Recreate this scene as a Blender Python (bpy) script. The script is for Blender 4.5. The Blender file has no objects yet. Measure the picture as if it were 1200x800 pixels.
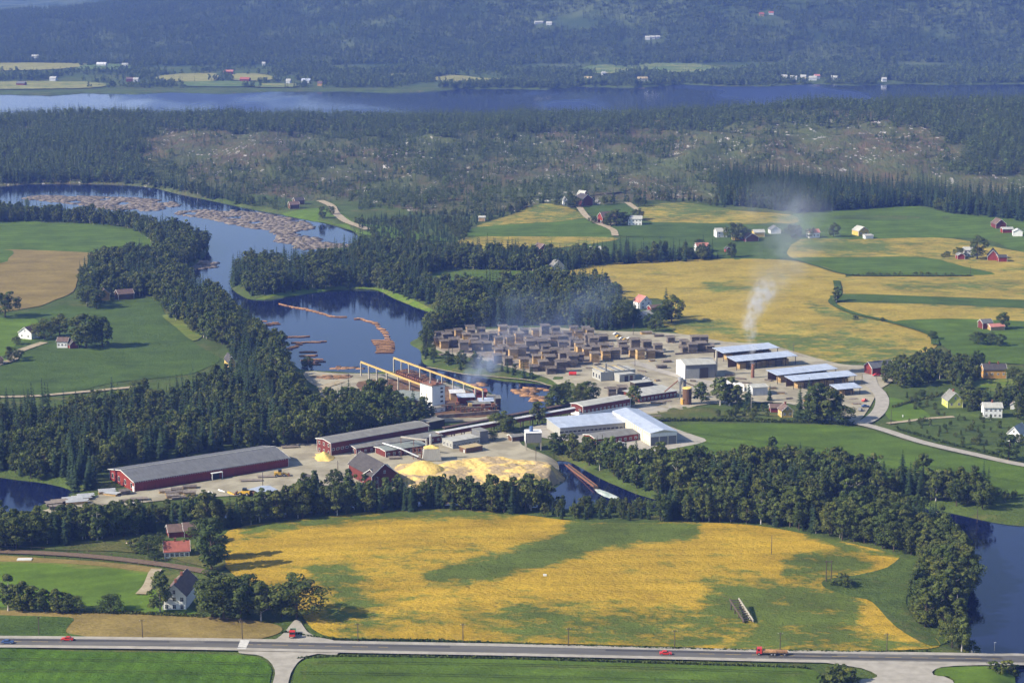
import bpy, math, random
import numpy as np
from mathutils import Vector, geometry
rnd = random.Random(7); rs = np.random.RandomState(11)
S = bpy.context.scene
COL = S.collection
# ---------------------------------------------------------------- camera, world, sun, exposure
CAM_H, FPX, PITCH = 252.0, 2400.0, math.radians(10.99)
cam = bpy.data.objects.new('camera', bpy.data.cameras.new('camera')); COL.objects.link(cam)
cam.location = (0, 0, CAM_H); cam.rotation_euler = (math.pi/2 - PITCH, 0, 0)
cam.data.sensor_width = 36; cam.data.lens = FPX/1200*36
cam.data.clip_start = 5; cam.data.clip_end = 40000
S.camera = cam
SUN_EL, SUN_AZ = math.radians(34), math.radians(252)       # azimuth clockwise from +Y: the sun stands left of the view
W = bpy.data.worlds.new('World'); S.world = W; W.use_nodes = True
nt = W.node_tree; nt.nodes.clear()
sk = nt.nodes.new('ShaderNodeTexSky'); sk.sky_type = 'NISHITA'; sk.sun_disc = False
sk.sun_elevation = SUN_EL; sk.sun_rotation = SUN_AZ; sk.air_density = 1.0; sk.dust_density = 0.6; sk.ozone_density = 1.2
bg = nt.nodes.new('ShaderNodeBackground'); bg.inputs[1].default_value = 0.095
wo = nt.nodes.new('ShaderNodeOutputWorld')
nt.links.new(sk.outputs[0], bg.inputs[0]); nt.links.new(bg.outputs[0], wo.inputs[0])
sun = bpy.data.objects.new('sun', bpy.data.lights.new('sun', 'SUN')); COL.objects.link(sun)
sun.data.energy = 5.0; sun.data.angle = math.radians(0.5); sun.data.color = (1.0, 0.90, 0.74)
sdir = Vector((math.sin(SUN_AZ)*math.cos(SUN_EL), math.cos(SUN_AZ)*math.cos(SUN_EL), math.sin(SUN_EL)))
sun.rotation_euler = (-sdir).to_track_quat('-Z', 'Y').to_euler(); sun.location = (0, 0, 900)
S.view_settings.view_transform = 'Standard'; S.view_settings.look = 'None'
S.view_settings.exposure = 0.80; S.view_settings.gamma = 1.0; S.view_settings.use_curve_mapping = False
S.cycles.use_adaptive_sampling = True; S.cycles.adaptive_threshold = .04; S.cycles.volume_step_rate = 3; S.cycles.volume_max_steps = 96
S.cycles.max_bounces = 5; S.cycles.diffuse_bounces = 2; S.cycles.glossy_bounces = 3; S.cycles.volume_bounces = 1
S.cycles.transparent_max_bounces = 8; S.cycles.use_denoising = True
try: S.cycles.denoising_prefilter = 'ACCURATE'
except Exception: pass

# ---------------------------------------------------------------- helpers: tagging, meshes
def tag(o, label=None, cat=None, group=None, kind=None):
    if label: o['label'] = label
    if cat: o['category'] = cat
    if group: o['group'] = group
    if kind: o['kind'] = kind
    return o
def empty(name, loc=(0, 0, 0), rz=0.0):
    o = bpy.data.objects.new(name, None); COL.objects.link(o)
    o.location = loc; o.rotation_euler = (0, 0, rz); o.empty_display_size = .5
    return o
def link(name, me, parent=None, loc=None, rz=None):
    o = bpy.data.objects.new(name, me); COL.objects.link(o)
    if parent: o.parent = parent
    if loc is not None: o.location = loc
    if rz is not None: o.rotation_euler = (0, 0, rz)
    return o
def mesh_np(name, V, F, mats, midx=None, smooth=False):
    """mesh from numpy verts (n,3) and an (m,k) array or list of faces"""
    me = bpy.data.meshes.new(name)
    V = np.asarray(V, np.float32)
    if isinstance(F, np.ndarray):
        k = F.shape[1]; m = F.shape[0]
        me.vertices.add(len(V)); me.vertices.foreach_set('co', V.ravel())
        me.loops.add(m*k); me.loops.foreach_set('vertex_index', F.astype(np.int32).ravel())
        me.polygons.add(m); me.polygons.foreach_set('loop_start', np.arange(0, m*k, k, dtype=np.int32))
        try: me.polygons.foreach_set('loop_total', np.full(m, k, np.int32))
        except Exception: pass
        me.update(calc_edges=True)
    else:
        me.from_pydata([tuple(v) for v in V.tolist()], [], F); me.update()
    for mm in (mats if isinstance(mats, (list, tuple)) else [mats]): me.materials.append(mm)
    if midx is not None: me.polygons.foreach_set('material_index', np.asarray(midx, np.int32))
    if smooth: me.polygons.foreach_set('use_smooth', np.ones(len(me.polygons), bool))
    return me
class MB:
    """collects shapes that become ONE mesh"""
    def __init__(s): s.v = []; s.f = []; s.m = []
    def add(s, V, F, m=0):
        n = len(s.v); s.v += [tuple(p) for p in V]; s.f += [tuple(i+n for i in f) for f in F]; s.m += [m]*len(F); return s
    def box(s, x0, x1, y0, y1, z0, z1, m=0, rz=0.0, c=None):
        V = [(x, y, z) for z in (z0, z1) for y in (y0, y1) for x in (x0, x1)]
        if rz:
            cx, cy = c if c else ((x0+x1)/2, (y0+y1)/2); ca, sa = math.cos(rz), math.sin(rz)
            V = [(cx+(x-cx)*ca-(y-cy)*sa, cy+(x-cx)*sa+(y-cy)*ca, z) for x, y, z in V]
        return s.add(V, [(0,2,3,1), (4,5,7,6), (0,1,5,4), (2,6,7,3), (0,4,6,2), (1,3,7,5)], m)
    def prism(s, poly, axis, a0, a1, m=0):
        """extrude a 2-D polygon. axis x: poly in (y,z); axis y: poly in (x,z); axis z: poly in (x,y)"""
        n = len(poly); V = []
        for a in (a0, a1):
            for p, q in poly: V.append((a, p, q) if axis == 'x' else (p, a, q) if axis == 'y' else (p, q, a))
        F = [tuple(range(n))[::-1], tuple(range(n, 2*n))] + [(i, (i+1) % n, (i+1) % n+n, i+n) for i in range(n)]
        return s.add(V, F, m)
    def tube(s, p, q, r0, r1=None, n=6, m=0):
        r1 = r0 if r1 is None else r1
        p, q = Vector(p), Vector(q); d = (q-p).normalized()
        a = d.orthogonal().normalized(); b = d.cross(a); V = []
        for c, r in ((p, r0), (q, r1)):
            for i in range(n):
                t = 2*math.pi*i/n; V.append(c + a*(r*math.cos(t)) + b*(r*math.sin(t)))
        F = [tuple(range(n))[::-1], tuple(range(n, 2*n))] + [(i, (i+1) % n, (i+1) % n+n, i+n) for i in range(n)]
        return s.add(V, F, m)
    def bar(s, p, q, w, h, m=0):
        """rectangular bar between two points, height h vertical"""
        p, q = Vector(p), Vector(q); d = q-p; l = Vector((-d.y, d.x, 0))
        l = l.normalized()*(w/2) if l.length > 1e-6 else Vector((w/2, 0, 0)); u = Vector((0, 0, h/2))
        V = [p-l-u, p+l-u, p+l+u, p-l+u, q-l-u, q+l-u, q+l+u, q-l+u]
        return s.add(V, [(0,1,2,3), (7,6,5,4), (0,4,5,1), (1,5,6,2), (2,6,7,3), (3,7,4,0)], m)
    def mesh(s, name, mats): 
        me = bpy.data.meshes.new(name); me.from_pydata(s.v, [], s.f)
        for mm in (mats if isinstance(mats, (list, tuple)) else [mats]): me.materials.append(mm)
        me.polygons.foreach_set('material_index', np.asarray(s.m, np.int32)); me.update(); return me
    def build(s, name, mats, parent=None, loc=None, rz=None): return link(name, s.mesh(name, mats), parent, loc, rz)
def children_of(o): return [c for c in list(COL.objects) if c.parent == o]
def copy_tree(o, parent=None, kids=None):
    c = o.copy(); COL.objects.link(c)
    if parent is not None: c.parent = parent
    for ch, sub in (kids if kids is not None else kid_tree(o)): copy_tree(ch, c, sub)
    return c
def kid_tree(o): return [(c, kid_tree(c)) for c in o.children]

# ---------------------------------------------------------------- materials
MATS = {}
def N(nt, t, **kw):
    n = nt.nodes.new(t)
    for k, v in kw.items(): setattr(n, k, v)
    return n
def noise(nt, vec, scale, detail=3.0, rough=.55):
    n = N(nt, 'ShaderNodeTexNoise'); n.inputs['Scale'].default_value = scale; n.inputs['Detail'].default_value = detail
    n.inputs['Roughness'].default_value = rough; nt.links.new(vec, n.inputs['Vector']); return n.outputs['Fac']
def ramp(nt, fac, stops):
    r = N(nt, 'ShaderNodeValToRGB'); e = r.color_ramp.elements
    while len(e) < len(stops): e.new(.5)
    for el, (p, c) in zip(e, stops):
        el.position = p; el.color = (c, c, c, 1) if isinstance(c, (int, float)) else (*c, 1)
    nt.links.new(fac, r.inputs[0]); return r.outputs[0]
def mixc(nt, fac, a, b, mode='MIX'):
    m = N(nt, 'ShaderNodeMix', data_type='RGBA', blend_type=mode)
    for s, v in ((m.inputs[0], fac), (m.inputs[6], a), (m.inputs[7], b)):
        if hasattr(v, 'links') or isinstance(v, bpy.types.NodeSocket): nt.links.new(v, s)
        elif isinstance(v, (int, float)): s.default_value = v
        else: s.default_value = (*v, 1)
    return m.outputs[2]
def math_(nt, op, a, b=None):
    m = N(nt, 'ShaderNodeMath', operation=op)
    for s, v in ((m.inputs[0], a), (m.inputs[1], b)):
        if v is None: continue
        if isinstance(v, bpy.types.NodeSocket): nt.links.new(v, s)
        else: s.default_value = v
    return m.outputs[0]
def newmat(name):
    m = bpy.data.materials.new(name); m.use_nodes = True; nt = m.node_tree; nt.nodes.clear()
    out = N(nt, 'ShaderNodeOutputMaterial'); p = N(nt, 'ShaderNodeBsdfPrincipled'); nt.links.new(p.outputs[0], out.inputs[0])
    tc = N(nt, 'ShaderNodeTexCoord'); MATS[name] = m
    return m, nt, p, tc.outputs['Object']
def bump(nt, p, h, dist=.1, strength=1.0):
    b = N(nt, 'ShaderNodeBump'); b.inputs['Distance'].default_value = dist; b.inputs['Strength'].default_value = strength
    nt.links.new(h, b.inputs['Height']); nt.links.new(b.outputs[0], p.inputs['Normal'])
def mat(name, c1, c2=None, scale=1.0, rough=.8, bd=0.0, spec=.3, metal=0.0, rand=.0, stops=(.35, .65), stretch=None):
    """two-tone noisy surface; rand varies brightness per object"""
    if name in MATS: return MATS[name]
    m, nt, p, oc = newmat(name)
    if stretch:
        mp = N(nt, 'ShaderNodeMapping'); mp.inputs['Scale'].default_value = stretch; nt.links.new(oc, mp.inputs[0]); oc = mp.outputs[0]
    c2 = c2 or tuple(x*.75 for x in c1)
    n = noise(nt, oc, scale, 4); f = ramp(nt, n, [(stops[0], 0.0), (stops[1], 1.0)])
    col = mixc(nt, f, c1, c2)
    if rand:
        oi = N(nt, 'ShaderNodeObjectInfo'); r = math_(nt, 'MULTIPLY_ADD', oi.outputs['Random'], rand)
        nt.nodes[-1].inputs[2].default_value = 1-rand/2
        col = mixc(nt, 1.0, col, r, 'MULTIPLY')
    nt.links.new(col, p.inputs['Base Color']); p.inputs['Roughness'].default_value = rough
    p.inputs['Specular IOR Level'].default_value = spec; p.inputs['Metallic'].default_value = metal
    if bd: bump(nt, p, noise(nt, oc, scale*4, 3), bd)
    return m
def field_mat(name, green, green2, gold, gold2, bias=0.0, speck=.5, rows=None, rowamp=.25, bd=.35, speck_col=(.10, .065, .02), fine=.55):
    """crop: attribute 'ripe' (0 green .. 1 gold) broken up by noise, lodged specks, sowing rows"""
    m, nt, p, oc = newmat(name)
    mp = N(nt, 'ShaderNodeMapping'); mp.inputs['Scale'].default_value = (.7, 1.0, 1); nt.links.new(oc, mp.inputs[0]); o2 = mp.outputs[0]
    at = N(nt, 'ShaderNodeAttribute', attribute_name='ripe')
    big = noise(nt, o2, .022, 5, .6); med = noise(nt, o2, .14, 4, .65); fin = noise(nt, o2, fine, 3, .7); fin2 = noise(nt, o2, fine*3.1, 2, .7)
    t = math_(nt, 'ADD', at.outputs['Fac'], bias)
    t = math_(nt, 'ADD', t, math_(nt, 'MULTIPLY', math_(nt, 'SUBTRACT', big, .5), .9))
    t = math_(nt, 'ADD', t, math_(nt, 'MULTIPLY', math_(nt, 'SUBTRACT', med, .5), 1.15))
    t = math_(nt, 'ADD', t, math_(nt, 'MULTIPLY', math_(nt, 'SUBTRACT', fin, .5), .5))
    t = ramp(nt, t, [(.36, 0.0), (.64, 1.0)])
    g = mixc(nt, ramp(nt, med, [(.35, 0.0), (.65, 1.0)]), green, green2)
    y = mixc(nt, ramp(nt, fin, [(.32, 0.0), (.66, 1.0)]), gold, gold2)
    col = mixc(nt, t, g, y)
    if speck:
        vis = ramp(nt, noise(nt, o2, .035, 3, .6), [(.40, 0.0), (.62, 1.0)])
        sp = ramp(nt, fin, [(.30, 1.0), (.42, 0.0)])
        sp = math_(nt, 'MULTIPLY', sp, vis); sp = math_(nt, 'MULTIPLY', sp, speck)
        col = mixc(nt, sp, col, speck_col)
    if rows:
        ang, wl = rows
        mp2 = N(nt, 'ShaderNodeMapping'); mp2.inputs['Rotation'].default_value = (0, 0, math.radians(ang)); nt.links.new(oc, mp2.inputs[0])
        w = N(nt, 'ShaderNodeTexWave'); w.inputs['Scale'].default_value = 6.2832/wl/20*1.0; w.inputs['Distortion'].default_value = 1.2
        w.inputs['Detail'].default_value = 2; nt.links.new(mp2.outputs[0], w.inputs['Vector'])
        col = mixc(nt, math_(nt, 'MULTIPLY', w.outputs['Fac'], rowamp), col, tuple(x*.5 for x in green))
    col = mixc(nt, ramp(nt, fin2, [(.3, .42), (.7, 0.0)]), col, tuple(x*.42 for x in green2))
    col = mixc(nt, 1.0, col, ramp(nt, noise(nt, o2, .05, 4, .6), [(.3, .72), (.7, 1.18)]), 'MULTIPLY')
    nt.links.new(col, p.inputs['Base Color']); p.inputs['Roughness'].default_value = .9; p.inputs['Specular IOR Level'].default_value = .1
    h = math_(nt, 'ADD', fin, math_(nt, 'MULTIPLY', fin2, .35)); h = math_(nt, 'ADD', h, math_(nt, 'MULTIPLY', med, .8)); bump(nt, p, h, bd*1.9)
    return m
def leaf_mat(name, c1, c2, c3):
    m, nt, p, oc = newmat(name)
    oi = N(nt, 'ShaderNodeObjectInfo'); geo = N(nt, 'ShaderNodeNewGeometry')
    col = mixc(nt, oi.outputs['Random'], c1, c2)
    n = noise(nt, oc, .55, 3); col = mixc(nt, ramp(nt, n, [(.38, 0.0), (.66, 1.0)]), col, c3)
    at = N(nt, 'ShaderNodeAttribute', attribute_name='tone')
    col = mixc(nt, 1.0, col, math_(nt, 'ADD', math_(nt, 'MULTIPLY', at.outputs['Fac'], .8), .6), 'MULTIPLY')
    nt.links.new(col, p.inputs['Base Color']); p.inputs['Roughness'].default_value = .75; p.inputs['Specular IOR Level'].default_value = .18
    tr = N(nt, 'ShaderNodeBsdfTranslucent'); nt.links.new(mixc(nt, .4, col, (.10, .16, .02)), tr.inputs[0])
    ms = N(nt, 'ShaderNodeMixShader'); ms.inputs[0].default_value = .22
    nt.links.new(p.outputs[0], ms.inputs[1]); nt.links.new(tr.outputs[0], ms.inputs[2])
    out = [x for x in nt.nodes if x.type == 'OUTPUT_MATERIAL'][0]; nt.links.new(ms.outputs[0], out.inputs[0])
    return m

# ---------------------------------------------------------------- land form (numpy): a fan of cells that grow with distance
CAMV = np.array([0, 0, CAM_H]); cP, sP = math.cos(PITCH), math.sin(PITCH)
def rays(px, py):
    px = np.asarray(px, float); py = np.asarray(py, float)
    a = (px-600)/FPX; b = (400-py)/FPX
    return np.stack([a, cP + b*sP, -sP + b*cP], -1)
def on_plane(px, py, z=0.0):
    d = rays(px, py); t = (CAM_H - z)/(-d[..., 2]); return CAMV + d*t[..., None]
def project(x, y, z):
    dz = z-CAM_H; dep = y*cP - dz*sP; up = y*sP + dz*cP
    return 600 + FPX*x/dep, 400 - FPX*up/dep
def inside(poly, x, y):
    poly = np.asarray(poly, float); c = np.zeros(np.shape(x), bool); n = len(poly)
    for i in range(n):
        x1, y1 = poly[i]; x2, y2 = poly[(i+1) % n]
        if y1 == y2: continue
        k = ((y1 > y) != (y2 > y)) & (x < (x2-x1)*(y-y1)/(y2-y1)+x1); c ^= k
    return c
def catmull(pts, n=4, closed=True):
    P_ = np.asarray(pts, float); m = len(P_); out = []
    for i in range(m if closed else m-1):
        if closed: a, b, c, d = P_[(i-1) % m], P_[i], P_[(i+1) % m], P_[(i+2) % m]
        else: a, b, c, d = P_[max(i-1, 0)], P_[i], P_[i+1], P_[min(i+2, m-1)]
        for k in range(n):
            t = k/n; out.append(.5*((2*b)+(-a+c)*t+(2*a-5*b+4*c-d)*t*t+(-a+3*b-3*c+d)*t**3))
    if not closed: out.append(P_[-1])
    return np.array(out)
def poly_sd(poly, x, y):
    """signed distance, positive outside"""
    poly = np.asarray(poly, float); d2 = np.full(np.shape(x), 1e18); n = len(poly)
    for i in range(n):
        ax, ay = poly[i]; bx, by = poly[(i+1) % n]; ex, ey = bx-ax, by-ay; L = ex*ex+ey*ey+1e-9
        t = np.clip(((x-ax)*ex+(y-ay)*ey)/L, 0, 1); dx = x-ax-ex*t; dy = y-ay-ey*t
        np.minimum(d2, dx*dx+dy*dy, out=d2)
    d = np.sqrt(d2); return np.where(inside(poly, x, y), -d, d)
def sm(x, a, b):
    t = np.clip((x-a)/(b-a), 0, 1); return t*t*(3-2*t)
_ph = rs.rand(40, 3)*6.28; _an = rs.rand(40)*6.28
def wob(x, y, wl, k0=0, n=6):
    o = 0
    for i in range(n):
        a = _an[(k0+i) % 40]; w = wl*(.7+.6*((i*37 % 11)/11)); o = o + np.sin((x*math.cos(a)+y*math.sin(a))*6.283/w+_ph[(k0+i) % 40, 0])
    return o/n*1.6
RIVER = [(-120,219),(0,218),(32,216),(110,216),(170,219),(205,227),(240,234),(292,245),(325,251),(352,256),(372,260),(395,266),(414,272),(418,280),(413,290),(385,293),(362,297),(348,304),(330,308),(305,302),(290,309),(274,318),(268,328),(270,338),(280,346),(292,351),(312,351),(327,350),(355,345),(387,341),(437,340),(460,350),(490,362),(510,368),(514,380),(504,391),(486,397),(478,403),(491,411),(494,426),(520,434),(560,441),(590,447),(640,451),(652,459),(648,473),(628,482),(600,487),(583,487),(581,463),(560,455),(535,450),(505,442),(480,437),(461,436),(425,438),(390,436),(358,434),(345,425),(330,410),(312,396),(300,383),(285,374),(266,362),(252,350),(234,338),(218,329),(212,319),(228,313),(240,302),(246,292),(240,282),(215,272),(190,262),(150,254),(110,249),(60,246),(0,240),(-120,240)]
LOWER = [(-60,560),(20,563),(62,569),(84,577),(66,585),(44,592),(32,600),(34,606),(60,609),(150,608),(250,603),(350,594),(450,589),(540,586),(600,584),(640,577),(662,565),(660,552),(652,541),(664,541),(680,549),(700,560),(720,569),(760,584),(830,595),(900,603),(980,600),(1040,596),(1080,596),(1120,603),(1160,612),(1200,617),(1300,625),(1300,768),(1143,767),(1134,740),(1138,700),(1147,682),(1137,660),(1122,640),(1112,622),(1060,606),(1000,606),(900,606),(800,599),(700,597),(640,596),(600,592),(540,592),(450,595),(400,599),(250,608),(100,615),(20,621),(-60,630)]
CORNER = [(1190,782),(1320,780),(1320,850),(1196,850)]
def far_pt(px, row, z=0): return tuple(on_plane(px, row, z)[:2])
def px_poly(p, n=3): 
    q = catmull(p, n); w = on_plane(q[:, 0], q[:, 1]); return w[:, :2]
WATER = [px_poly(RIVER), px_poly(LOWER), px_poly(CORNER, 1)]
LAKE = np.array([far_pt(a, b) for a, b in [(-500,113),(0,110.5),(60,112),(100,109),(160,111),(200,108.5),(260,110.5),(320,107.5),(400,107),(460,109),(500,107.5),(540,104.5),(600,104),(640,105.5),(680,101.5),(740,103),(770,101),(800,99),(850,101.5),(900,101.5),(960,98.5),(1000,100.5),(1060,98),(1100,99.5),(1200,98.5),(1700,97)]] + [(1500, 3010), (-1500, 3010)])
WATER.append(LAKE)
NU, NV = 600, 760
US = np.sign(np.linspace(-1, 1, NU))*np.abs(np.linspace(-1, 1, NU))**1.15*.46
VS = np.linspace(math.log(430), math.log(13000), NV)
YG = np.exp(VS)[:, None]*np.ones((1, NU)); XG = YG*US[None, :]
def make_height(x, y):
    sd = np.full(x.shape, 1e9)
    for i, p in enumerate(WATER):
        lo, hi = p[:, 1].min()-260, p[:, 1].max()+260
        rows = np.where((y[:, 0] > lo) & (y[:, 0] < hi))[0]
        if len(rows) == 0: continue
        r0, r1 = rows[0], rows[-1]+1
        d = poly_sd(p, x[r0:r1], y[r0:r1]) if i < 3 else poly_sd(p, x[r0:r1], y[r0:r1])
        sd[r0:r1] = np.minimum(sd[r0:r1], d)
    u = x/y
    rel = 0.9*wob(x, y, 330, 0) + .5*wob(x, y, 130, 7)*(y < 2200)
    c = on_plane(640, 690); rel += 5.0*np.exp(-(((x-c[0])/150)**2+((y-c[1]-60)/110)**2))
    c = on_plane(650, 245); rel += 9.0*np.exp(-(((x-c[0])/120)**2+((y-c[1])/110)**2))
    c = on_plane(1010, 262); rel += 5.0*np.exp(-(((x-c[0])/260)**2+((y-c[1])/120)**2))
    c = on_plane(1020, 360); rel += 3.0*np.exp(-(((x-c[0])/160)**2+((y-c[1])/120)**2))
    hill = (13+22*sm(u, .0, .2)+6*wob(x, y, 420, 13)+3.5*wob(x, y, 170, 20)+1.2*wob(x, y, 70, 27))*sm(y, 2060, 2700)*(1-sm(y, 2760, 3000))
    lump = (2.4*wob(x, y, 110, 3)+1.4*wob(x, y, 48, 9))*sm(y, 1950, 2200)*(1-sm(y, 2850, 3000))
    crest = 60+48*sm(u, -.26, -.115)+260*sm(u, -.13, .10)
    foot = 4230 + 120*wob(u*4000, y*0, 1500, 5)
    t = np.clip((y-foot)/2300, 0, 1)**.92
    m_right = crest*np.minimum(1, t*1.0)
    m_left = crest*sm(y, foot-150, 5400)*(1-.5*sm(y, 5500, 6500))
    k = sm(u, -.13, .02)
    mnt = m_left*(1-k)+np.maximum(np.minimum(m_left, 330), 330*t+20*sm(y, foot-100, foot+300))*k
    mnt = mnt + (9*wob(x, y, 600, 2)+5*wob(x, y, 260, 15))*sm(y, foot, foot+400)
    farr = (190+30*wob(x, y, 3500, 11))*(1-sm(u, -.14, -.02))*sm(y, 8500, 11500)
    far_plain = 5*sm(y, 3700, 4200)
    rel2 = rel*(y < 3500)+rel*0.4*(y >= 3500)
    z = 2.6 + (np.maximum(rel2, -1.2) + hill + lump)*sm(sd, 8, 120) + (mnt+far_plain)*sm(sd, 0, 60) + farr
    bank = sm(sd, -7, 10)
    return np.where(sd > 1e8, z, -2.2 + (z+2.2)*bank), sd
HG, SDG = make_height(XG, YG)
def h_at(x, y, G=None):
    G = HG if G is None else G
    x = np.asarray(x, float); y = np.asarray(y, float)
    v = np.clip((np.log(np.maximum(y, 431))-VS[0])/(VS[1]-VS[0]), 0, NV-1.001); u = np.clip(x/np.maximum(y, 1), -.459, .459)
    uu = np.sign(u)*(np.abs(u)/.46)**(1/1.15); uu = np.clip((uu+1)/2*(NU-1), 0, NU-1.001)
    i = v.astype(int); j = uu.astype(int); a = v-i; b = uu-j
    return (G[i, j]*(1-a)*(1-b)+G[i+1, j]*a*(1-b)+G[i, j+1]*(1-a)*b+G[i+1, j+1]*a*b)
def P(px, py):
    """pixel(s) of the photograph -> point on the land surface"""
    d = rays(px, py); z = np.zeros(np.shape(np.asarray(px, float)))
    for k in range(14):
        t = (CAM_H-z)/(-d[..., 2]); q = CAMV+d*t[..., None]; zn = np.maximum(h_at(q[..., 0], q[..., 1]), 0); z = z*.4+zn*.6
    far = (np.asarray(py) < 92) & np.ones(z.shape, bool)
    if far.any():          # steep far slopes: walk along each sight line to the first crossing
        q = q.reshape(-1, 3); dd = d.reshape(-1, 3); ts = np.linspace(3500, 12500, 900)
        for i in np.where(far.reshape(-1))[0]:
            w = CAMV+dd[i]*ts[:, None]; k = int(np.argmax(w[:, 2] < h_at(w[:, 0], w[:, 1]))); q[i] = w[k]
        q = q.reshape(d.shape)
    q[..., 2] = h_at(q[..., 0], q[..., 1]); return q
def PV(px, py): return Vector(P(float(px), float(py)).tolist())
def ang2(v): return math.atan2(v[1], v[0])
def mpp(py, z=0): 
    q = on_plane(600, py, z); return (q[1]*cP+(CAM_H-z)*sP)/FPX      # metres per pixel at that row

# ---------------------------------------------------------------- land, water
M_low = field_mat('rough_grass', (.095, .135, .028), (.060, .095, .020), (.18, .17, .05), (.13, .13, .04), bias=.05, speck=.35, speck_col=(.05, .045, .02), bd=.5)
def heath_mat():
    m, nt, p, oc = newmat('heath_ground')
    mp = N(nt, 'ShaderNodeMapping'); mp.inputs['Scale'].default_value = (1, .35, 1); nt.links.new(oc, mp.inputs[0]); o = mp.outputs[0]
    a = noise(nt, o, .011, 5, .6); b = noise(nt, o, .06, 5, .65); c = noise(nt, o, .16, 4, .7)
    col = mixc(nt, ramp(nt, b, [(.36, 0.0), (.62, 1.0)]), (.120, .085, .048), (.078, .084, .032))
    col = mixc(nt, ramp(nt, a, [(.44, 0.0), (.56, .8)]), col, (.085, .108, .034))
    col = mixc(nt, ramp(nt, c, [(.48, 0.0), (.60, .65)]), col, (.065, .088, .028))
    d = noise(nt, o, .105, 6, .72); rk = math_(nt, 'MULTIPLY', ramp(nt, d, [(.60, 0.0), (.63, 1.0)]), ramp(nt, noise(nt, o, .012, 3), [(.42, 0.0), (.56, 1.0)]))
    col = mixc(nt, rk, col, (.46, .43, .40))
    nt.links.new(col, p.inputs['Base Color']); p.inputs['Roughness'].default_value = .95; p.inputs['Specular IOR Level'].default_value = .1
    bump(nt, p, math_(nt, 'ADD', b, c), 3.0); return m
M_heath = heath_mat()
M_mtn = mat('forest_floor', (.045, .070, .026), (.095, .120, .045), .007, .95, 0, .05, stops=(.42, .6))
def build_land():
    V = np.stack([XG, YG, HG], -1).reshape(-1, 3)
    idx = np.arange(NV*NU).reshape(NV, NU)
    F = np.stack([idx[:-1, :-1], idx[:-1, 1:], idx[1:, 1:], idx[1:, :-1]], -1).reshape(-1, 4)
    yc = YG[:-1, :-1]; xc = XG[:-1, :-1]; ppx, ppy = project(xc, yc, HG[:-1, :-1])
    lim = 233 + 22*np.clip((ppx-350)/200, 0, 1) - 20*np.clip((ppx-560)/200, 0, 1) + 6*wob(xc, yc, 150, 4)
    mi = np.where((ppy < lim) & (yc > 1800) & (yc < 3050), 1, 0); mi = np.where(yc > 4150, 2, mi)
    mi = np.where((yc > 3500) & (yc <= 4150) , 0, mi)
    me = mesh_np('ground', V, F, [M_low, M_heath, M_mtn], mi.ravel(), True)
    at = me.attributes.new('ripe', 'FLOAT', 'POINT'); at.data.foreach_set('value', np.full(len(V), .3, np.float32))
    tag(link('ground', me), 'valley floor, heath hills and forested mountains', kind='structure')
build_land()
# low land outside the fan, out to the horizon, below everything else
mb = MB(); mb.box(-6300, 6300, -3000, 13200, -3.2, -3.0)
tag(mb.build('distant_ground', M_mtn), kind='structure')
def water_mat(name, base, rough, bd, sc, streak=None):
    m, nt, p, oc = newmat(name)
    mp = N(nt, 'ShaderNodeMapping'); mp.inputs['Scale'].default_value = (1, .3, 1); nt.links.new(oc, mp.inputs[0])
    nt.links.new(mixc(nt, noise(nt, mp.outputs[0], .02, 3), base, tuple(x*.7 for x in base)), p.inputs['Base Color'])
    p.inputs['IOR'].default_value = 1.33; p.inputs['Specular IOR Level'].default_value = .5
    if streak:
        s = ramp(nt, noise(nt, mp.outputs[0], streak, 3, .5), [(.50, rough), (.58, .34)]); nt.links.new(s, p.inputs['Roughness'])
    else: p.inputs['Roughness'].default_value = rough; p.inputs['Specular IOR Level'].default_value = .45
    bump(nt, p, noise(nt, oc, sc, 3), bd); return m
M_river = water_mat('river_water', (.006, .010, .045), .05, .03, .5)
M_lake = water_mat('lake_water', (.014, .020, .075), .06, .04, .25, streak=.0030)
def water_sheet(name, x0, x1, y0, y1, m, nx=8, ny=8):
    U, Y = np.meshgrid(np.linspace(x0, x1, nx), np.linspace(y0, y1, ny)); X = U*Y; V = np.stack([X, Y, X*0], -1).reshape(-1, 3)
    idx = np.arange(nx*ny).reshape(ny, nx); F = np.stack([idx[:-1, :-1], idx[:-1, 1:], idx[1:, 1:], idx[1:, :-1]], -1).reshape(-1, 4)
    return tag(link(name, mesh_np(name, V, F, m)), kind='structure')
tag(water_sheet('river', -.45, .45, 600, 2600, M_river), 'winding blue river with ponds and a lower reach')
tag(water_sheet('lake', -.45, .45, 2900, 3950, M_lake), 'wide blue lake under the far mountain')

# ---------------------------------------------------------------- draped sheets: fields, yards, roads
def lattice(wp, step):
    lo, hi = wp[:, 1].min(), wp[:, 1].max(); K = CAM_H*FPX
    inv = np.arange(1/hi, 1/lo, step*1.6/K); ys = 1/inv; ul, uh = (wp[:, 0]/wp[:, 1]).min(), (wp[:, 0]/wp[:, 1]).max()
    us = np.arange(ul, uh, step/FPX); U, Y = np.meshgrid(us, ys); X = U*Y
    X = X+(rs.rand(*X.shape)-.5)*step/FPX*Y*.3
    sel = poly_sd(wp, X.ravel(), Y.ravel()); sc = Y.ravel()*step/FPX*.5
    k = sel < -sc; return np.stack([X.ravel()[k], Y.ravel()[k]], -1)
def ripe_values(x, y, z, base, patches):
    px, py = project(x, y, z); r = np.full(len(x), float(base))
    for poly, val, soft in patches:
        d = poly_sd(catmull(poly, 3), px, py); w = 1-sm(d, -soft, soft); r = r*(1-w)+val*w
    return r
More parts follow.
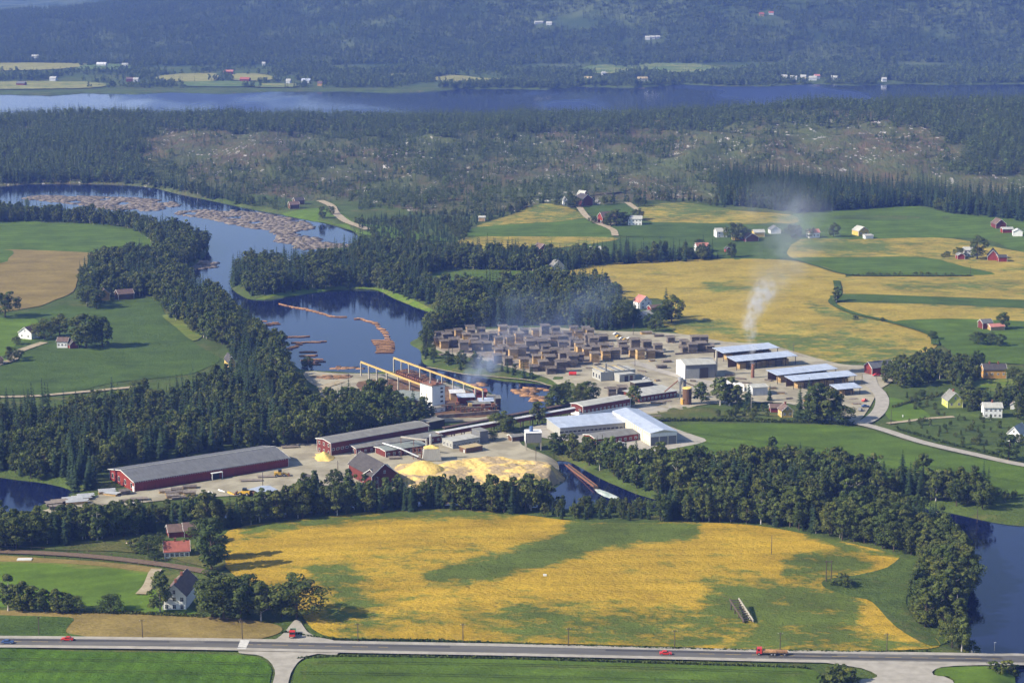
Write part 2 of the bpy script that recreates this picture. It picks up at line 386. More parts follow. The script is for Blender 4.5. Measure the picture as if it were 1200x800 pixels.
def sheet(name, poly, m, step=7, lvl=1, base=.5, patches=(), label=None, smooth=3, world=None):
    q = catmull(poly, smooth) if smooth > 1 else np.asarray(poly, float)
    w = P(q[:, 0], q[:, 1])[:, :2] if world is None else world
    inn = lattice(w, step); pts = [Vector(p) for p in w.tolist()] + [Vector(p) for p in inn.tolist()]
    n = len(w); ed = [(i, (i+1) % n) for i in range(n)]
    vs, es, fs, *_ = geometry.delaunay_2d_cdt(pts, ed, [], 1, 1e-4)
    A = np.array([(v.x, v.y) for v in vs]); z = h_at(A[:, 0], A[:, 1]); up = .12+.10*lvl+A[:, 1]*6e-5
    V = np.column_stack([A, z+up]); F = np.array([f if len(f) == 3 else f[:3] for f in fs])
    # all triangles facing up
    a, b, c = V[F[:, 0]], V[F[:, 1]], V[F[:, 2]]; nz = (b[:, 0]-a[:, 0])*(c[:, 1]-a[:, 1])-(b[:, 1]-a[:, 1])*(c[:, 0]-a[:, 0])
    F[nz < 0] = F[nz < 0][:, ::-1]
    me = mesh_np(name, V, F, m, smooth=True)
    at = me.attributes.new('ripe', 'FLOAT', 'POINT'); at.data.foreach_set('value', ripe_values(A[:, 0], A[:, 1], z, base, patches).astype(np.float32))
    o = link(name, me); return tag(o, label, kind='structure')
def ribbon(name, pts, width, m, lvl=3, n=6, px=True, kind='structure', label=None, dash=None, off=0.0, closed=False, thick=0):
    q = catmull(pts, n, closed); w = P(q[:, 0], q[:, 1]) if px else q
    w = np.asarray(w)[:, :2]; d = np.gradient(w, axis=0); d /= np.linalg.norm(d, axis=1)[:, None]+1e-9; nr = np.column_stack([-d[:, 1], d[:, 0]])
    wd = width if np.ndim(width) else np.full(len(w), width); K = 4
    cols = [w+nr*(off+wd[:, None]*(k/K-.5)) if np.ndim(width) else w+nr*(off+width*(k/K-.5)) for k in range(K+1)]
    V = []; 
    for c in cols: V.append(np.column_stack([c, h_at(c[:, 0], c[:, 1])+.12+.10*lvl+c[:, 1]*6e-5]))
    zmax = np.max([v[:, 2] for v in V], axis=0)
    V = np.stack(V, 1); V[:, :, 2] = zmax[:, None]; L = len(w); idx = np.arange(L*(K+1)).reshape(L, K+1)
    F = np.stack([idx[:-1, :-1], idx[1:, :-1], idx[1:, 1:], idx[:-1, 1:]], -1)
    if dash: F = F[np.arange(L-1) % dash[1] < dash[0]]
    F = F.reshape(-1, 4)
    return tag(link(name, mesh_np(name, V.reshape(-1, 3), F, m, smooth=True)), label, kind=kind)
# ---------------------------------------------------------------- fields
G1, G2 = (.070, .150, .022), (.045, .105, .018)
M_gold = field_mat('ripe_grain', (.125, .165, .028), (.090, .122, .022), (.58, .375, .034), (.45, .285, .028), speck=.85, bd=.4, rows=(84, 11.0), rowamp=.16)
M_goldfar = field_mat('ripe_grain_far', (.13, .17, .035), (.10, .14, .03), (.44, .325, .055), (.35, .265, .05), speck=.35, bd=.4, fine=.30)
M_farf = field_mat('far_shore_crop', (.13, .19, .05), (.10, .16, .045), (.36, .33, .10), (.28, .27, .08), speck=.1, bd=.3, fine=.3)
M_green = field_mat('clover_field', (.108, .172, .020), (.080, .136, .017), (.12, .17, .03), (.12, .15, .03), bias=-.6, speck=.10, bd=.3, speck_col=(.03, .06, .015), rows=(79, 13.0), rowamp=.30)
M_potato = field_mat('root_crop_field', (.084, .136, .024), (.064, .108, .020), (.10, .15, .04), (.09, .12, .03), bias=-.6, speck=.12, bd=.45, speck_col=(.02, .05, .015), rows=(62, 4.0), rowamp=.25)
M_rows = field_mat('drilled_crop_field', (.090, .172, .012), (.060, .125, .010), (.18, .22, .03), (.16, .18, .03), bias=-.5, speck=.3, rows=(6, 6.5), rowamp=.45, bd=.4, speck_col=(.04, .08, .015))
M_lawn = field_mat('short_grass', (.125, .205, .020), (.095, .160, .016), (.20, .23, .04), (.18, .20, .04), bias=-.35, speck=.12, bd=.15, speck_col=(.05, .09, .02), rows=(70, 8.0), rowamp=.25)
M_stub = field_mat('stubble_field', (.17, .16, .05), (.14, .13, .04), (.30, .225, .075), (.225, .165, .05), bias=.3, speck=.3, rows=(75, 9.0), rowamp=.10, bd=.2, speck_col=(.14, .085, .03))
M_dirt = mat('yard_sand', (.35, .32, .235), (.245, .22, .155), .09, .95, .05, .1, stops=(.4, .62))
M_stk = mat('trampled_ground', (.20, .165, .125), (.29, .245, .18), .12, .95, .05, .1, stops=(.42, .6))
M_bark = mat('bark_litter', (.115, .062, .032), (.185, .12, .07), .25, .95, .15, .1)
M_grav = mat('road_gravel', (.37, .345, .295), (.29, .27, .225), .25, .9, .03, .15)
M_trackm = mat('farm_track', (.40, .34, .24), (.28, .23, .14), .3, .95, .03, .1)
M_rail = mat('railway_ballast', (.175, .125, .085), (.125, .088, .062), .8, .95, .08, .1)
M_asph = mat('asphalt', (.135, .13, .12), (.10, .097, .09), .35, .85, .01, .2, stretch=(.12, 1, 1))
M_wear = mat('worn_asphalt', (.052, .050, .050), (.075, .073, .070), .12, .8, .01, .25, stretch=(.1, 1, 1))
M_line = mat('road_paint_yellow', (.50, .36, .10), (.40, .28, .08), 1.2, .7)
M_white = mat('road_paint_white', (.55, .54, .50), (.45, .44, .41), 1.2, .7)
# foreground
sheet('grain_field', [(268,622),(330,611),(400,604),(455,598),(540,597),(610,603),(675,611),(740,613),(800,612),(860,614),(900,618),(960,629),(1010,640),(1050,650),(1062,661),(1048,672),(1028,688),(1032,702),(1052,722),(1080,738),(1100,752),(1090,760),(1000,763),(900,762),(760,757),(600,753),(480,749),(400,748),(372,741),(358,728),(350,716),(330,702),(300,690),(272,672),(256,650)],
  M_gold, 4.0, 1, .74, [
  ([(496,678),(530,664),(585,650),(625,636),(655,626),(676,613),(740,615),(812,612),(818,626),(800,634),(750,637),(700,646),(650,661),(590,676),(530,683)], .14, 10),
  ([(300,612),(400,604),(480,598),(600,600),(600,606),(470,608),(380,618),(290,630)], .35, 8),
  ([(820,690),(850,678),(900,680),(930,690),(1000,695),(1000,735),(930,735),(870,725),(830,712)], .28, 14),
  ([(600,712),(700,708),(800,716),(900,728),(1000,738),(1100,760),(900,765),(600,752)], .36, 16),
  ([(380,690),(420,680),(440,700),(500,715),(600,718),(600,745),(480,740),(400,738)], .38, 18),
  ([(360,664),(390,660),(420,676),(400,690),(370,684)], .35, 10),
  ([(920,655),(980,648),(1030,660),(1010,672),(960,682),(920,676)], .30, 8),
  ([(958,612),(1000,640),(1062,650),(1060,665),(1046,668),(1052,655),(1000,646),(940,628)], .2, 4)],
  label='wide yellow ripening grain field with green patches above the main road')
sheet('rough_meadow', [(1062,650),(1085,662),(1078,682),(1062,700),(1068,722),(1090,742),(1112,750),(1090,757),(1050,735),(1022,706),(1000,700),(968,690),(966,680),(1005,674),(1040,665)], M_low, 6, 2, .25)
sheet('corn_field', [(-60,764),(100,764),(200,765),(280,768),(305,772),(318,783),(316,800),(308,840),(-60,840)], M_rows, 5, 1, .4, label='green crop in faint rows below the main road on the left')
sheet('clover_field', [(340,840),(343,800),(346,784),(356,774),(380,769),(500,771),(600,773),(700,776),(800,779),(900,782),(945,784),(962,792),(958,806),(950,840)], M_green, 6, 1, .5, [([(352,800),(356,784),(372,775),(500,775),(700,780),(900,786),(955,793),(955,797),(900,790),(700,784),(500,779),(376,779),(362,786),(357,800)], 1.35, 1.5)])
sheet('stubble_field', [(-60,715),(0,715),(60,717),(130,719),(250,723),(300,728),(326,733),(330,740),(312,747),(290,749),(200,748),(150,747),(83,747),(0,747),(-60,747)], M_stub, 5, 1, .7)
sheet('vegetable_plot', [(-60,722),(20,722),(60,723),(86,725),(80,734),(78,742),(100,747),(30,748),(-60,748)], M_potato, 5, 2, .3, label='dark green vegetable plot beside the stubble strip')
sheet('meadow', [(-60,654),(0,656),(60,659),(120,663),(178,670),(172,682),(165,694),(140,704),(100,711),(0,712),(-60,712)], M_lawn, 5, 1, .3, [([(-60,650),(60,655),(180,665),(180,672),(120,666),(60,662),(-60,658)], 1.2, 2)], label='bright mown meadow beside the railway curve')
sheet('stubble_strip', [(-60,647),(0,651),(60,655),(120,659),(185,666),(176,671),(120,664),(60,660),(-60,656)], M_stub, 5, 2, .8)
sheet('garden_lawn', [(140,704),(165,696),(178,690),(210,706),(230,718),(226,722),(140,718)], M_lawn, 5, 2, .1)
sheet('rough_meadow', [(118,632),(165,622),(200,634),(235,640),(260,648),(262,668),(235,664),(190,652),(130,646),(60,645),(60,640)], M_low, 5, 2, .5)
# east of the mill
sheet('clover_field', [(795,499),(850,497),(930,498),(1000,500),(1030,508),(1100,528),(1200,547),(1320,567),(1320,600),(1200,580),(1140,577),(1080,562),(1000,562),(960,547),(900,536),(850,545),(790,552),(750,545),(760,532),(790,524),(800,512)], M_green, 6, 1, .45, label='rich green field sloping below the saw mill road')
sheet('orchard_grass', [(762,486),(800,477),(850,480),(900,484),(990,492),(985,494),(900,492),(840,491),(775,493)], M_low, 6, 2, .4)
sheet('lawn', [(1036,468),(1042,492),(1075,492),(1090,487),(1060,470)], M_lawn, 6, 2, .3)
sheet('garden_ground', [(1040,455),(1100,448),(1140,455),(1200,462),(1300,470),(1300,556),(1200,541),(1100,520),(1046,500),(1090,487),(1056,468)], M_low, 6, 1, .15)
sheet('hay_meadow', [(1145,446),(1300,444),(1300,466),(1200,462),(1160,458)], M_lawn, 6, 2, 1.0)
# big gold field and those behind
sheet('grain_field', [(662,320),(700,311),(760,306),(830,304),(900,304),(950,309),(990,321),(984,330),(978,345),(975,357),(1000,368),(1045,377),(1078,386),(1094,398),(1096,408),(1060,420),(1030,425),(1000,424),(955,424),(930,413),(880,404),(840,402),(800,393),(780,383),(778,374),(792,362),(770,350),(725,352),(722,340),(700,334),(680,326)],
  M_goldfar, 5, 1, .76, [
  ([(800,372),(880,385),(960,388),(1040,398),(1095,408),(1040,425),(940,424),(900,405),(780,384)], .40, 12),
  ([(820,330),(870,334),(900,342),(850,345)], .35, 8), ([(955,355),(1000,368),(1050,380),(1000,378),(950,364)], .3, 6)], label='large golden grain field behind the timber yard')
sheet('pasture', [(930,251),(1000,247),(1076,242),(1115,251),(1180,254),(1320,262),(1320,300),(1200,296),(1160,282),(1100,279),(1000,281),(935,280)], M_green, 7, 1, .9, [([(945,258),(1065,258),(1140,262),(1145,278),(960,278)], .05, 4)])
sheet('grain_field', [(938,281),(1000,281),(1095,279),(1140,284),(1200,296),(1320,306),(1320,334),(1140,325),(1085,303),(1000,303),(926,303)], M_goldfar, 7, 2, .62, [([(935,291),(1000,291),(1100,294),(1130,297),(1100,297),(1000,294),(932,294)], -.1, 1.0), ([(940,281),(1000,281),(1090,283),(1090,289),(940,290)], .42, 3)])
sheet('pasture', [(928,303),(1000,302),(1083,302),(1130,313),(1166,322),(1100,323),(1003,323),(965,313)], M_green, 7, 3, .55)
sheet('grain_field', [(985,326),(1050,324),(1200,322),(1320,322),(1320,356),(1200,353),(1090,348),(984,345)], M_goldfar, 7, 1, .66, [([(1050,331),(1200,333),(1200,339),(1050,336)], .25, 3)])
sheet('clover_strip', [(983,345),(1090,348),(1200,352),(1320,357),(1320,366),(1200,362),(1090,357),(986,354)], M_potato, 7, 3, .5)
sheet('grain_field', [(986,355),(1090,357),(1200,362),(1320,367),(1320,382),(1200,377),(1110,374),(1050,377),(1012,371),(985,361)], M_goldfar, 7, 2, .68)
sheet('pasture', [(1044,378),(1110,374),(1200,377),(1320,382),(1320,425),(1150,425),(1110,410),(1090,390)], M_green, 7, 3, .75, [([(1044,378),(1200,378),(1320,382),(1320,392),(1200,390),(1100,386)], .1, 3)])
sheet('grain_field', [(558,266),(600,252),(620,243),(640,239),(665,243),(683,252),(688,255),(655,260),(600,263)], M_goldfar, 6, 2, .48)
sheet('pasture', [(548,277),(560,266),(600,263),(655,260),(688,255),(702,262),(716,270),(722,277),(690,279),(600,278)], M_green, 6, 1, .7, [([(560,266),(688,256),(716,268),(640,268),(560,272)], .1, 3)])
sheet('grain_field', [(545,279),(640,278),(718,279),(716,283),(662,290),(628,294),(606,292),(548,292)], M_goldfar, 6, 3, .55)
sheet('pasture', [(606,300),(628,294),(665,290),(722,280),(800,277),(905,276),(934,283),(924,303),(830,304),(740,302),(640,304)], M_potato, 6, 1, .6)
sheet('pasture', [(676,244),(740,239),(744,251),(716,257),(690,251)], M_potato, 6, 3, .5)
sheet('grain_field', [(744,250),(748,243),(800,238),(860,247),(925,252),(932,262),(860,263),(800,263),(765,261)], M_goldfar, 6, 2, .55, [([(748,243),(800,238),(860,246),(800,247)], .15, 3)])
sheet('clover_field', [(716,264),(765,261),(860,263),(932,263),(938,275),(905,277),(800,278),(726,277)], M_potato, 6, 3, .45)
sheet('clover_field', [(500,322),(560,317),(610,318),(634,320),(630,329),(600,336),(560,343),(512,339)], M_green, 6, 1, .95, label='pale green field beside the pond wood')
# west bank
sheet('clover_field', [(-80,262),(0,259),(30,257),(60,262),(110,261),(150,268),(180,274),(194,289),(150,292),(110,297),(50,294),(-80,292)], M_green, 6, 1, .6, [([(110,296),(130,275),(180,272),(195,290)], .2, 4)])
sheet('stubble_field', [(-80,296),(0,293),(50,294),(114,298),(108,310),(92,326),(86,342),(64,352),(30,362),(-80,368)], M_stub, 6, 2, .85, [([(0,330),(60,335),(70,345),(0,352)], 1.4, 8)], label='tan harvested field on the west bank')
sheet('pasture', [(-80,292),(0,293),(16,296),(10,303),(0,309),(-80,318)], M_green, 6, 3, .3)
sheet('root_crop_field', [(-80,374),(30,366),(70,358),(100,360),(150,352),(184,352),(192,366),(204,382),(222,398),(240,410),(259,421),(240,432),(215,440),(130,449),(80,461),(0,463),(-80,463)], M_potato, 6, 1, .5, label='dark green root crop field on the west bank')
sheet('pasture', [(-80,376),(20,374),(44,376),(46,398),(20,402),(0,430),(-80,436)], M_lawn, 6, 2, .2)
sheet('hay_meadow', [(190,370),(215,372),(238,390),(226,400),(206,384)], M_lawn, 6, 3, 1.0)
# far shore
for p, v, m in [([(-60,79),(0,75),(60,75),(105,76),(70,82),(0,84),(-60,84)], .8, M_goldfar), ([(88,82),(105,76),(150,77),(155,82),(120,84)], .3, M_green), ([(-60,97),(0,96.5),(60,96),(118,98),(118,103),(60,105),(-60,105)], .6, M_green), ([(184,91),(210,88),(250,87),(256,93),(240,97),(190,95)], .8, M_green), ([(270,89),(296,87),(320,91),(314,95),(275,95)], .7, M_goldfar), ([(214,97),(250,96),(300,97),(300,102),(220,102)], .3, M_green), ([(300,99),(345,99),(345,103),(300,103)], .5, M_green), ([(498,92),(530,89),(560,92),(596,94),(596,98),(540,98)], .8, M_goldfar), ([(455,88),(490,87),(490,90),(460,91)], .6, M_green), ([(675,84),(700,77),(740,80),(730,86),(690,88)], .4, M_green), ([(735,78),(790,75),(860,82),(860,87),(760,85)], .4, M_green)]:
    sheet('far_field', p, M_farf, 6, 12, v)
# yards
sheet('timber_yard', [(506,404),(511,391),(560,387),(640,384),(700,388),(740,389),(800,392),(850,401),(900,404),(935,414),(985,427),(1018,429),(1050,436),(1046,447),(1030,458),(1020,476),(1006,494),(985,497),(955,490),(935,476),(900,472),(830,474),(800,480),(760,486),(740,479),(690,472),(662,462),(654,452),(640,443),(600,432),(560,421),(520,414)], M_dirt, 6, 2, label='sandy ground of the timber yard')
sheet('stack_ground', [(508,402),(515,392),(600,390),(690,392),(720,404),(700,424),(650,436),(600,430),(560,417),(520,412)], M_stk, 6, 3, label='trampled brown ground between the board stacks')
sheet('log_yard', [(358,436),(400,438),(461,439),(500,444),(545,455),(579,465),(582,488),(555,494),(500,494),(455,482),(430,474),(400,470),(370,482),(330,480),(332,475),(366,468),(378,458),(362,448)], M_dirt, 6, 2)
sheet('bark_litter', [(420,448),(480,446),(560,462),(580,474),(578,488),(520,489),(470,474),(430,462)], M_bark, 6, 3)
sheet('mill_yard', [(38,604),(60,596),(100,588),(128,574),(150,578),(330,548),(318,527),(345,521),(380,520),(500,520),(520,508),(562,505),(600,507),(612,522),(640,534),(655,545),(648,566),(620,574),(560,580),(480,573),(400,577),(350,578),(310,580),(260,582),(200,586),(150,592),(110,602),(70,610)], M_dirt, 6, 2, label='sandy ground round the red sheds')
sheet('hall_apron', [(640,514),(690,520),(755,530),(800,524),(828,517),(812,510),(795,504),(770,494),(750,486),(800,478),(800,472),(740,478),(690,476),(660,490),(612,505)], M_grav, 6, 2)
sheet('heath_clearing', [(425,222),(500,216),(600,212),(690,214),(740,222),(690,230),(600,232),(500,236),(440,232)], M_heath, 8, 6)
sheet('river_meadow', [(300,352),(355,345),(400,339),(440,340),(462,350),(512,370),(505,362),(480,350),(455,341),(430,337),(370,337),(320,345)], M_lawn, 6, 1, .75)
sheet('river_meadow', [(330,251),(380,244),(400,250),(420,262),(470,268),(530,283),(500,282),(430,276),(400,266),(372,260)], M_lawn, 6, 3, .6)
# ---------------------------------------------------------------- roads
road_c = [(-150,752.2),(0,753),(150,754.7),(300,757),(450,760),(600,763),(750,766.2),(900,769.3),(1050,772),(1200,774),(1350,775.5)]
ribbon('gravel_shoulder', road_c, 12.6, M_grav, 4, label='pale gravel shoulder of the main road')
ribbon('main_road', road_c, 7.0, M_asph, 5.0, label='dark two lane road across the foreground')
for s in (-1.62, 1.62): ribbon('wheel_track', road_c, 1.9, M_wear, 5.2, off=s)
ribbon('centre_line', road_c, .22, M_line, 5.5, 24, dash=(3, 5))
for s in (-3.2, 3.2): ribbon('edge_line', road_c, .14, M_white, 5.5, 8, off=s)
q = on_plane([279, 293, 289, 275], [751, 751.5, 763, 762.5])
sheet('pedestrian_crossing', [(282,751.6),(293,751.8),(288,762.3),(278,762)], M_white, 3, 6, smooth=1, label='worn white painted patch across the main road')
sheet('junction_gravel', [(316,752),(330,745),(338,736),(345,728),(352,729),(360,741),(375,748),(400,754),(395,768),(372,767),(354,773),(344,784),(338,800),(334,840),(306,840),(320,800),(322,786),(314,774),(300,768),(280,766),(282,753)], M_grav, 4, 3.4, smooth=2, label='pale gravel farm road junction')
sheet('junction_gravel', [(960,774),(1110,776),(1200,778),(1200,780),(1120,781),(1096,785),(1094,792),(1116,798),(1122,840),(990,840),(1000,801),(1022,796),(1028,792),(1010,784),(985,780)], M_grav, 4, 3.4, smooth=2)
sheet('verge_grass', [(1096,787),(1110,783),(1180,783),(1190,800),(1195,840),(1126,840),(1118,798),(1098,793)], M_lawn, 5, 4, .2)
ribbon('railway_bed', [(-100,643),(0,647),(60,649.5),(120,654),(180,661),(215,666),(245,672),(275,682)], 5.0, M_rail, 4, label='brown railway ballast curving past the red roofed house')
ribbon('gravel_road', [(1018,440),(1022,452),(1031,462),(1034,472),(1029,484),(1016,494),(1004,497)], 7.5, M_grav, 4)
ribbon('gravel_road', [(975,493),(1000,496),(1030,503),(1070,516),(1100,524),(1140,533),(1200,546),(1330,567)], 6.0, M_grav, 5, label='pale road leaving the mill towards the right')
ribbon('garden_path', [(1040,497),(1065,494),(1090,491),(1118,489)], 3.5, M_trackm, 4)
ribbon('farm_track', [(678,242),(688,255),(702,263),(712,267),(719,271),(721,277)], 6, M_trackm, 5)
ribbon('farm_track', [(712,267),(717,263),(732,261),(745,261)], 4, M_trackm, 5.6)
ribbon('farm_track', [(735,238),(742,243),(748,247)], 6, M_trackm, 5)
ribbon('forest_track', [(375,236),(388,242),(393,250),(402,258),(412,263),(432,270)], 8, M_trackm, 7)
ribbon('farm_track', [(-80,452),(0,427),(14,423),(20,414),(34,408),(52,402)], 6, M_trackm, 5)
ribbon('farm_track', [(-80,468),(0,466),(40,465),(75,462),(120,458),(160,454)], 4.5, M_trackm, 5)
ribbon('gravel_road', [(320,480),(350,481),(380,480),(395,475),(385,465),(380,455),(400,448)], 6, M_trackm, 5)
ribbon('yard_road', [(742,425),(770,434),(800,443),(830,450),(800,458),(770,462),(720,462)], 7, M_grav, 4)
ribbon('farm_track', [(165,698),(174,688),(180,674),(184,668)], 4.5, M_trackm, 6)
for k_, (x0_, y0_, x1_, y1_) in enumerate([(372,776,945,789),(352,789,955,803),(-60,773,305,779),(-60,786,314,792),(800,507,1300,584),(790,516,1180,574)]):
    for s_ in (-.9, .9): ribbon('wheel_track', [(x0_, y0_), ((x0_*2+x1_)/3, (y0_*2+y1_)/3-(1.5 if y0_ > 700 else 6)), ((x0_+x1_*2)/3, (y0_+y1_*2)/3-(1.5 if y0_ > 700 else 4)), (x1_, y1_)], .38, M_low, 2.4, off=s_, label='faint tractor wheel track through the green crop')
ribbon('ditch_grass', [(980,330),(982,345),(975,356),(1000,368),(1050,380),(1090,393),(1096,405)], 5.0, M_potato, 8)
ribbon('ditch_grass', [(925,303),(955,312),(998,323),(1080,324),(1140,324)], 3.5, M_potato, 8)
ribbon('shore_path', [(500,430),(540,438),(580,443),(620,447),(655,455)], 1.6, M_trackm, 5)
# ---------------------------------------------------------------- vegetation
M_leaf = leaf_mat('broad_leaves', (.050, .078, .017), (.135, .140, .026), (.050, .074, .016))
M_birch = leaf_mat('birch_leaves', (.085, .120, .026), (.135, .150, .036), (.060, .086, .020))
M_needle = leaf_mat('spruce_needles', (.032, .058, .022), (.046, .074, .024), (.018, .038, .014))
M_needle2 = leaf_mat('hazed_conifer', (.056, .082, .024), (.082, .104, .028), (.034, .054, .018)); M_leaf2 = leaf_mat('hillside_leaves', (.10, .14, .035), (.13, .16, .045), (.06, .095, .025))  # far foliage lightened: haze brightness put into the leaf colours
M_trunk = mat('tree_bark', (.10, .075, .055), (.06, .045, .03), 2, .95)
M_wtrunk = mat('birch_bark', (.50, .47, .42), (.25, .23, .2), 1.5, .8)
def set_tone(me, t):
    a = me.attributes.new('tone', 'FLOAT', 'FACE'); a.data.foreach_set('value', np.asarray(t, np.float32))
def crown_broad(seed, H=12.0, R=4.2, z0=.16, lumps=46, per=62, leaf=.52, top=.55, low=.9):
    r = np.random.RandomState(seed); V = []; T = []
    cz = H*(z0+(1-z0)*.5); hz = H*(1-z0)*.5
    for i in range(lumps):
        # a lump centre in an uneven envelope, biased to the outside
        a = r.rand()*6.283; zz = r.uniform(-.88, .92); e = math.sqrt(max(.05, 1-abs(zz)**(1.35 if zz > 0 else 3.0))); rad = R*e*(.45+.5*r.rand()**.6)*(.85+.3*math.sin(a*3+seed))
        c = np.array([math.cos(a)*rad, math.sin(a)*rad, cz+zz*hz*.93]); lr = R*(.20+.22*r.rand())*(.75 if zz > .5 else 1)
        tone = r.rand()
        d = r.randn(per, 3); d /= np.linalg.norm(d, axis=1)[:, None]; d[:, 2] = np.abs(d[:, 2])*np.where(r.rand(per) < .78, 1, -1)
        p = c+d*lr*(.86+.2*r.rand(per, 1))*np.array([1, 1, .85])
        n = d+r.randn(per, 3)*.28; n /= np.linalg.norm(n, axis=1)[:, None]
        t = np.cross(n, r.randn(per, 3)); t /= np.linalg.norm(t, axis=1)[:, None]; b = np.cross(n, t)
        s = leaf*(.6+.8*r.rand(per, 1)); q = np.stack([p-t*s*.6, p-b*s*.35, p+t*s*.6, p+b*s*.35], 1)
        V.append(q.reshape(-1, 3)); T += list(np.clip(tone*.8+r.rand(per)*.3, 0, 1))
    V = np.concatenate(V); F = np.arange(len(V)).reshape(-1, 4); return V, F, T
def trunk_mb(H, r, seed, limbs=5, z0=.2):
    q = random.Random(seed); m = MB(); m.tube((0, 0, -.4), (q.uniform(-.15, .15), 0, H*.45), r, r*.6, 6); m.tube((0, 0, H*.45), (q.uniform(-.3, .3), q.uniform(-.3, .3), H*.85), r*.6, r*.15, 5)
    for i in range(limbs):
        a = q.random()*6.28; z = H*q.uniform(z0, .6); l = H*.22; m.tube((0, 0, z), (math.cos(a)*l, math.sin(a)*l, z+l*.8), r*.35, r*.08, 4)
    return m
def crown_spruce(seed, H=16.0, R=2.6, tiers=17, per=10):
    r = np.random.RandomState(seed); V = []; T = []
    for k in range(tiers):
        f = k/(tiers-1); z = H*(.07+.91*f); rad = R*((1-f)**.85*.95+.04)*(.85+.3*r.rand()); nb = max(5, int(per*(1-f*.45)))
        for j in range(nb):
            a = 6.283*(j+r.rand()*.7)/nb; L = rad*(.75+.45*r.rand()); w = L*.30+.10; dz = -L*(.28+.25*r.rand()); ca, sa = math.cos(a), math.sin(a)
            z1 = z+r.uniform(-.2, .2)*H/tiers
            base = (0, 0, z1+.25); tip = (ca*L, sa*L, z1+dz)
            m1 = (ca*L*.6-sa*w, sa*L*.6+ca*w, z1+dz*.65-.18*w); m2 = (ca*L*.6+sa*w, sa*L*.6-ca*w, z1+dz*.65-.18*w)
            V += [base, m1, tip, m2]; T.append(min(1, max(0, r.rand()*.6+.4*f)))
    V += [(0, 0, H*1.02), (.16, 0, H*.92), (0, 0, H*.9), (-.16, 0, H*.92)]; T.append(.5)
    return np.array(V), np.arange(len(V)).reshape(-1, 4), T
def veg_mesh(name, cr, leafm, trunk=None, tm=None):
    V, F, T = cr
    if trunk is None:
        me = mesh_np(name, V, F, leafm); set_tone(me, T); return me
    nv = len(V); allF = [tuple(f) for f in F.tolist()]+[tuple(i+nv for i in f) for f in trunk.f]
    me = mesh_np(name, np.vstack([V, np.array(trunk.v)]), allF, [leafm, tm], [0]*len(F)+[1]*len(trunk.f)); set_tone(me, list(T)+[.5]*len(trunk.f)); return me
# prototypes: (crown mesh, trunk mesh, height, crown radius)
PB, PS = [], []
for i, (H, R, z0, lm) in enumerate([(12, 3.9, .10, M_leaf), (12, 3.4, .08, M_leaf), (12, 2.8, .06, M_leaf), (12, 3.1, .12, M_birch), (12, 4.7, .12, M_leaf), (12, 2.5, .07, M_birch)]):
    t = trunk_mb(H, .26, i); tm = M_wtrunk if lm is M_birch else M_trunk
    PB.append((veg_mesh('crown', crown_broad(40+i, H, R, z0), lm), t.mesh('trunk', tm), H, R, veg_mesh('leafy', crown_broad(40+i, H, R, z0, 34, 40, .74), lm, t, tm)))
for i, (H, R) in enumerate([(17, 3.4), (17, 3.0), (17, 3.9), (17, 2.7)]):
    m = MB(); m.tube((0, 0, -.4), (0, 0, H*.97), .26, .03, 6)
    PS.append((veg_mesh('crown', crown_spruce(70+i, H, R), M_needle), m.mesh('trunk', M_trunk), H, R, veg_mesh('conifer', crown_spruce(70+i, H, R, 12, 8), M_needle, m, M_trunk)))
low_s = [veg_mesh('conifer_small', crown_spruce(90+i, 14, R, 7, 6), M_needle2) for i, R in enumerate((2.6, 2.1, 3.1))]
low_b = [veg_mesh('leafy_small', crown_broad(95+i, 9, R, .05, 12, 12, 1.3), M_leaf2) for i, R in enumerate((3.6, 3.0))]
bush_me = [veg_mesh('bush', crown_broad(120+i, 2.6, 1.7, -.1, 14, 22, .42), M_leaf) for i in range(3)]
BLOCK = []          # footprints where no wood tree may stand: (x, y, radius)
def tree(name, x, y, hgt, kind, label, group=None, pi=None, z=None, wide=1.0):
    pr = (PB if kind == 'b' else PS); p = pr[pi if pi is not None else rnd.randrange(len(pr))]; z = float(h_at(x, y)) if z is None else z
    r = empty(name, (x, y, z-.1), rnd.random()*6.28); s = hgt/p[2]; w = s*rnd.uniform(.92, 1.2)*wide; r.scale = (w, w, s)
    tag(r, label, 'tree', group); link('crown', p[0], r); link('trunk', p[1], r); return r
def bush(x, y, s, label, group=None):
    o = link('bush', bush_me[rnd.randrange(3)], None, (x, y, float(h_at(x, y))-.1), rnd.random()*6.28); o.scale = (s, s, s*.9); return tag(o, label, 'bush', group)
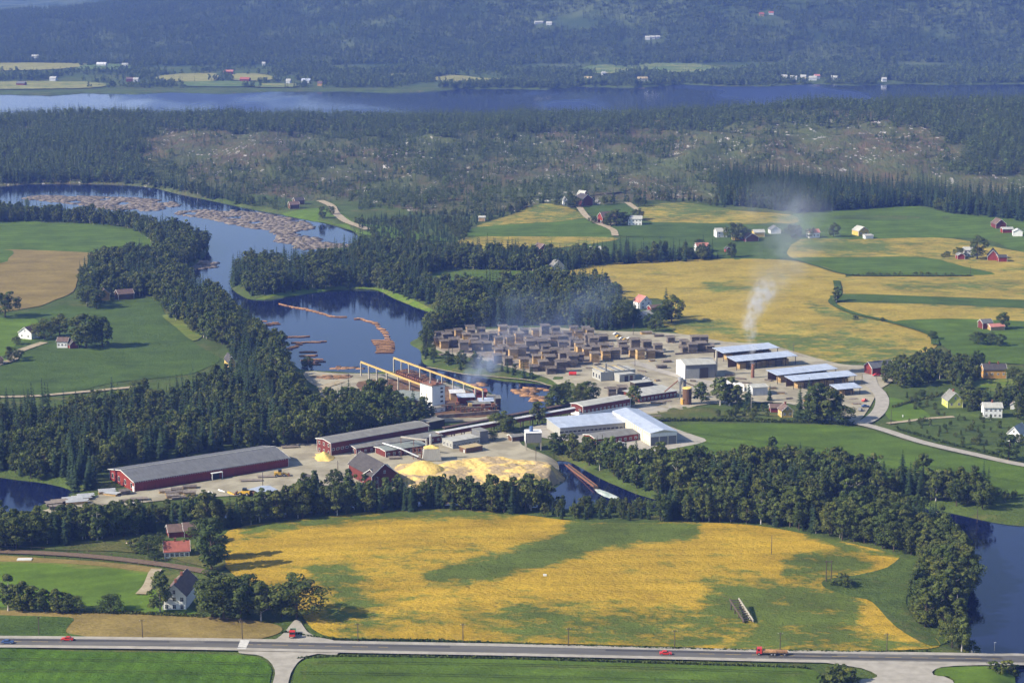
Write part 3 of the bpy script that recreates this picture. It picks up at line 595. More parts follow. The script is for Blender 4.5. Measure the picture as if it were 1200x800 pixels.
def gn_scatter(name, pts, protos, label, cat=None):
    """pts rows: x y z scale rot index -> one object whose geometry nodes place the plants"""
    pts = np.asarray(pts, float); me = bpy.data.meshes.new(name); me.vertices.add(len(pts)); me.vertices.foreach_set('co', pts[:, :3].astype(np.float32).ravel())
    for nm, ty, col in (('sc', 'FLOAT', 3), ('ro', 'FLOAT', 4)):
        a = me.attributes.new(nm, ty, 'POINT'); a.data.foreach_set('value', pts[:, col].astype(np.float32))
    a = me.attributes.new('ix', 'INT', 'POINT'); a.data.foreach_set('value', pts[:, 5].astype(np.int32)); me.update()
    o = link(name, me); ng = bpy.data.node_groups.new(name, 'GeometryNodeTree')
    ng.interface.new_socket('Geometry', in_out='INPUT', socket_type='NodeSocketGeometry'); ng.interface.new_socket('Geometry', in_out='OUTPUT', socket_type='NodeSocketGeometry')
    gi = ng.nodes.new('NodeGroupInput'); go = ng.nodes.new('NodeGroupOutput'); jn = ng.nodes.new('GeometryNodeJoinGeometry')
    for k, me2 in enumerate(protos):
        po = bpy.data.objects.new(me2.name+'_pattern', me2)
        sel = ng.nodes.new('FunctionNodeCompare'); sel.data_type = 'INT'; sel.operation = 'EQUAL'
        ia = ng.nodes.new('GeometryNodeInputNamedAttribute'); ia.data_type = 'INT'; ia.inputs[0].default_value = 'ix'
        si = [s for s in sel.inputs if s.type == 'INT']; ng.links.new([s for s in ia.outputs if s.name == 'Attribute' and s.enabled][0], si[0]); si[1].default_value = k
        oi = ng.nodes.new('GeometryNodeObjectInfo'); oi.inputs['Object'].default_value = po; oi.inputs['As Instance'].default_value = True
        ip = ng.nodes.new('GeometryNodeInstanceOnPoints'); ng.links.new(gi.outputs[0], ip.inputs['Points']); ng.links.new(sel.outputs[0], ip.inputs['Selection'])
        ng.links.new(oi.outputs['Geometry'], ip.inputs['Instance'])
        sa = ng.nodes.new('GeometryNodeInputNamedAttribute'); sa.data_type = 'FLOAT'; sa.inputs[0].default_value = 'sc'
        ra = ng.nodes.new('GeometryNodeInputNamedAttribute'); ra.data_type = 'FLOAT'; ra.inputs[0].default_value = 'ro'
        cx = ng.nodes.new('ShaderNodeCombineXYZ'); ng.links.new([s for s in ra.outputs if s.name == 'Attribute' and s.enabled][0], cx.inputs[2])
        ng.links.new([s for s in sa.outputs if s.name == 'Attribute' and s.enabled][0], ip.inputs['Scale']); ng.links.new(cx.outputs[0], ip.inputs['Rotation'])
        ng.links.new(ip.outputs[0], jn.inputs[0])
    ng.links.new(jn.outputs[0], go.inputs[0]); md = o.modifiers.new('scatter', 'NODES'); md.node_group = ng
    return tag(o, label, cat, kind='stuff')
WOODPTS = []
def zone(poly, gap, fs, hb, hs, lab_b, lab_s, single=True, dens=1.0, clump=0.0):
    """fill a pixel polygon of ground with trees; remembered in WOODPTS, made later"""
    q = catmull(poly, 3); w = P(q[:, 0], q[:, 1]); x0, y0 = w[:, 0].min(), w[:, 1].min(); x1, y1 = w[:, 0].max(), w[:, 1].max()
    X, Y = np.meshgrid(np.arange(x0, x1, gap), np.arange(y0, y1, gap)); X = X.ravel(); Y = Y.ravel()
    X = X+(rs.rand(len(X))-.5)*gap*.95; Y = Y+(rs.rand(len(Y))-.5)*gap*.95
    k = inside(w[:, :2], X, Y) & (rs.rand(len(X)) < dens); X, Y = X[k], Y[k]
    if clump: k = wob(X, Y, 26, 5)+.5*wob(X, Y, 60, 15) > clump-.6; X, Y = X[k], Y[k]
    k = rs.rand(len(X)) > .08+.22*(wob(X, Y, 24, 33) > .45); X, Y = X[k], Y[k]
    Z = h_at(X, Y); k = Z > .55
    for bx, by, br in BLOCK: k &= (X-bx)**2+(Y-by)**2 > br*br
    X, Y, Z = X[k], Y[k], Z[k]
    patch = fs+.9*wob(X, Y, 55, 22)*(0 < fs < 1)
    for x, y, z, p in zip(X, Y, Z, patch):
        sp = rnd.random() < p; lo, hi = hs if sp else hb
        hh = lo+(hi-lo)*(.15+.85*rnd.random())+(hi-lo)*.28*wob(x, y, 34, 14); hh = max(lo*.7, hh)*(.7 if rnd.random() < .12 else 1); WOODPTS.append((x, y, z, hh, 's' if sp else 'b', lab_s if sp else lab_b, single))
def block_px(px, py, r): q = P(float(px), float(py)); BLOCK.append((q[0], q[1], r))
# ---------------------------------------------------------------- building materials
def wallm(n, c, k=.82, sc=.6, r=.8, **kw): return mat(n, c, tuple(x*k for x in c), sc, r, stretch=(3, 3, .4), **kw)
Wm = dict(red=wallm('red_boards', (.24, .035, .022), .7), dred=wallm('dark_red_boards', (.15, .032, .022), .7), white=wallm('white_boards', (.78, .78, .76), .9), cream=wallm('cream_wall', (.62, .57, .40)),
  yellow=wallm('yellow_boards', (.62, .42, .10)), lime=wallm('lime_boards', (.60, .62, .14)), ochre=wallm('ochre_boards', (.55, .30, .06)), grey=wallm('grey_concrete', (.36, .36, .33), .85), brown=wallm('brown_boards', (.14, .075, .04)),
  dark=wallm('dark_timber', (.045, .035, .028)), tan=wallm('tan_boards', (.42, .28, .13)), tower=wallm('tower_white', (.80, .80, .78), .93), dgrey=wallm('dark_grey_sheet', (.16, .165, .17)), lgrey=wallm('pale_grey_sheet', (.50, .52, .53)))
def roofm(n, c, c2, sc=.5, rough=.75, **kw):
    m = mat(n, c, c2, sc, rough, stretch=(2.2, .5, 1), **kw); nt = m.node_tree; p = [x for x in nt.nodes if x.type == 'BSDF_PRINCIPLED'][0]; src = p.inputs['Base Color'].links[0].from_socket
    tc = N(nt, 'ShaderNodeTexCoord'); b = N(nt, 'ShaderNodeTexBrick'); b.inputs['Scale'].default_value = 1; b.inputs['Brick Width'].default_value = 2.4; b.inputs['Row Height'].default_value = 3.5; b.inputs['Mortar Size'].default_value = .05
    b.inputs['Color1'].default_value = (1.12, 1.12, 1.12, 1); b.inputs['Color2'].default_value = (.86, .86, .86, 1); b.inputs['Mortar'].default_value = (.62, .6, .58, 1); nt.links.new(tc.outputs['Object'], b.inputs['Vector'])
    col = mixc(nt, .55, src, mixc(nt, 1.0, src, b.outputs['Color'], 'MULTIPLY')); st = ramp(nt, noise(nt, tc.outputs['Object'], .16, 5, .7), [(.52, 0.0), (.72, .5)])
    nt.links.new(mixc(nt, st, col, tuple(x*.55+.02 for x in c2)), p.inputs['Base Color']); return m
Rm = dict(slate=roofm('slate_grey_roof', (.145, .15, .155), (.115, .118, .12)), dark=roofm('dark_roof', (.075, .068, .065), (.05, .045, .045)), tile=roofm('red_tile_roof', (.34, .11, .075), (.25, .08, .055)), pink=roofm('faded_red_roof', (.48, .20, .16), (.38, .15, .12)),
  blue=roofm('blue_grey_metal_roof', (.45, .50, .59), (.37, .42, .51), .15, .38, spec=.5), lgrey=roofm('pale_grey_roof', (.42, .42, .38), (.34, .34, .30), .3), grey=roofm('grey_felt_roof', (.21, .21, .19), (.17, .165, .15), .3), brown=roofm('brown_roof', (.16, .105, .085), (.11, .075, .06)),
  tan=roofm('tan_roof', (.45, .36, .19), (.36, .28, .14), .3), green=roofm('grey_green_roof', (.24, .265, .24), (.18, .20, .18), .3), silver=roofm('silver_roof', (.66, .66, .64), (.55, .55, .54), .2, .4, spec=.5))
M_glass = mat('window_glass', (.018, .022, .028), (.03, .034, .04), .5, .15, spec=.6)
M_frame = mat('window_frame_white', (.74, .74, .70), (.6, .6, .57), 2, .6)
M_trim = mat('trim_white', (.76, .75, .71), (.6, .6, .56), 2, .7)
M_steel = mat('steel', (.42, .43, .44), (.33, .34, .35), .8, .4, metal=.3)
M_rust = mat('rusty_steel', (.17, .075, .045), (.26, .12, .07), .7, .8)
M_brick = mat('chimney_brick', (.26, .10, .065), (.2, .08, .05), 2, .9)
M_pole = mat('grey_pole_wood', (.10, .075, .055), (.07, .055, .04), 2, .9)
M_yel = mat('yellow_steel', (.55, .40, .14), (.42, .30, .10), .3, .6)
M_conc = mat('concrete_post', (.42, .39, .32), (.33, .30, .25), .6, .9)
M_saw = mat('sawdust', (.76, .56, .17), (.60, .43, .14), .16, .95, .5, .05, stops=(.42, .58))
M_sawold = mat('old_sawdust', (.70, .50, .17), (.38, .29, .17), .11, .95, .9, .05, stops=(.44, .56))
WINC = {}
def win_mesh(w, h, cross):
    k = (round(w, 2), round(h, 2), cross)
    if k in WINC: return WINC[k]
    f = MB(); b = .12
    f.box(-w/2-b, w/2+b, -.06, 0, -b, 0); f.box(-w/2-b, w/2+b, -.06, 0, h, h+b); f.box(-w/2-b, -w/2, -.06, 0, 0, h); f.box(w/2, w/2+b, -.06, 0, 0, h)
    if cross: f.box(-.05, .05, -.06, 0, 0, h); f.box(-w/2, -.05, -.055, 0, h*.6, h*.6+.09); f.box(.05, w/2, -.055, 0, h*.6, h*.6+.09)
    p = MB(); p.box(-w/2, w/2, -.03, 0, 0, h)
    WINC[k] = (f.mesh('window', M_frame), p.mesh('pane', M_glass)); return WINC[k]
def add_win(root, face, s, z, a, b, w, h, cross=True):
    """face f: along x at y=0 looking -y; l: along y at x=0 looking -x"""
    fm, pm = win_mesh(w, h, cross)
    o = link('window', fm, root, (s, -.01, z) if face == 'f' else (-.01, s, z), 0 if face == 'f' else -math.pi/2); link('pane', pm, o)
def house(name, label, K, R=None, L=None, a=None, b=8.0, ang=0.0, h=5.0, rise=2.2, ridge='x', wall='red', roof='dark', win=None, doors=(), chim=(), trim=True, base=None, group=None, cat='house', over=.45, top=None, blk=True, ws=(1.0, 1.2), world=None, endwall=None, cross=True):
    k = PV(*K) if world is None else Vector(world)
    if R is not None:
        r = PV(*R); d = r-k; d.z = 0; a = d.length; ang = math.atan2(d.y, d.x)
    else: ang = math.radians(ang)
    if L is not None:
        l = PV(*L); d = l-k; b = abs(-d.x*math.sin(ang)+d.y*math.cos(ang))
    ca, sa = math.cos(ang), math.sin(ang)
    zs = [float(h_at(k.x+ca*u-sa*v, k.y+sa*u+ca*v)) for u in (0, a) for v in (0, b)]
    z0 = min(zs) if world is None else k.z; root = empty(name, (k.x, k.y, z0), ang); tag(root, label, cat, group)
    base = base or 0
    def profile(o=0.0): return None
    W_ = MB(); wm = [Wm[wall], Wm[endwall or wall]]
    zb = -1.2
    if ridge == 'x': W_.prism([(0, zb), (b, zb), (b, h), (b/2, h+rise), (0, h)], 'x', 0, a)
    elif ridge == 'y': W_.prism([(0, zb), (a, zb), (a, h), (a/2, h+rise), (0, h)], 'y', 0, b)
    elif ridge == 'mx': W_.prism([(0, zb), (b, zb), (b, h+rise), (0, h)], 'x', 0, a)      # single slope rising backwards
    else: W_.box(0, a, 0, b, zb, h)
    W_.build('wall', wm[0], root)
    t = .22; Rr = MB(); o = over
    def slab(pts):  # pts outline on top; thickness down
        V = [Vector(p) for p in pts]; V2 = [v-Vector((0, 0, t)) for v in V]
        Rr.add(V+V2, [(0, 1, 2, 3), (7, 6, 5, 4), (0, 4, 5, 1), (1, 5, 6, 2), (2, 6, 7, 3), (3, 7, 4, 0)])
    e = t+.02
    if ridge == 'x':
        s = rise/(b/2); zt = h+rise+e
        slab([(-o, -o, h-o*s+e), (a+o, -o, h-o*s+e), (a+o, b/2, zt), (-o, b/2, zt)]); slab([(-o, b/2, zt), (a+o, b/2, zt), (a+o, b+o, h-o*s+e), (-o, b+o, h-o*s+e)])
    elif ridge == 'y':
        s = rise/(a/2); zt = h+rise+e
        slab([(-o, -o, h-o*s+e), (a/2, -o, zt), (a/2, b+o, zt), (-o, b+o, h-o*s+e)]); slab([(a/2, -o, zt), (a+o, -o, h-o*s+e), (a+o, b+o, h-o*s+e), (a/2, b+o, zt)])
    elif ridge == 'mx':
        s = rise/b; slab([(-o, -o, h-o*s+e), (a+o, -o, h-o*s+e), (a+o, b+o, h+rise+o*s+e), (-o, b+o, h+rise+o*s+e)])
    else: Rr.box(-.2, a+.2, -.2, b+.2, h+.02, h+.3)
    ro = Rr.build('roof', Rm[roof], root)
    for (cx, cy) in chim:
        zc = h+rise*(1-abs(cy*2-1) if ridge == 'x' else 1-abs(cx*2-1)); c = MB(); X, Y = cx*a, cy*b
        c.box(X-.4, X+.4, Y-.4, Y+.4, zc-.6, zc+1.3); c.box(X-.5, X+.5, Y-.5, Y+.5, zc+1.3, zc+1.45); c.build('chimney', M_brick, ro)
    if trim and ridge in 'xy':
        w = .16
        def tb(p, q): MB().bar(p, q, w*.6, .34).build('bargeboard', M_trim, root)
        if ridge == 'x':
            for X in (-over-.04, a+over+.04):
                tb((X, -o, h-o*s+.1), (X, b/2, h+rise+.1)); tb((X, b+o, h-o*s+.1), (X, b/2, h+rise+.1))
        else:
            for Y in (-over-.04, b+over+.04):
                tb((-o, Y, h-o*s+.1), (a/2, Y, h+rise+.1)); tb((a+o, Y, h-o*s+.1), (a/2, Y, h+rise+.1))
        cbm = MB().box(-.09, .09, -.09, .09, -.3, h-.15).mesh('corner_board', M_trim)
        for X, Y in ((0, 0), (a, 0), (0, b), (a, b)): link('corner_board', cbm, root, (X, Y, 0))
    if base:
        B_ = MB(); B_.box(-.12, a+.12, -.12, b+.12, -1.3, base); B_.build('plinth', Wm['grey'], root)
    win = win or {}
    for face, spec in win.items():
        n, rows = spec[0], spec[1]; ln = a if face == 'f' else b; w, hh = spec[2] if len(spec) > 2 else ws
        for j in range(rows):
            z = (h/rows)*(j+.5)-hh*.5+.1
            for i in range(n): add_win(root, face, ln*(i+.5)/n, z, a, b, w, hh, cross)
        if (ridge == 'x' and face == 'l') or (ridge == 'y' and face == 'f'):
            if rise > 1.8 and len(spec) < 4: add_win(root, face, ln/2, h+rise*.15, a, b, w*.8, min(hh, rise*.55), cross)
    for face, s, w, hh, m_ in doors:
        D = MB()
        if face == 'f': D.box(s-w/2, s+w/2, -.07, .02, 0, hh)
        else: D.box(-.07, .02, s-w/2, s+w/2, 0, hh)
        D.build('door', Wm[m_] if isinstance(m_, str) else m_, root)
    if blk:
        n = max(1, int(a/6)); m2 = max(1, int(b/6))
        for i in range(n+1):
            for j in range(m2+1): BLOCK.append((k.x+ca*a*i/n-sa*b*j/m2, k.y+sa*a*i/n+ca*b*j/m2, 4.5))
    root['_dim'] = '%.1f %.1f' % (a, b); DIM[root.name] = (a, b, h, ang)
    return root
DIM = {}
# ---------------------------------------------------------------- lumber, logs
M_lum = mat('fresh_lumber', (.56, .38, .17), (.40, .27, .12), .8, .9, rand=.5)
M_lumg = mat('weathered_lumber', (.23, .19, .15), (.15, .13, .11), .8, .9, rand=.5)
M_logend = mat('peeled_logs', (.42, .235, .11), (.25, .14, .07), .6, .9, rand=.5)
M_loggr = mat('grey_logs', (.20, .165, .14), (.13, .105, .09), .3, .9)
M_tarp = mat('grey_tarpaulin', (.46, .47, .47), (.34, .35, .36), .4, .6)
def stack_protos():
    out = []
    for i, (w, d, h, mm) in enumerate([(5.4, 5.0, 5.0, M_lum), (5.2, 4.6, 4.4, M_lumg), (6.0, 5.0, 5.6, M_lumg), (5.0, 4.6, 5.4, M_lum), (5.6, 4.8, 3.2, M_lumg)]):
        packs = []
        n = 4 if h > 4 else 3; z = .35
        for j in range(n):
            m = MB(); hh = (h-.35)/n-.24; q = random.Random(i*9+j)
            for l in range(5):
                z1 = z+hh*l/5; jx = q.uniform(-.08, .08); jy = q.uniform(-.08, .08); m.box(-w/2+jx, w/2+jx, -d/2+jy, d/2+jy, z1, z1+hh/5-.05)
            m.box(-w/2+.3, -w/2+.5, -d/2+.05, d/2-.05, z-.24, z+.02); m.box(w/2-.5, w/2-.3, -d/2+.05, d/2-.05, z-.24, z+.02)
            packs.append(m.mesh('board_pack', mm)); z += hh+.24
        c = MB(); q = random.Random(i)
        for j in range(7):
            y0 = -d/2-.5+(d+1)*j/7; zz = z+.25+.5*(j/6)+q.uniform(-.05, .08); c.box(-w/2-.5-q.random()*.3, w/2+.5+q.random()*.3, y0, y0+(d+1)/7-.05, zz, zz+.08)
        c.box(-w/2, w/2, d/2-.3, d/2-.1, z, z+.7); c.box(-w/2, w/2, -d/2+.1, -d/2+.3, z, z+.3)
        f = MB()
        for X in (-w/2+.4, 0, w/2-.4): f.box(X-.15, X+.15, -d/2, d/2, -.4, .34)
        out.append((packs, c.mesh('cover_boards', M_lumg), f.mesh('footing', M_pole)))
    return out
STK = stack_protos()
def stack(px, py, kind, label, group, rz=None, s=1.0, name='board_stack', sz=1.0):
    q = P(float(px), float(py)); packs, c, f = STK[kind]; rz = rnd.uniform(-.08, .08)+STACK_RZ if rz is None else rz
    r = empty(name, (q[0], q[1], q[2]+.05), rz); r.scale = (s, s, s*sz); tag(r, label, 'board stack', group)
    for p in packs: link('board_pack', p, r)
    link('cover_boards', c, r); link('footing', f, r); return r
STACK_RZ = math.radians(9)
def low_pile_meshes():
    out = []
    for i, mm in enumerate((M_lumg, M_lum, M_tarp)):
        m = MB(); q = random.Random(50+i)
        for l in range(4):
            for j in range(5): y = -1.4+j*.56+q.uniform(-.03, .03); m.box(-2.7+q.uniform(-.2, .2), 2.7+q.uniform(-.2, .2), y, y+.5, .15+l*.32, .15+l*.32+.27)
        c = MB()
        for j in range(4): c.box(-3+q.uniform(-.3, .3), 3+q.uniform(-.3, .3), -1.7+j*.85, -1.7+j*.85+.8, 1.48+.04*j, 1.56+.04*j)
        out.append((m.mesh('boards', mm if i < 2 else M_lum), c.mesh('cover_boards', M_lumg if i < 2 else M_tarp)))
    return out
LOWP = low_pile_meshes()
def pile(px, py, kind, label, group=None, rz=.3, s=(1, 1, 1), name='lumber_pile'):
    q = P(float(px), float(py)); r = empty(name, (q[0], q[1], q[2]+.1), rz); r.scale = s; tag(r, label, 'lumber pile', group)
    link('boards', LOWP[kind][0], r); link('cover_boards', LOWP[kind][1], r); return r
def bundle_mesh(seed, L=5.5, n=11, mm=None, rr=.19):
    q = random.Random(seed); m = MB()
    for i in range(n):
        y = (i % 4-1.5)*.42+q.uniform(-.05, .05); z = .05+(i//4)*.3; dx = q.uniform(-.5, .5); r = rr*q.uniform(.8, 1.15)
        m.tube((-L/2+dx, y, z), (L/2+dx, y+q.uniform(-.15, .15), z), r, r*.85, 6)
    return m.mesh('log_bundle', mm or M_logend)
BUN = [bundle_mesh(i) for i in range(4)]
# ================================================================ the mill, west part
B = house
warehouse = B('warehouse', 'long red warehouse with a grey roof and white windows in its gable', (158,576.5), (338,547), (127,561.5), h=4.9, rise=2.6, wall='red', roof='slate', win={'l': (4, 1, (1.7, 2.2), 0)}, doors=[('f', 41, 4.5, 3.4, 'dark'), ('l', 1.6, 1.6, 2.6, 'white')], over=.7, cat='warehouse', cross=False)
a_, b_, h_, _ = DIM['warehouse']
m = MB(); 
for i in range(int(a_/1.2)): m.box(.5+i*1.2, .62+i*1.2, -.55, -.05, h_-.5, h_-.1)
tag(m.build('rafter_ends', M_trim, warehouse), kind='stuff')
m = MB(); m.box(38.2, 44, -2.6, -.75, 3.7, 3.9); m.box(38.3, 38.6, -2.5, -2.2, -.5, 3.7); m.box(43.6, 43.9, -2.5, -2.2, -.5, 3.7); m.build('porch', M_trim, warehouse)
m = MB(); m.bar((-.7, b_/2, h_+2.9), (a_+.7, b_/2, h_+2.9), .5, .12); m.build('ridge_cap', Rm['lgrey'], warehouse)
mill1 = B('saw_hall', 'tallest dark red saw hall with low grey roof, rearmost of three red halls', (388,534.5), (502,514.5), (373.5,528.5), h=7.0, rise=.9, wall='dred', roof='grey', win={'l': (3, 2, (1.1, 1.4), 0), 'f': (22, 1, (1.4, .9), 0)}, over=.6, cat='saw hall', cross=False)
B('saw_hall', 'lower red hall with brown grey roof in front of the tall saw hall', (417.5,533), (517,518.5), (407,527.5), h=3.8, rise=.8, wall='dred', roof='grey', win={'l': (2, 1, (1.3, 1.8), 0), 'f': (14, 1, (1.1, 1.0), 0)}, over=.6, cat='saw hall')
B('saw_hall', 'small red hall with pale grey green roof beside the sawdust hopper', (452,536.5), (499,530), (438,531.5), h=3.8, rise=.5, wall='dred', roof='green', win={'f': (7, 1, (1.2, 1.3), 0)}, over=.6, cat='saw hall')
B('red_barn', 'small red barn end showing behind the trees left of the big barn', (358,577), (374,574), (348,574.5), h=5.0, rise=2.4, ridge='y', wall='red', roof='dark', cat='barn')
B('red_barn', 'large dark roofed red barn half hidden by leafy trees', (436,573), a=13, b=27, ang=28, h=6.2, rise=5.2, ridge='y', wall='dred', roof='dark', cat='barn', win={'f': (3, 1, (1, 1.2))})
B('red_barn', 'red barn wing with dark slate roof beside the sawdust heap', (443,572), (462,565.5), b=9, h=5.4, rise=3.0, wall='dred', roof='slate', cat='barn', win={'f': (3, 1, (1, 1.2))})
B('open_shed', 'low brown shed with a pale blue metal roof in the sand yard', (307,584), (322,580), b=9, h=2.6, rise=.8, wall='brown', roof='blue', over=1.0, trim=False, cat='shed')
B('grey_office', 'flat roofed grey office block with yellow box at its corner', (530.5,526.5), (562.5,521), (522.5,521.5), h=3.9, rise=.5, ridge='flat', wall='grey', roof='lgrey', win={'f': (7, 1, (1.4, 1.0)), 'l': (3, 1, (1.2, 1.6))}, cat='office')
B('grey_annex', 'taller plain grey annex at the right end of the grey office', (562.5,520), (572.5,518.5), b=8, h=6.2, rise=.4, ridge='flat', wall='dgrey', roof='grey', cat='annex', trim=False)
B('brown_hut', 'small brown hut with tan roof beside the sawdust heap', (546,531.8), (565.5,528.5), (539,529), h=2.8, rise=.4, ridge='flat', wall='brown', roof='tan', cat='hut', doors=[('l', 1.5, 1.2, 2.1, 'lgrey')])
B('small_hut', 'small red brown hut between trees left of the white hopper', (600,518), (614,516.5), b=5, h=2.7, rise=.7, wall='brown', roof='grey', cat='hut')
B('dark_shed', 'flat dark roofed shed behind the end of the saw halls', (503,504), (521,500.5), b=7, h=4.2, rise=.3, ridge='flat', wall='dark', roof='grey', cat='shed', trim=False)
# white tower and its low block
tw = B('white_tower', 'tall white concrete sorting tower with dark windows and yellow lettering', (506.5,481.5), (521.6,479), (497,476.5), h=13.4, rise=.1, ridge='flat', wall='tower', roof='grey', cat='tower', trim=False)
ta, tb, th, _ = DIM[tw.name]
for z in (1.6, 4.2, 6.8, 9.4, 11.4): add_win(tw, 'f', ta*.74, z, ta, tb, 1.7, .95, False)
m = MB(); q = random.Random(3)
for i in range(8):
    z = 11.6-i*1.15; m.box(-.05, .0, tb*.42, tb*.42+.9, z, z+.18); m.box(-.05, .0, tb*.42, tb*.42+.22, z-.7, z)
    if i % 2: m.box(-.05, .0, tb*.42+.7, tb*.42+.9, z-.7, z)
    else: m.box(-.05, .0, tb*.42+.22, tb*.42+.9, z-.7, z-.52)
m.build('lettering', M_yel, tw)
m = MB(); m.box(.6, ta-.8, .8, tb-.8, 13.7, 14.2, 0); m.tube((ta*.3, tb*.5, 13.7), (ta*.3, tb*.5, 15.6), .5, .4, 8, 1); m.tube((ta*.82, tb*.4, 13.7), (ta*.82, tb*.4, 16), .6, .5, 8, 1); m.box(ta*.4, ta*.6, 1.2, 2.4, 14.2, 15.0, 0)
m.build('roof_gear', [M_rust, M_steel], tw)
B('low_block', 'low block with white base and brown top at the foot of the white tower', (498.7,486), (521.8,482.5), (490.5,482), h=2.6, rise=.1, ridge='flat', wall='white', roof='grey', cat='block', trim=False, win={'f': (3, 1, (1.5, .6))})
B('brown_hall', 'brown boarded hall with a wide grey roof left of the white tower', (492,481.5), (497,479.5), (453,473), h=5.0, rise=.5, ridge='flat', wall='brown', roof='grey', cat='hall', a=None, trim=False) if False else B('brown_hall', 'brown boarded hall with a wide grey roof left of the white tower', (454,475.5), (495,479.5), b=17, h=4.8, rise=.6, ridge='mx', wall='brown', roof='green', cat='hall', trim=False, over=.6)
# crane runways
def runway(label, p0, p1, gposts, hgt, gname='concrete posted log crane runways'):
    A, Bp = PV(*p0), PV(*p1); r = empty('crane_runway', A); tag(r, label, 'crane runway', gname)
    d = Bp-A; d.z = 0; m = MB(); m.bar((0, 0, hgt+.7), (d.x, d.y, hgt+.5), .8, 1.0); m.build('beam', M_yel, r)
    m = MB(); m.bar((0, 0, hgt+1.1), (d.x, d.y, hgt+1.1), .25, .18); m.build('rail', M_rust, r)
    pm = MB(); pm.box(-.35, .35, -.35, .35, -3, hgt-.35); pm.box(-.7, .7, -.45, .45, hgt-.35, hgt-.06); me = pm.mesh('post', M_conc)
    for t in gposts: o = link('post', me, r, (d.x*t, d.y*t, 0), math.atan2(d.y, d.x))
runway('yellow crane runway on posts ending behind the white tower', (423.2,441), (497.5,469.5), [0, .13, .26, .42, .6, .78, .95], 8.0)
runway('longer yellow crane runway reaching out over the pond edge', (461.7,436.5), (566,475.5), [0, .09, .18, .31, .43, .56, .68, .8, .92, 1], 8.2)
q1 = PV(579.7, 481); m = MB(); m.box(-.4, .4, -.4, .4, -2, 8.2); m.box(-4.5, .5, -.5, .5, 8.2, 9.0); tag(m.build('crane_post', M_conc, None, q1, .1), 'single pale concrete post with arm at the right end of the log sorter', 'post')
# log sorting table and clutter
def junk(name, label, cat, px, py, boxes, rz=.1, group=None, z=0):
    """a small machine or shed: list of (part, material, [boxes x0 x1 y0 y1 z0 z1])"""
    p = PV(px, py); r = empty(name, (p.x, p.y, p.z+z), rz); tag(r, label, cat, group); BLOCK.append((p.x, p.y, 5))
    for part, mm, bs in boxes:
        m = MB()
        for b in bs: m.box(*b)
        m.build(part, mm, r)
    return r
ang_s = ang2(PV(566, 473)-PV(461.7, 434))
A = PV(463, 440); Bp = PV(505, 456); d = Bp-A; Ls = d.to_2d().length; r = empty('log_sorter', A, math.atan2(d.y, d.x)); tag(r, 'dark steel log sorting table full of logs between the crane runways', 'log sorter'); BLOCK.append((A.x, A.y, 8))
m = MB()
for k in range(2): m.box(0, Ls, 1.0+k*7, 1.5+k*7, 1.6, 2.4)
for i in range(16): m.box(Ls*i/16, Ls*i/16+.4, .5, 9, -1.5, 3.2)
m.build('frame', M_rust, r); m = MB(); q = random.Random(5)
for i in range(90): x = q.uniform(0, Ls); y = q.uniform(.5, 8); m.tube((x, y, q.uniform(2.6, 3.2)), (x+q.uniform(-.6, .6), y+q.uniform(2, 4), q.uniform(2.6, 3.6)), .2, .17, 5, q.randrange(2))
m.build('logs_on_table', [M_loggr, M_logend], r)
for px, py, w, dd, h, wl, rf, lb in [(528,470,8,6,4.5,'tan','silver','small tan shed with a silver roof right of the white tower'), (537,474,9,6,4,'red','blue','red shed with pale blue roof among the sorting machinery'), (549,478,12,5,3.6,'red','grey','long red shed with dark roof among the sorting machinery'), (562,476,8,6,5,'dark','blue','dark shed with pale roof near the pond inlet'), (556,468,7,5,5,'red','tile','small rust red shed behind the sorting machinery'), (570,470,8,5,4.4,'brown','grey','brown shed beside the single crane post')]:
    B('mill_shed', lb, (px, py), a=w, b=dd, ang=8, h=h, rise=.6, ridge='mx', wall=wl, roof=rf, cat='shed', trim=False)
q = random.Random(8)
for i, (px, py, lb) in enumerate([(530,482,'rusty conveyor frame just right of the white tower'), (545,484,'rusty conveyor frame below the long red shed'), (560,485,'rusty conveyor frame above the wooden wharf wall'), (572,484,'rusty conveyor frame beside the pond inlet')]):
    bs = [(-5+k*2.4, -4.7+k*2.4, 0, .3, 0, 3.5) for k in range(5)]+[(-5+k*2.4, -4.7+k*2.4, 3, 3.3, 0, 3.0) for k in range(5)]
    junk('conveyor_frame', lb, 'conveyor', px, py, [('leg', M_rust, bs), ('belt', M_pole, [(-6, 6, .3, 2.9, 3.0, 3.5)]), ('hopper', M_yel if i == 1 else M_rust, [(2, 4, .6, 2.6, 3.5, 5.0)])], .15)
A = PV(512, 491); Bp = PV(585, 489)
tag(MB().build('x', M_rust) if False else MB().bar((0, 0, .6), (Bp.x-A.x, Bp.y-A.y, .6), 1.0, 3.4).build('wharf_wall', [mat('wharf_timber', (.20, .12, .08), (.30, .24, .18), .4, .95, .1)], None, A), 'old reddish wooden wharf wall under the sorting machinery', 'wharf wall')
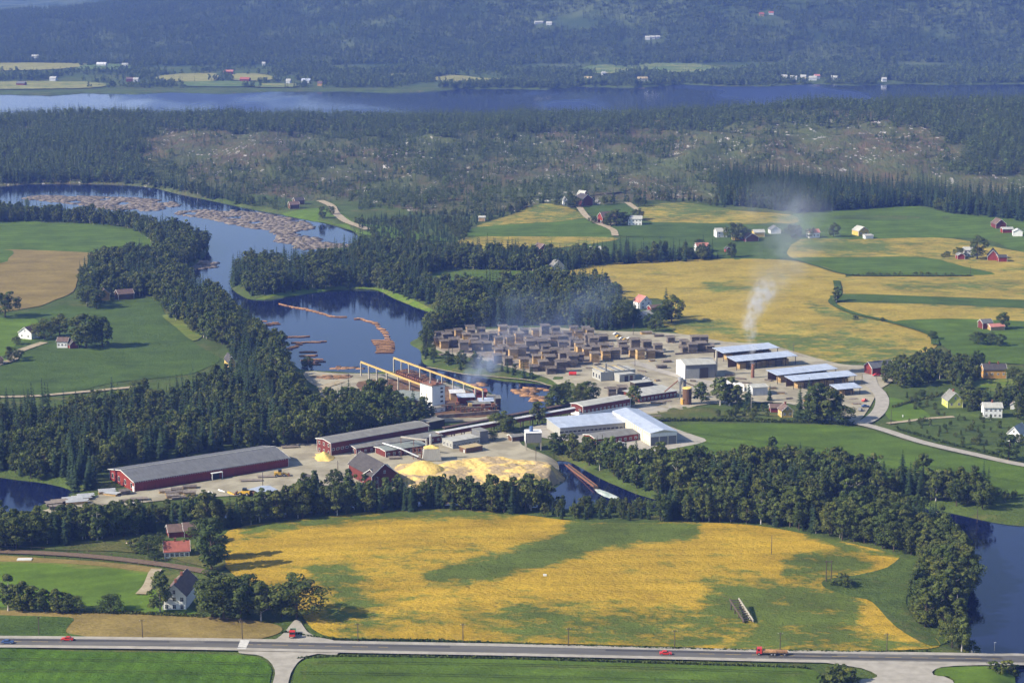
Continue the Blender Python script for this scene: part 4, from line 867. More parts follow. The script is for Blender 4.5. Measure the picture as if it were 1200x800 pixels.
# covered conveyor to the hall
def gallery(name, label, p0, p1, z, w, hh, wallm_, roofm_, cat, nleg=9, dz=0):
    A, Bp = PV(*p0), PV(*p1); A.z = Bp.z = min(A.z, Bp.z); r = empty(name, A, math.atan2(Bp.y-A.y, Bp.x-A.x)); tag(r, label, cat); L = (Bp-A).length
    m = MB(); m.prism([(-w/2, z), (w/2, z), (w/2, z+hh), (-w/2, z+hh)], 'x', 0, L); m.build('gallery', wallm_, r)
    m = MB(); m.prism([(-w/2-.3, z+hh+.02), (w/2+.3, z+hh+.02), (w/2+.3, z+hh+.2), (0, z+hh+.7), (-w/2-.3, z+hh+.2)], 'x', -.3, L+.3); m.build('roof', roofm_, r)
    lm = MB(); lm.box(-.2, .2, -w/2, -w/2+.4, -2.5, z); lm.box(-.2, .2, w/2-.4, w/2, -2.5, z); me = lm.mesh('leg', M_pole)
    for i in range(nleg): link('leg', me, r, (L*(i+.5)/nleg, 0, 0))
    return r
gallery('covered_conveyor', 'long covered conveyor with silver roof running from the saw halls to the blue roofed hall', (513,517.5), (672,489), 3.2, 2.6, 2.0, Wm['dred'], Rm['silver'], 'conveyor', 14)
gallery('timber_flume', 'dark timber flume on trestles behind the covered conveyor', (520,505), (694,472), 1.2, 2.0, .8, Wm['dark'], Rm['brown'], 'flume', 16)
gallery('timber_flume', 'lower dark timber flume along the near edge of the pond inlet', (575,494), (655,478), .6, 1.4, .6, Wm['dark'], Rm['dark'], 'flume', 8)
# sawdust hopper with pipes
hp = PV(496, 541); r = empty('sawdust_hopper', hp, .12); tag(r, 'grey hopper brimming with yellow sawdust between the red halls and the heap', 'hopper'); BLOCK.append((hp.x, hp.y, 6))
m = MB(); V = [(-.5, -.5, .6), (9, -.5, .6), (9, 7, .6), (-.5, 7, .6), (.6, .4, 6.4), (8, .4, 6.4), (8, 6, 6.4), (.6, 6, 6.4)]
m.add(V, [(0, 1, 5, 4), (1, 2, 6, 5), (2, 3, 7, 6), (3, 0, 4, 7), (3, 2, 1, 0)]); m.build('bin', Wm['grey'], r)
m = MB(); m.add([(.5, .3, 6.2), (8.1, .3, 6.2), (8.1, 6.1, 6.2), (.5, 6.1, 6.2), (4.3, 3.2, 7.8)], [(0, 1, 4), (1, 2, 4), (2, 3, 4), (3, 0, 4)]); m.build('sawdust_load', M_saw, r)
m = MB(); [m.box(x, x+.3, y, y+.3, -1, .6) for x in (0, 4, 8) for y in (0, 6)]; m.build('leg', M_rust, r)
m = MB(); m.tube((4, 4, 7), (4, 4, 12), .7, .7, 8); m.tube((4, 4, 12), (4, 4, 13), .9, .3, 8); m.tube((2, 5, 7), (2, 5, 10.5), .5, .5, 8); m.build('cyclone', M_steel, r)
def pipe(label, pts, rad, mm):
    r = None; base = PV(*pts[0][:2]); m = MB(); V = [PV(p[0], p[1])-base+Vector((0, 0, p[2])) for p in pts]
    for a, b in zip(V[:-1], V[1:]): m.tube(a, b, rad, rad, 8)
    r = empty('blower_pipe', base); tag(r, label, 'pipe'); m.build('pipe', mm, r)
    for v in V: l = MB(); l.box(v.x-.15, v.x+.15, v.y-.15, v.y+.15, -1, v.z); l.build('support', M_rust, r)
pipe('silver blower pipe slanting over the small hall to the sawdust heap', [(449,531,5.2), (470,536,4.5), (491,543,3.4)], .42, M_steel)
pipe('pale blower pipe over the green grey roof to the hopper', [(470,529,7.5), (485,531,7.4), (501,533,7.6)], .5, M_conc)
junk('sawdust_screen', 'rusty sawdust screening frame left of the hopper', 'screen', 484, 539, [('frame', M_rust, [(x, x+.3, y, y+.3, -1, 6) for x in (0, 2, 4, 6) for y in (0, 3)]+[(0, 6.3, 0, .2, z, z+.25) for z in (2, 4, 5.8)]), ('deck', M_pole, [(0, 6.3, .3, 3, 3, 3.2)])])
# sawdust heaps: uneven mounds
def mound(name, label, poly, peaks, m_, base=.5, step=1.6, rough=.5, cat='heap'):
    q = catmull(poly, 4); w = P(q[:, 0], q[:, 1])[:, :2]; x0, y0 = w.min(0)-2; x1, y1 = w.max(0)+2
    X, Y = np.meshgrid(np.arange(x0, x1, step), np.arange(y0, y1, step)); sd = poly_sd(w, X.ravel(), Y.ravel()).reshape(X.shape)+1.6*wob(X, Y, 17, 30)+.9*wob(X, Y, 7, 2)
    H = np.zeros_like(X)
    for px, py, hh, R in peaks:
        c = P(float(px), float(py)); dd = np.sqrt((X-c[0])**2+(Y-c[1])**2); H = np.maximum(H, hh*np.clip(1-dd/R, 0, 1)**.9)
    H = H+(base+rough*(wob(X, Y, 22, 3)+.8*wob(X, Y, 9, 12)+.5*wob(X, Y, 4.5, 20)))*(H < 90); Z = h_at(X, Y)+np.minimum(H, 9)*sm(-sd, -.5, 7)+.35-1.2*(sd > 0)
    V = np.stack([X, Y, Z], -1).reshape(-1, 3); ny, nx = X.shape; idx = np.arange(ny*nx).reshape(ny, nx); F = np.stack([idx[:-1, :-1], idx[:-1, 1:], idx[1:, 1:], idx[1:, :-1]], -1).reshape(-1, 4)
    k = (sd.ravel()[F] < .8).any(1); o = link(name, mesh_np(name, V, F[k], m_, smooth=True)); return tag(o, label, cat)
mound('sawdust_heap', 'huge spread of yellow sawdust reaching to the river', [(462,552),(470,545),(490,541),(510,545),(545,538),(580,536),(610,540),(640,545),(660,556),(661,563),(640,570),(615,575),(590,585),(560,584),(540,576),(510,577),(480,570),(464,562)], [(575,562,1.2,40), (610,558,1.9,34), (642,556,2.6,14), (545,560,.8,30)], M_sawold, 1.6, 1.0, .38)
mound('sawdust_heap', 'fresh bright yellow sawdust cone under the hopper', [(466,556),(480,547),(500,543),(520,549),(530,556),(520,562),(495,566),(475,563)], [(498,555,6.0,15), (484,557,2.5,12), (515,558,2.0,13), (530,556,1.2,12)], M_saw, .5, 1.2, .3)
mound('sawdust_heap', 'small bright sawdust pile at the gable of the tall saw hall', [(365,536),(372,531),(384,531),(393,537),(385,541),(370,540)], [(379,537,3.6,10)], M_saw, .4, .8, .2)
# water flume outlet with foam
A = PV(664, 544); Bp = on_plane(698, 572, .5); Bp = Vector(Bp.tolist()); d = Bp-A; r = empty('log_chute', A); tag(r, 'rusty timber chute carrying water down into the river', 'chute')
for nm, off, hh in (('side_wall', -.9, .8), ('side_wall', .9, .8), ('chute_floor', 0, .3)):
    nrm = Vector((-d.y, d.x, 0)).normalized()*off; m = MB(); m.bar(nrm+Vector((0, 0, 1.2)), d+nrm+Vector((0, 0, .9)), 1.5 if off == 0 else .3, hh); m.build(nm, M_pole if off == 0 else M_rust, r)
m = MB()
for i in range(10): v = d*(i/9); m.box(v.x-1.2, v.x+1.2, v.y-.2, v.y+.2, v.z-3, v.z+.8)
m.build('trestle', M_pole, r)
M_foam = mat('white_water', (.62, .66, .62), (.30, .38, .34), .35, .6, .1)
pale_water = [(695,571.5),(703,573),(714,577),(725,582),(727,585),(719,585),(708,581.5),(700,577)]; w = on_plane(np.array(pale_water)[:, 0], np.array(pale_water)[:, 1], .06)
c = w.mean(0); V = [tuple(c+np.array([0, 0, .35]))]+[tuple(v) for v in w]; me = mesh_np('pale_water', V, [(0, i+1, (i+1) % 8+1) for i in range(8)], M_foam); tag(link('pale_water', me), 'white foaming water below the timber chute', kind='stuff')

# ================================================================ the mill, middle: halls
hall = B('blue_roofed_hall', 'large cream hall with wide blue grey metal roof and three grey doors in its gable', (762.2,523.2), (792.8,520.2), (711,497.5), h=7.0, rise=1.3, ridge='y', wall='cream', roof='blue', over=.35, cat='hall')
ha, hb, hh_, _ = DIM[hall.name]
for i in range(3): m = MB(); x0 = ha*(i+.06)/3; x1 = ha*(i+.94)/3; m.box(x0, x1, -.12, .0, 0, 5.0); [m.box(x0, x1, -.15, -.12, z, z+.08) for z in (1.2, 2.5, 3.8)]; m.build('gate', Wm['dgrey'], hall)
m = MB(); m.box(-.12, ha+.12, -.14, -.02, 5.15, 6.9); m.build('gable_band', Wm['white'], hall)
m = MB(); [m.box(-.1, -.01, hb*i/18, hb*i/18+.35, -.5, 6.9) for i in range(19)]; m.build('pilaster', Wm['white'], hall)
m = MB(); [m.box(-.08, -.01, hb*(i+.2)/18, hb*(i+.95)/18, 2.2, 5.4) for i in (0, 1, 2, 4, 5)]; m.build('light_panel', Wm['lgrey'], hall)
B('blue_roofed_shed', 'long low shed with pale blue metal roof joined to the hall', (656.5,512), (735,505), (637,502.5), h=4.8, rise=.9, ridge='mx', wall='grey', roof='blue', over=.5, cat='shed', trim=False, win={'f': (16, 1, (2.6, 1.1), 0)}, cross=False)
B('red_shed', 'red shed with grey roof and pale gable door in front of the blue roofed shed', (699,523), (748,515.8), (679,517.8), h=3.7, rise=1.1, wall='red', roof='grey', win={'f': (8, 1, (1.3, 1.1), 0)}, doors=[('l', 6.2, 3.6, 3.0, 'tan')], cat='shed')
B('red_mill_house', 'two storey red building with white base and pale roof at the end of the conveyor', (683,489), (738.6,479), (672,484.5), h=6.0, rise=.7, wall='dred', roof='lgrey', win={'l': (2, 1, (1.6, 1.5), 0), 'f': (12, 1, (1.1, 1.2), 0)}, base=2.3, cat='building')
o = [x for x in COL.objects if x.name.startswith('plinth')][-1]; o.data.materials[0] = Wm['white']
hz = PV(616, 528); r = empty('white_hopper', hz, .06); tag(r, 'white boxy chip hopper on tall legs with blue vent on top', 'hopper'); BLOCK.append((hz.x, hz.y, 6))
m = MB(); m.box(0, 8, 0, 7, 4.0, 9.0); m.build('bin', Wm['dgrey'], r); m = MB(); m.box(-.12, -.02, -.1, 7.1, 4.0, 9.0); m.box(-.2, 8.2, -.2, 7.2, 9.02, 9.3); m.build('white_cladding', Wm['white'], r)
m = MB(); [m.box(x, x+.5, y, y+.5, -1.5, 4) for x in (0, 7.4) for y in (0, 6.4)]; m.build('leg', M_conc, r); m = MB(); m.tube((3, 3, 9.3), (3, 3, 11.8), 1.0, .9, 10); m.build('vent', mat('blue_paint', (.10, .17, .34), None, 1, .5), r)
# middle rear group
B('red_shed', 'long low dark red drying shed with pale roof beside the brown silo', (749,472.5), (793,465.5), (733,467), h=4.0, rise=.6, ridge='mx', wall='dred', roof='lgrey', win={'f': (10, 1, (1.2, 1.1), 0)}, cat='shed', trim=False, over=.6)
B('small_shed', 'flat pale roofed little shed behind the drying shed', (744,455), (765,453), b=6, h=3.0, rise=.2, ridge='flat', wall='dark', roof='lgrey', cat='shed', trim=False)
gb = B('grey_workshop', 'unroofed looking grey concrete workshop with square openings', (704,447.5), (744.5,444), (689,443.5), h=5.6, rise=.2, ridge='flat', wall='grey', roof='lgrey', win={'l': (3, 1, (1.7, 2.4), 0)}, cat='workshop', trim=False, cross=False)
m = MB(); [m.box(2+i*3.2, 3+i*3.2, .3, 16, 5.9, 6.15, i % 2) for i in range(6)]; m.build('roof_panel', [Rm['tan'], Rm['slate']], gb)
m = MB(); m.tube((4, 1.5, 5.9), (4, 1.5, 10.5), .55, .5, 8); m.build('chimney', Wm['dgrey'], gb)
an = B('grey_annex', 'small pale annex with dark open front beside the grey workshop', (726,448.5), (744,446.5), b=6, h=4.6, rise=.2, ridge='flat', wall='grey', roof='lgrey', cat='annex', trim=False, doors=[('f', 4.6, 2.4, 3.8, 'dark'), ('f', 8, 2, 3.8, 'brown')])  # dark door panel: shade inside the open front, done as colour
kiln = B('white_kiln_hall', 'big white gabled drying hall with open dark front', (803,445), a=18.5, b=17, ang=13, h=8.8, rise=2.0, wall='dgrey', roof='lgrey', cat='hall', over=.4, doors=[('f', 4.5, 8, 6.5, 'grey'), ('f', 11.5, 5, 6.8, 'dark')], trim=False)  # dark front panel is the open front's shade put into colour
ka, kb, kh, _ = DIM[kiln.name]; m = MB(); m.prism([(0, -1), (kb, -1), (kb, kh), (kb/2, kh+2.0), (0, kh)], 'x', -.25, -.02); m.build('white_gable', Wm['tower'], kiln)
m = MB(); m.box(-.35, -.25, kb*.45, kb*.47, 0, kh+1.6); m.build('downpipe', Wm['tan'], kiln)
p = PV(839, 441); m = MB(); m.tube((0, 0, -1), (0, 0, 15.5), .9, .75, 10); tag(m.build('grey_chimney', M_conc, None, p), 'slim pale grey chimney at the right end of the white hall', 'chimney')
m = MB(); m.tube((0, 0, 15), (-24, 1.5, 13.2), .5, .5, 8); tag(m.build('roof_duct', Wm['dark'], None, p), 'dark duct running over the roof ridge of the white drying hall', 'duct')
B('white_house', 'low white building with pale roof behind the leafy trees near the kiln hall', (841,452), (872,459), (827,449), h=4.2, rise=1.2, ridge='y', wall='white', roof='lgrey', win={'l': (3, 1, (1.2, 1.5), 0), 'f': (5, 1, (1.1, 1.3))}, cat='building')
B('white_house', 'white wing with grey roof beside the tall dark spruce', (882,464.5), (899,463.5), b=9, h=5.0, rise=.9, wall='lgrey', roof='lgrey', cat='building')
# silos
sp_ = PV(805, 474); r = empty('brown_silo', sp_); tag(r, 'dark brown round silo with yellow sawdust top at the drying shed', 'silo'); BLOCK.append((sp_.x, sp_.y, 6))
m = MB(); m.tube((0, 0, -1), (0, 0, 9.2), 2.5, 2.5, 18); m.build('shell', Wm['brown'], r); m = MB(); m.tube((0, 0, 9.2), (0, 0, 9.7), 2.7, 2.4, 18); m.build('cap', M_saw, r)
sp_ = PV(797, 468); r = empty('steel_cyclone', sp_); tag(r, 'steel cyclone tower with slanting ducts behind the brown silo', 'cyclone')
m = MB(); m.tube((0, 0, 0), (0, 0, 8), .5, .5, 8); m.tube((0, 0, 8), (0, 0, 10.5), .5, 1.5, 12); m.tube((0, 0, 10.5), (0, 0, 12.5), 1.5, 1.5, 12); m.tube((2.5, 1, 0), (2.5, 1, 11), .9, .9, 10); m.build('cyclone', M_steel, r)
m = MB(); m.tube((0, 0, 12), (-9, -3, 5), .35, .35, 6); m.tube((2, 0, 10), (9, 1, 7), .3, .3, 6); m.build('duct', M_rust, r)
B('yellow_box', 'yellow plywood chip box in front of the brown silo', (800,475), (806,474.5), b=3, h=3.4, rise=.1, ridge='flat', wall='ochre', roof='tan', cat='box', trim=False)
# ---- open timber sheds with blue roofs
def open_shed(label, K, R, L, h, npacks, back=True):
    k, r_ = PV(*K), PV(*R); d = r_-k; a = d.to_2d().length; ang = math.atan2(d.y, d.x); l = PV(*L)-k; b = .74*abs(-l.x*math.sin(ang)+l.y*math.cos(ang))
    root = empty('timber_shed', k, ang); tag(root, label, 'timber shed', 'open timber sheds with blue metal roofs'); BLOCK.append((k.x, k.y, 8)); BLOCK.append((r_.x, r_.y, 8))
    m = MB(); m.add([(-1, -1.2, h), (a+1, -1.2, h), (a+1, b+1, h+.9), (-1, b+1, h+.9), (-1, -1.2, h-.25), (a+1, -1.2, h-.25), (a+1, b+1, h+.65), (-1, b+1, h+.65)], [(0, 1, 2, 3), (7, 6, 5, 4), (0, 4, 5, 1), (1, 5, 6, 2), (2, 6, 7, 3), (3, 7, 4, 0)]); m.build('roof', Rm['blue'], root)
    n = max(3, int(a/6)); pm = MB(); pm.box(-.15, .15, -.15, .15, -1, h-.3); me = pm.mesh('post', M_pole)
    for i in range(n+1):
        for y in (0, b): link('post', me, root, (a*i/n, y, 0))
    m = MB(); m.box(0, a, b-.1, b, -1, h+.5); m.build('back_wall', Wm['brown'], root)
    q = random.Random(int(a*10)); np_ = npacks; rm = MB()
    ca, sa = math.cos(ang), math.sin(ang)
    for i in range(np_):
        x = 3+(a-6)*(i+.5)/np_; y = b*.4; s = min(.85, (a-5)/np_/6.2); o = empty('board_stack', (k.x+ca*x-sa*y, k.y+sa*x+ca*y, k.z), ang); o.scale = (s, min(.9, b*.6/5), (h-1.2)/6.4)
        tag(o, 'stack of boards stored under an open blue roofed timber shed', 'board stack', 'board stacks under the blue roofed sheds'); pk, c, f = STK[(i*2) % 4 if i % 3 else 3]
        for p in pk: link('board_pack', p, o)
        link('footing', f, o)
    return root
open_shed('open timber shed with blue metal roof furthest back behind the chimney smoke', (848,424), (911,418), (840,418), 5.8, 6)
open_shed('open timber shed with blue metal roof right behind the smoking stack', (863,434.5), (932,428), (857,429), 6.0, 7)
open_shed('open timber shed with long blue roof and stacks of fresh boards at its left end', (911,450.5), (979,443.5), (903,444.5), 5.8, 7)
open_shed('open timber shed with blue roof ending beside the gravel road', (930,457), (1001.5,451), (925,451.5), 5.6, 7)
open_shed('shortest blue roofed timber shed next to the parked cars', (982,464.5), (1007.5,462.5), (978,459.5), 4.4, 3)
p = PV(882, 443); m = MB(); m.tube((0, 0, -1), (0, 0, 8.4), 1.0, .9, 12); tag(m.build('smoke_stack', M_rust, None, p), 'rusty smoking stack in front of the open timber sheds', 'chimney'); SMOKE1 = p+Vector((0, 0, 8.5))
B('red_barn', 'red barn with grey slate roof where the gravel road enters the yard', (1021.8,440), (1047,437.5), (1012,437), h=4.6, rise=3.0, wall='red', roof='slate', cat='barn', doors=[('l', 4, 3.4, 3.2, 'dred')])
B('yellow_cottage', 'small yellow cottage with brown roof behind the dark trees', (916,490), (929,489.5), (911,487), h=4.2, rise=2.6, ridge='y', wall='yellow', roof='brown', win={'f': (2, 1), 'l': (2, 1)}, chim=[(.5, .6)])
B('red_shed', 'low red shed with brown roof behind the yellow cottage', (903,483), (920,483), b=6, h=2.6, rise=1.5, wall='red', roof='brown', cat='shed')
# ---- houses right
B('lime_house', 'lime yellow house with steep grey roof in the orchard', (1110.5,478.5), (1128,478), (1105.5,474), h=4.4, rise=4.2, ridge='y', wall='lime', roof='grey', win={'f': (2, 1), 'l': (2, 1)}, chim=[(.5, .4)])
B('white_house', 'two storey white house with pale roof below the ochre house', (1153,489.8), (1174,490), (1147.5,486), h=5.8, rise=2.0, wall='white', roof='lgrey', win={'f': (4, 2), 'l': (1, 2)}, chim=[(.5, .5)])
B('white_house', 'white gabled house nearest the road on the right', (1180,517), (1195,519), b=11, h=4.6, rise=3.6, ridge='y', wall='white', roof='lgrey', win={'f': (2, 1), 'l': (2, 1)})
B('ochre_house', 'long ochre house with dark roof and two chimneys', (1153,443.5), (1179,443.5), (1149,440), h=5.4, rise=2.6, wall='ochre', roof='dark', win={'f': (4, 1), 'l': (1, 2)}, chim=[(.3, .5), (.7, .5)])
B('grey_hut', 'little grey hut among trees right of the white two storey house', (1184,480), (1194,481), b=5, h=3.2, rise=1.6, ridge='y', wall='lgrey', roof='brown', cat='hut')
B('red_house', 'pinkish house with red roof among trees at the green fields', (1161,388), (1177,387.5), b=6, h=3, rise=1.4, wall='pink' if 'pink' in Wm else 'tan', roof='pink')
B('red_house', 'dark red house end beside the pink roofed house', (1151.5,386.5), (1163,386), b=6, h=4.6, rise=2, wall='dred', roof='slate')
# ---- middle farms
B('white_house', 'white house with red roof on the edge of the golden field', (750,362.5), (763.5,361), b=9, ang=0, h=5.0, rise=3.8, ridge='y', wall='white', roof='pink', win={'f': (2, 2, (1.1, 1.1)), 'l': (2, 2, (1.0, 1.1))})
B('red_shed', 'low red shed right of the white house in the golden field', (763,365), (776,363.5), b=5, h=2.6, rise=1.4, wall='red', roof='brown', cat='shed')
B('white_shed', 'small white shed just below the white house in the golden field', (747,373), (757,374.5), b=7, h=3.2, rise=2, ridge='y', wall='white', roof='lgrey', cat='shed')
B('white_farmhouse', 'white farmhouse on the knoll beside its dark tree', (660,241), (665,241), b=8, ang=0, h=5, rise=3, ridge='y', wall='white', roof='grey', win={'f': (1, 2)})
B('dark_barn', 'dark red barn with white edged roof on the knoll', (682,241.5), (695,240.5), b=14, h=6, rise=4.5, ridge='y', wall='dred', roof='dark', cat='barn')
B('white_shed', 'little pale roofed house above the dark barn on the knoll', (684,232.5), (689,232), b=8, h=4, rise=3, ridge='y', wall='red', roof='lgrey')
B('red_barn', 'tall red gabled barn beside the farm track', (701,262.5), (707,262), (700.5,259), a=None, h=6.5, rise=5, ridge='y', wall='red', roof='brown', cat='barn', endwall=None, win={'f': (2, 1)}) if False else B('red_barn', 'tall red gabled barn beside the farm track', (706,262.5), (724,260.5), (700,261), h=6.0, rise=4.2, wall='red', roof='brown', cat='barn', doors=[('l', 3, 2.2, 3, 'white')])
B('white_farmhouse', 'long white farmhouse with pale roof right of the red barn', (736,264.5), (752,264.5), b=9, h=6, rise=2.4, wall='white', roof='lgrey', win={'f': (4, 2), 'l': (1, 2)})
B('red_farmhouse', 'red farmhouse with white gable trim among pond trees', (631,301.5), (644,300.5), b=10, h=6, rise=4.4, ridge='y', wall='red', roof='brown')
B('red_shed', 'red roofed shed beside the red farmhouse', (643,305), (654,305.5), b=7, h=3.2, rise=1.8, wall='dred', roof='tile', cat='shed')
B('cream_house', 'cream house with dark roof below the red farmhouse', (648,317.5), (661,317), b=8, h=4, rise=4.2, ridge='y', wall='cream', roof='grey', win={'f': (2, 1)})
B('white_shed', 'tiny white shed left of the cream house', (621,313), (625,313), b=4, h=2.4, rise=1.4, ridge='y', wall='white', roof='lgrey', cat='shed')
B('yellow_house', 'yellow house with pale roof in the tree line', (692,300), (704,300), b=7, h=5, rise=2.4, wall='yellow', roof='lgrey', win={'f': (3, 2)})
B('white_house', 'white house with grey roof beside the big round tree', (840,279), (852,278.5), b=8, h=5.4, rise=2.6, wall='white', roof='lgrey', win={'f': (2, 2), 'l': (1, 2)})
B('yellow_house', 'yellow shed with brown roof right of the big round tree', (858,282), (870,282), b=7, h=3.4, rise=2, wall='yellow', roof='brown')
B('white_house', 'grey white house with bright red roof above the golden field', (817,297), (831,296), b=9, h=5.4, rise=2.6, wall='white', roof='pink', win={'f': (3, 1)})
B('red_shed', 'tiny red hut standing alone right of the red roofed house', (851,296), (857,295.5), b=4, h=3.0, rise=1.6, ridge='y', wall='red', roof='dark', cat='hut')
B('red_farmhouse', 'brown and red cluster barn with white gable edges', (874,284), (889,283), b=10, h=3.6, rise=3.8, ridge='y', wall='dred', roof='brown')
B('yellow_house', 'pale yellow house with light roof above the brown red barn', (884,278.5), (896,278), b=8, h=4.4, rise=2, wall='yellow', roof='lgrey')
B('white_house', 'white gabled house with blue grey roof left of the smoke', (903,275), (915,274.5), b=8, h=4.2, rise=3, ridge='y', wall='white', roof='slate')
B('white_house', 'bright white house with pink roof inside the drifting smoke', (948.5,279.5), (960.5,279), b=7, h=5.0, rise=2.4, wall='white', roof='pink', win={'f': (3, 1)}, chim=[(.5, .5)])
B('yellow_villa', 'yellow villa with white gable and white terrace', (1006,277), (1018,276), b=10, h=4.6, rise=3.4, ridge='y', wall='yellow', roof='lgrey', win={'f': (2, 1)})
B('white_shed', 'white terrace wing attached beside the yellow villa', (1014,280.5), (1023.5,280), b=5, h=3, rise=.6, ridge='mx', wall='white', roof='lgrey', cat='shed')
B('white_farmhouse', 'white farmhouse with pale roof under the big farm tree', (1130,301), (1141,301), b=7, h=5.6, rise=2, wall='white', roof='lgrey', win={'f': (3, 2)})
B('red_shed', 'bright red little barn left of the white farmhouse', (1122,304.5), (1130.5,304.5), b=7, h=3.6, rise=1.8, ridge='y', wall='red', roof='grey', cat='barn')
B('dark_barn', 'dark roofed barn with red front right of the farm tree', (1157,305.5), (1170,306), b=14, h=3.6, rise=5, ridge='y', wall='red', roof='dark', cat='barn')
B('dark_barn', 'red annex with dark roof joined to the right of the dark barn', (1170,307.5), (1180,307.5), b=8, h=4, rise=1.6, wall='red', roof='dark', cat='barn')
B('red_barn', 'dark red barn with brown roof at the edge of the spruce wood', (1167,268), (1179,267.5), b=12, h=4, rise=4, ridge='y', wall='dred', roof='brown', cat='barn')
B('red_house', 'long red house with pale roof at the far right wood edge', (1175,273.5), (1187,273), b=6, h=3.6, rise=1.4, wall='red', roof='lgrey')
B('white_house', 'white gabled house at the far right beside the spruces', (1187,277.5), (1198,277.5), b=7, h=4.4, rise=2, ridge='y', wall='white', roof='silver')
B('brown_farm', 'brown timber cabin with yellow end by the upper river', (340,245), (351,244.5), b=8, h=4, rise=2.6, wall='brown', roof='brown')
B('brown_farm', 'second brown cabin just behind the one with the yellow end', (346,240), (357,239.5), b=8, h=4, rise=2.4, wall='brown', roof='dark')
B('yellow_cabin', 'small tan building at the edge of the plantation', (561,259.5), (568,259.5), b=6, h=3.6, rise=1.0, wall='tan', roof='lgrey', cat='cabin')
B('white_cabin', 'steep white cabin roof poking out of the pond wood', (527,305), (533,305), b=6, h=3, rise=4, ridge='y', wall='white', roof='lgrey', cat='cabin')
B('red_roofed_shed', 'long red roofed shed between the pond wood and the pale green field', (557,346), (581,345), b=8, h=3, rise=1.6, wall='white', roof='tile', cat='shed')
# ---- west bank
B('yellow_barn', 'yellow gabled barn by the west bank wood', (117,352.5), (129,352), b=9, h=5, rise=3.4, ridge='y', wall='ochre', roof='brown', cat='barn')
B('brown_barn', 'brick brown building with dark roof right of the yellow barn', (139,351.5), (157,350), b=9, h=4, rise=2.6, wall='brown', roof='brown', cat='barn')
B('red_shed', 'small red shed behind the brick brown building', (132,344), (142,343.5), b=5, h=2.6, rise=1.2, wall='red', roof='dark', cat='shed')
B('white_house', 'white gabled house beside round trees on the west bank', (22,397), (37,398.5), b=9, h=4.6, rise=3.4, ridge='y', wall='white', roof='brown', win={'f': (2, 1)})
B('white_house', 'small white house with windows above the root crop field', (67,408), (79,408), b=7, h=4.4, rise=2, wall='white', roof='brown', win={'f': (3, 1)})
B('red_shed', 'little dark red gabled hut right of the small white house', (82,409), (92,408), b=7, h=2.8, rise=2.6, ridge='y', wall='red', roof='dark', cat='hut')
B('tan_hut', 'small tan hut at the left edge below the west farm', (-2,428), (4,427), b=5, h=3, rise=1.6, wall='tan', roof='brown', cat='hut')
B('yellow_cabin', 'yellow cabin with dark roof at the river end of the root crop field', (268,432), (276,431.5), (264,427), h=4, rise=3.2, ridge='y', wall='yellow', roof='dark', cat='cabin')
B('yellow_cabin', 'yellow cabin half hidden in the dark spruce wood', (182,474.5), (192,474), b=7, h=3.6, rise=2, wall='yellow', roof='dark', cat='cabin')
# ---- foreground farm
B('white_farmhouse', 'large white farmhouse with dark steep roof behind the foreground birch', (191,715), (218,714.9), b=20, ang=1, h=6.0, rise=4.2, ridge='y', wall='white', roof='brown', win={'f': (3, 2, (1.2, 1.5))}, chim=[(.5, .15), (.5, .6)], trim=True)
B('red_roofed_house', 'low white house with red tile roof beside the railway', (193,654), (222,652), b=10, h=3.0, rise=2.9, wall='white', roof='tile', win={'f': (5, 1, (1.3, 1.4)), 'l': (2, 1)}, chim=[(.45, .5)])
B('red_barn', 'old red barn with brown tiled roof behind the red roofed house', (198,630), (216,628.5), b=8, h=2.6, rise=2.2, wall='red', roof='brown', cat='barn')
B('red_barn', 'right half of the old red barn with taller roof', (216.3,629.5), (229,628.5), b=8, h=3.0, rise=2.5, wall='red', roof='brown', cat='barn')
B('brown_barn', 'brown roofed barn hidden behind the big foreground trees', (286,716), (318,714), b=11, h=3.2, rise=2.6, wall='dred', roof='brown', cat='barn')
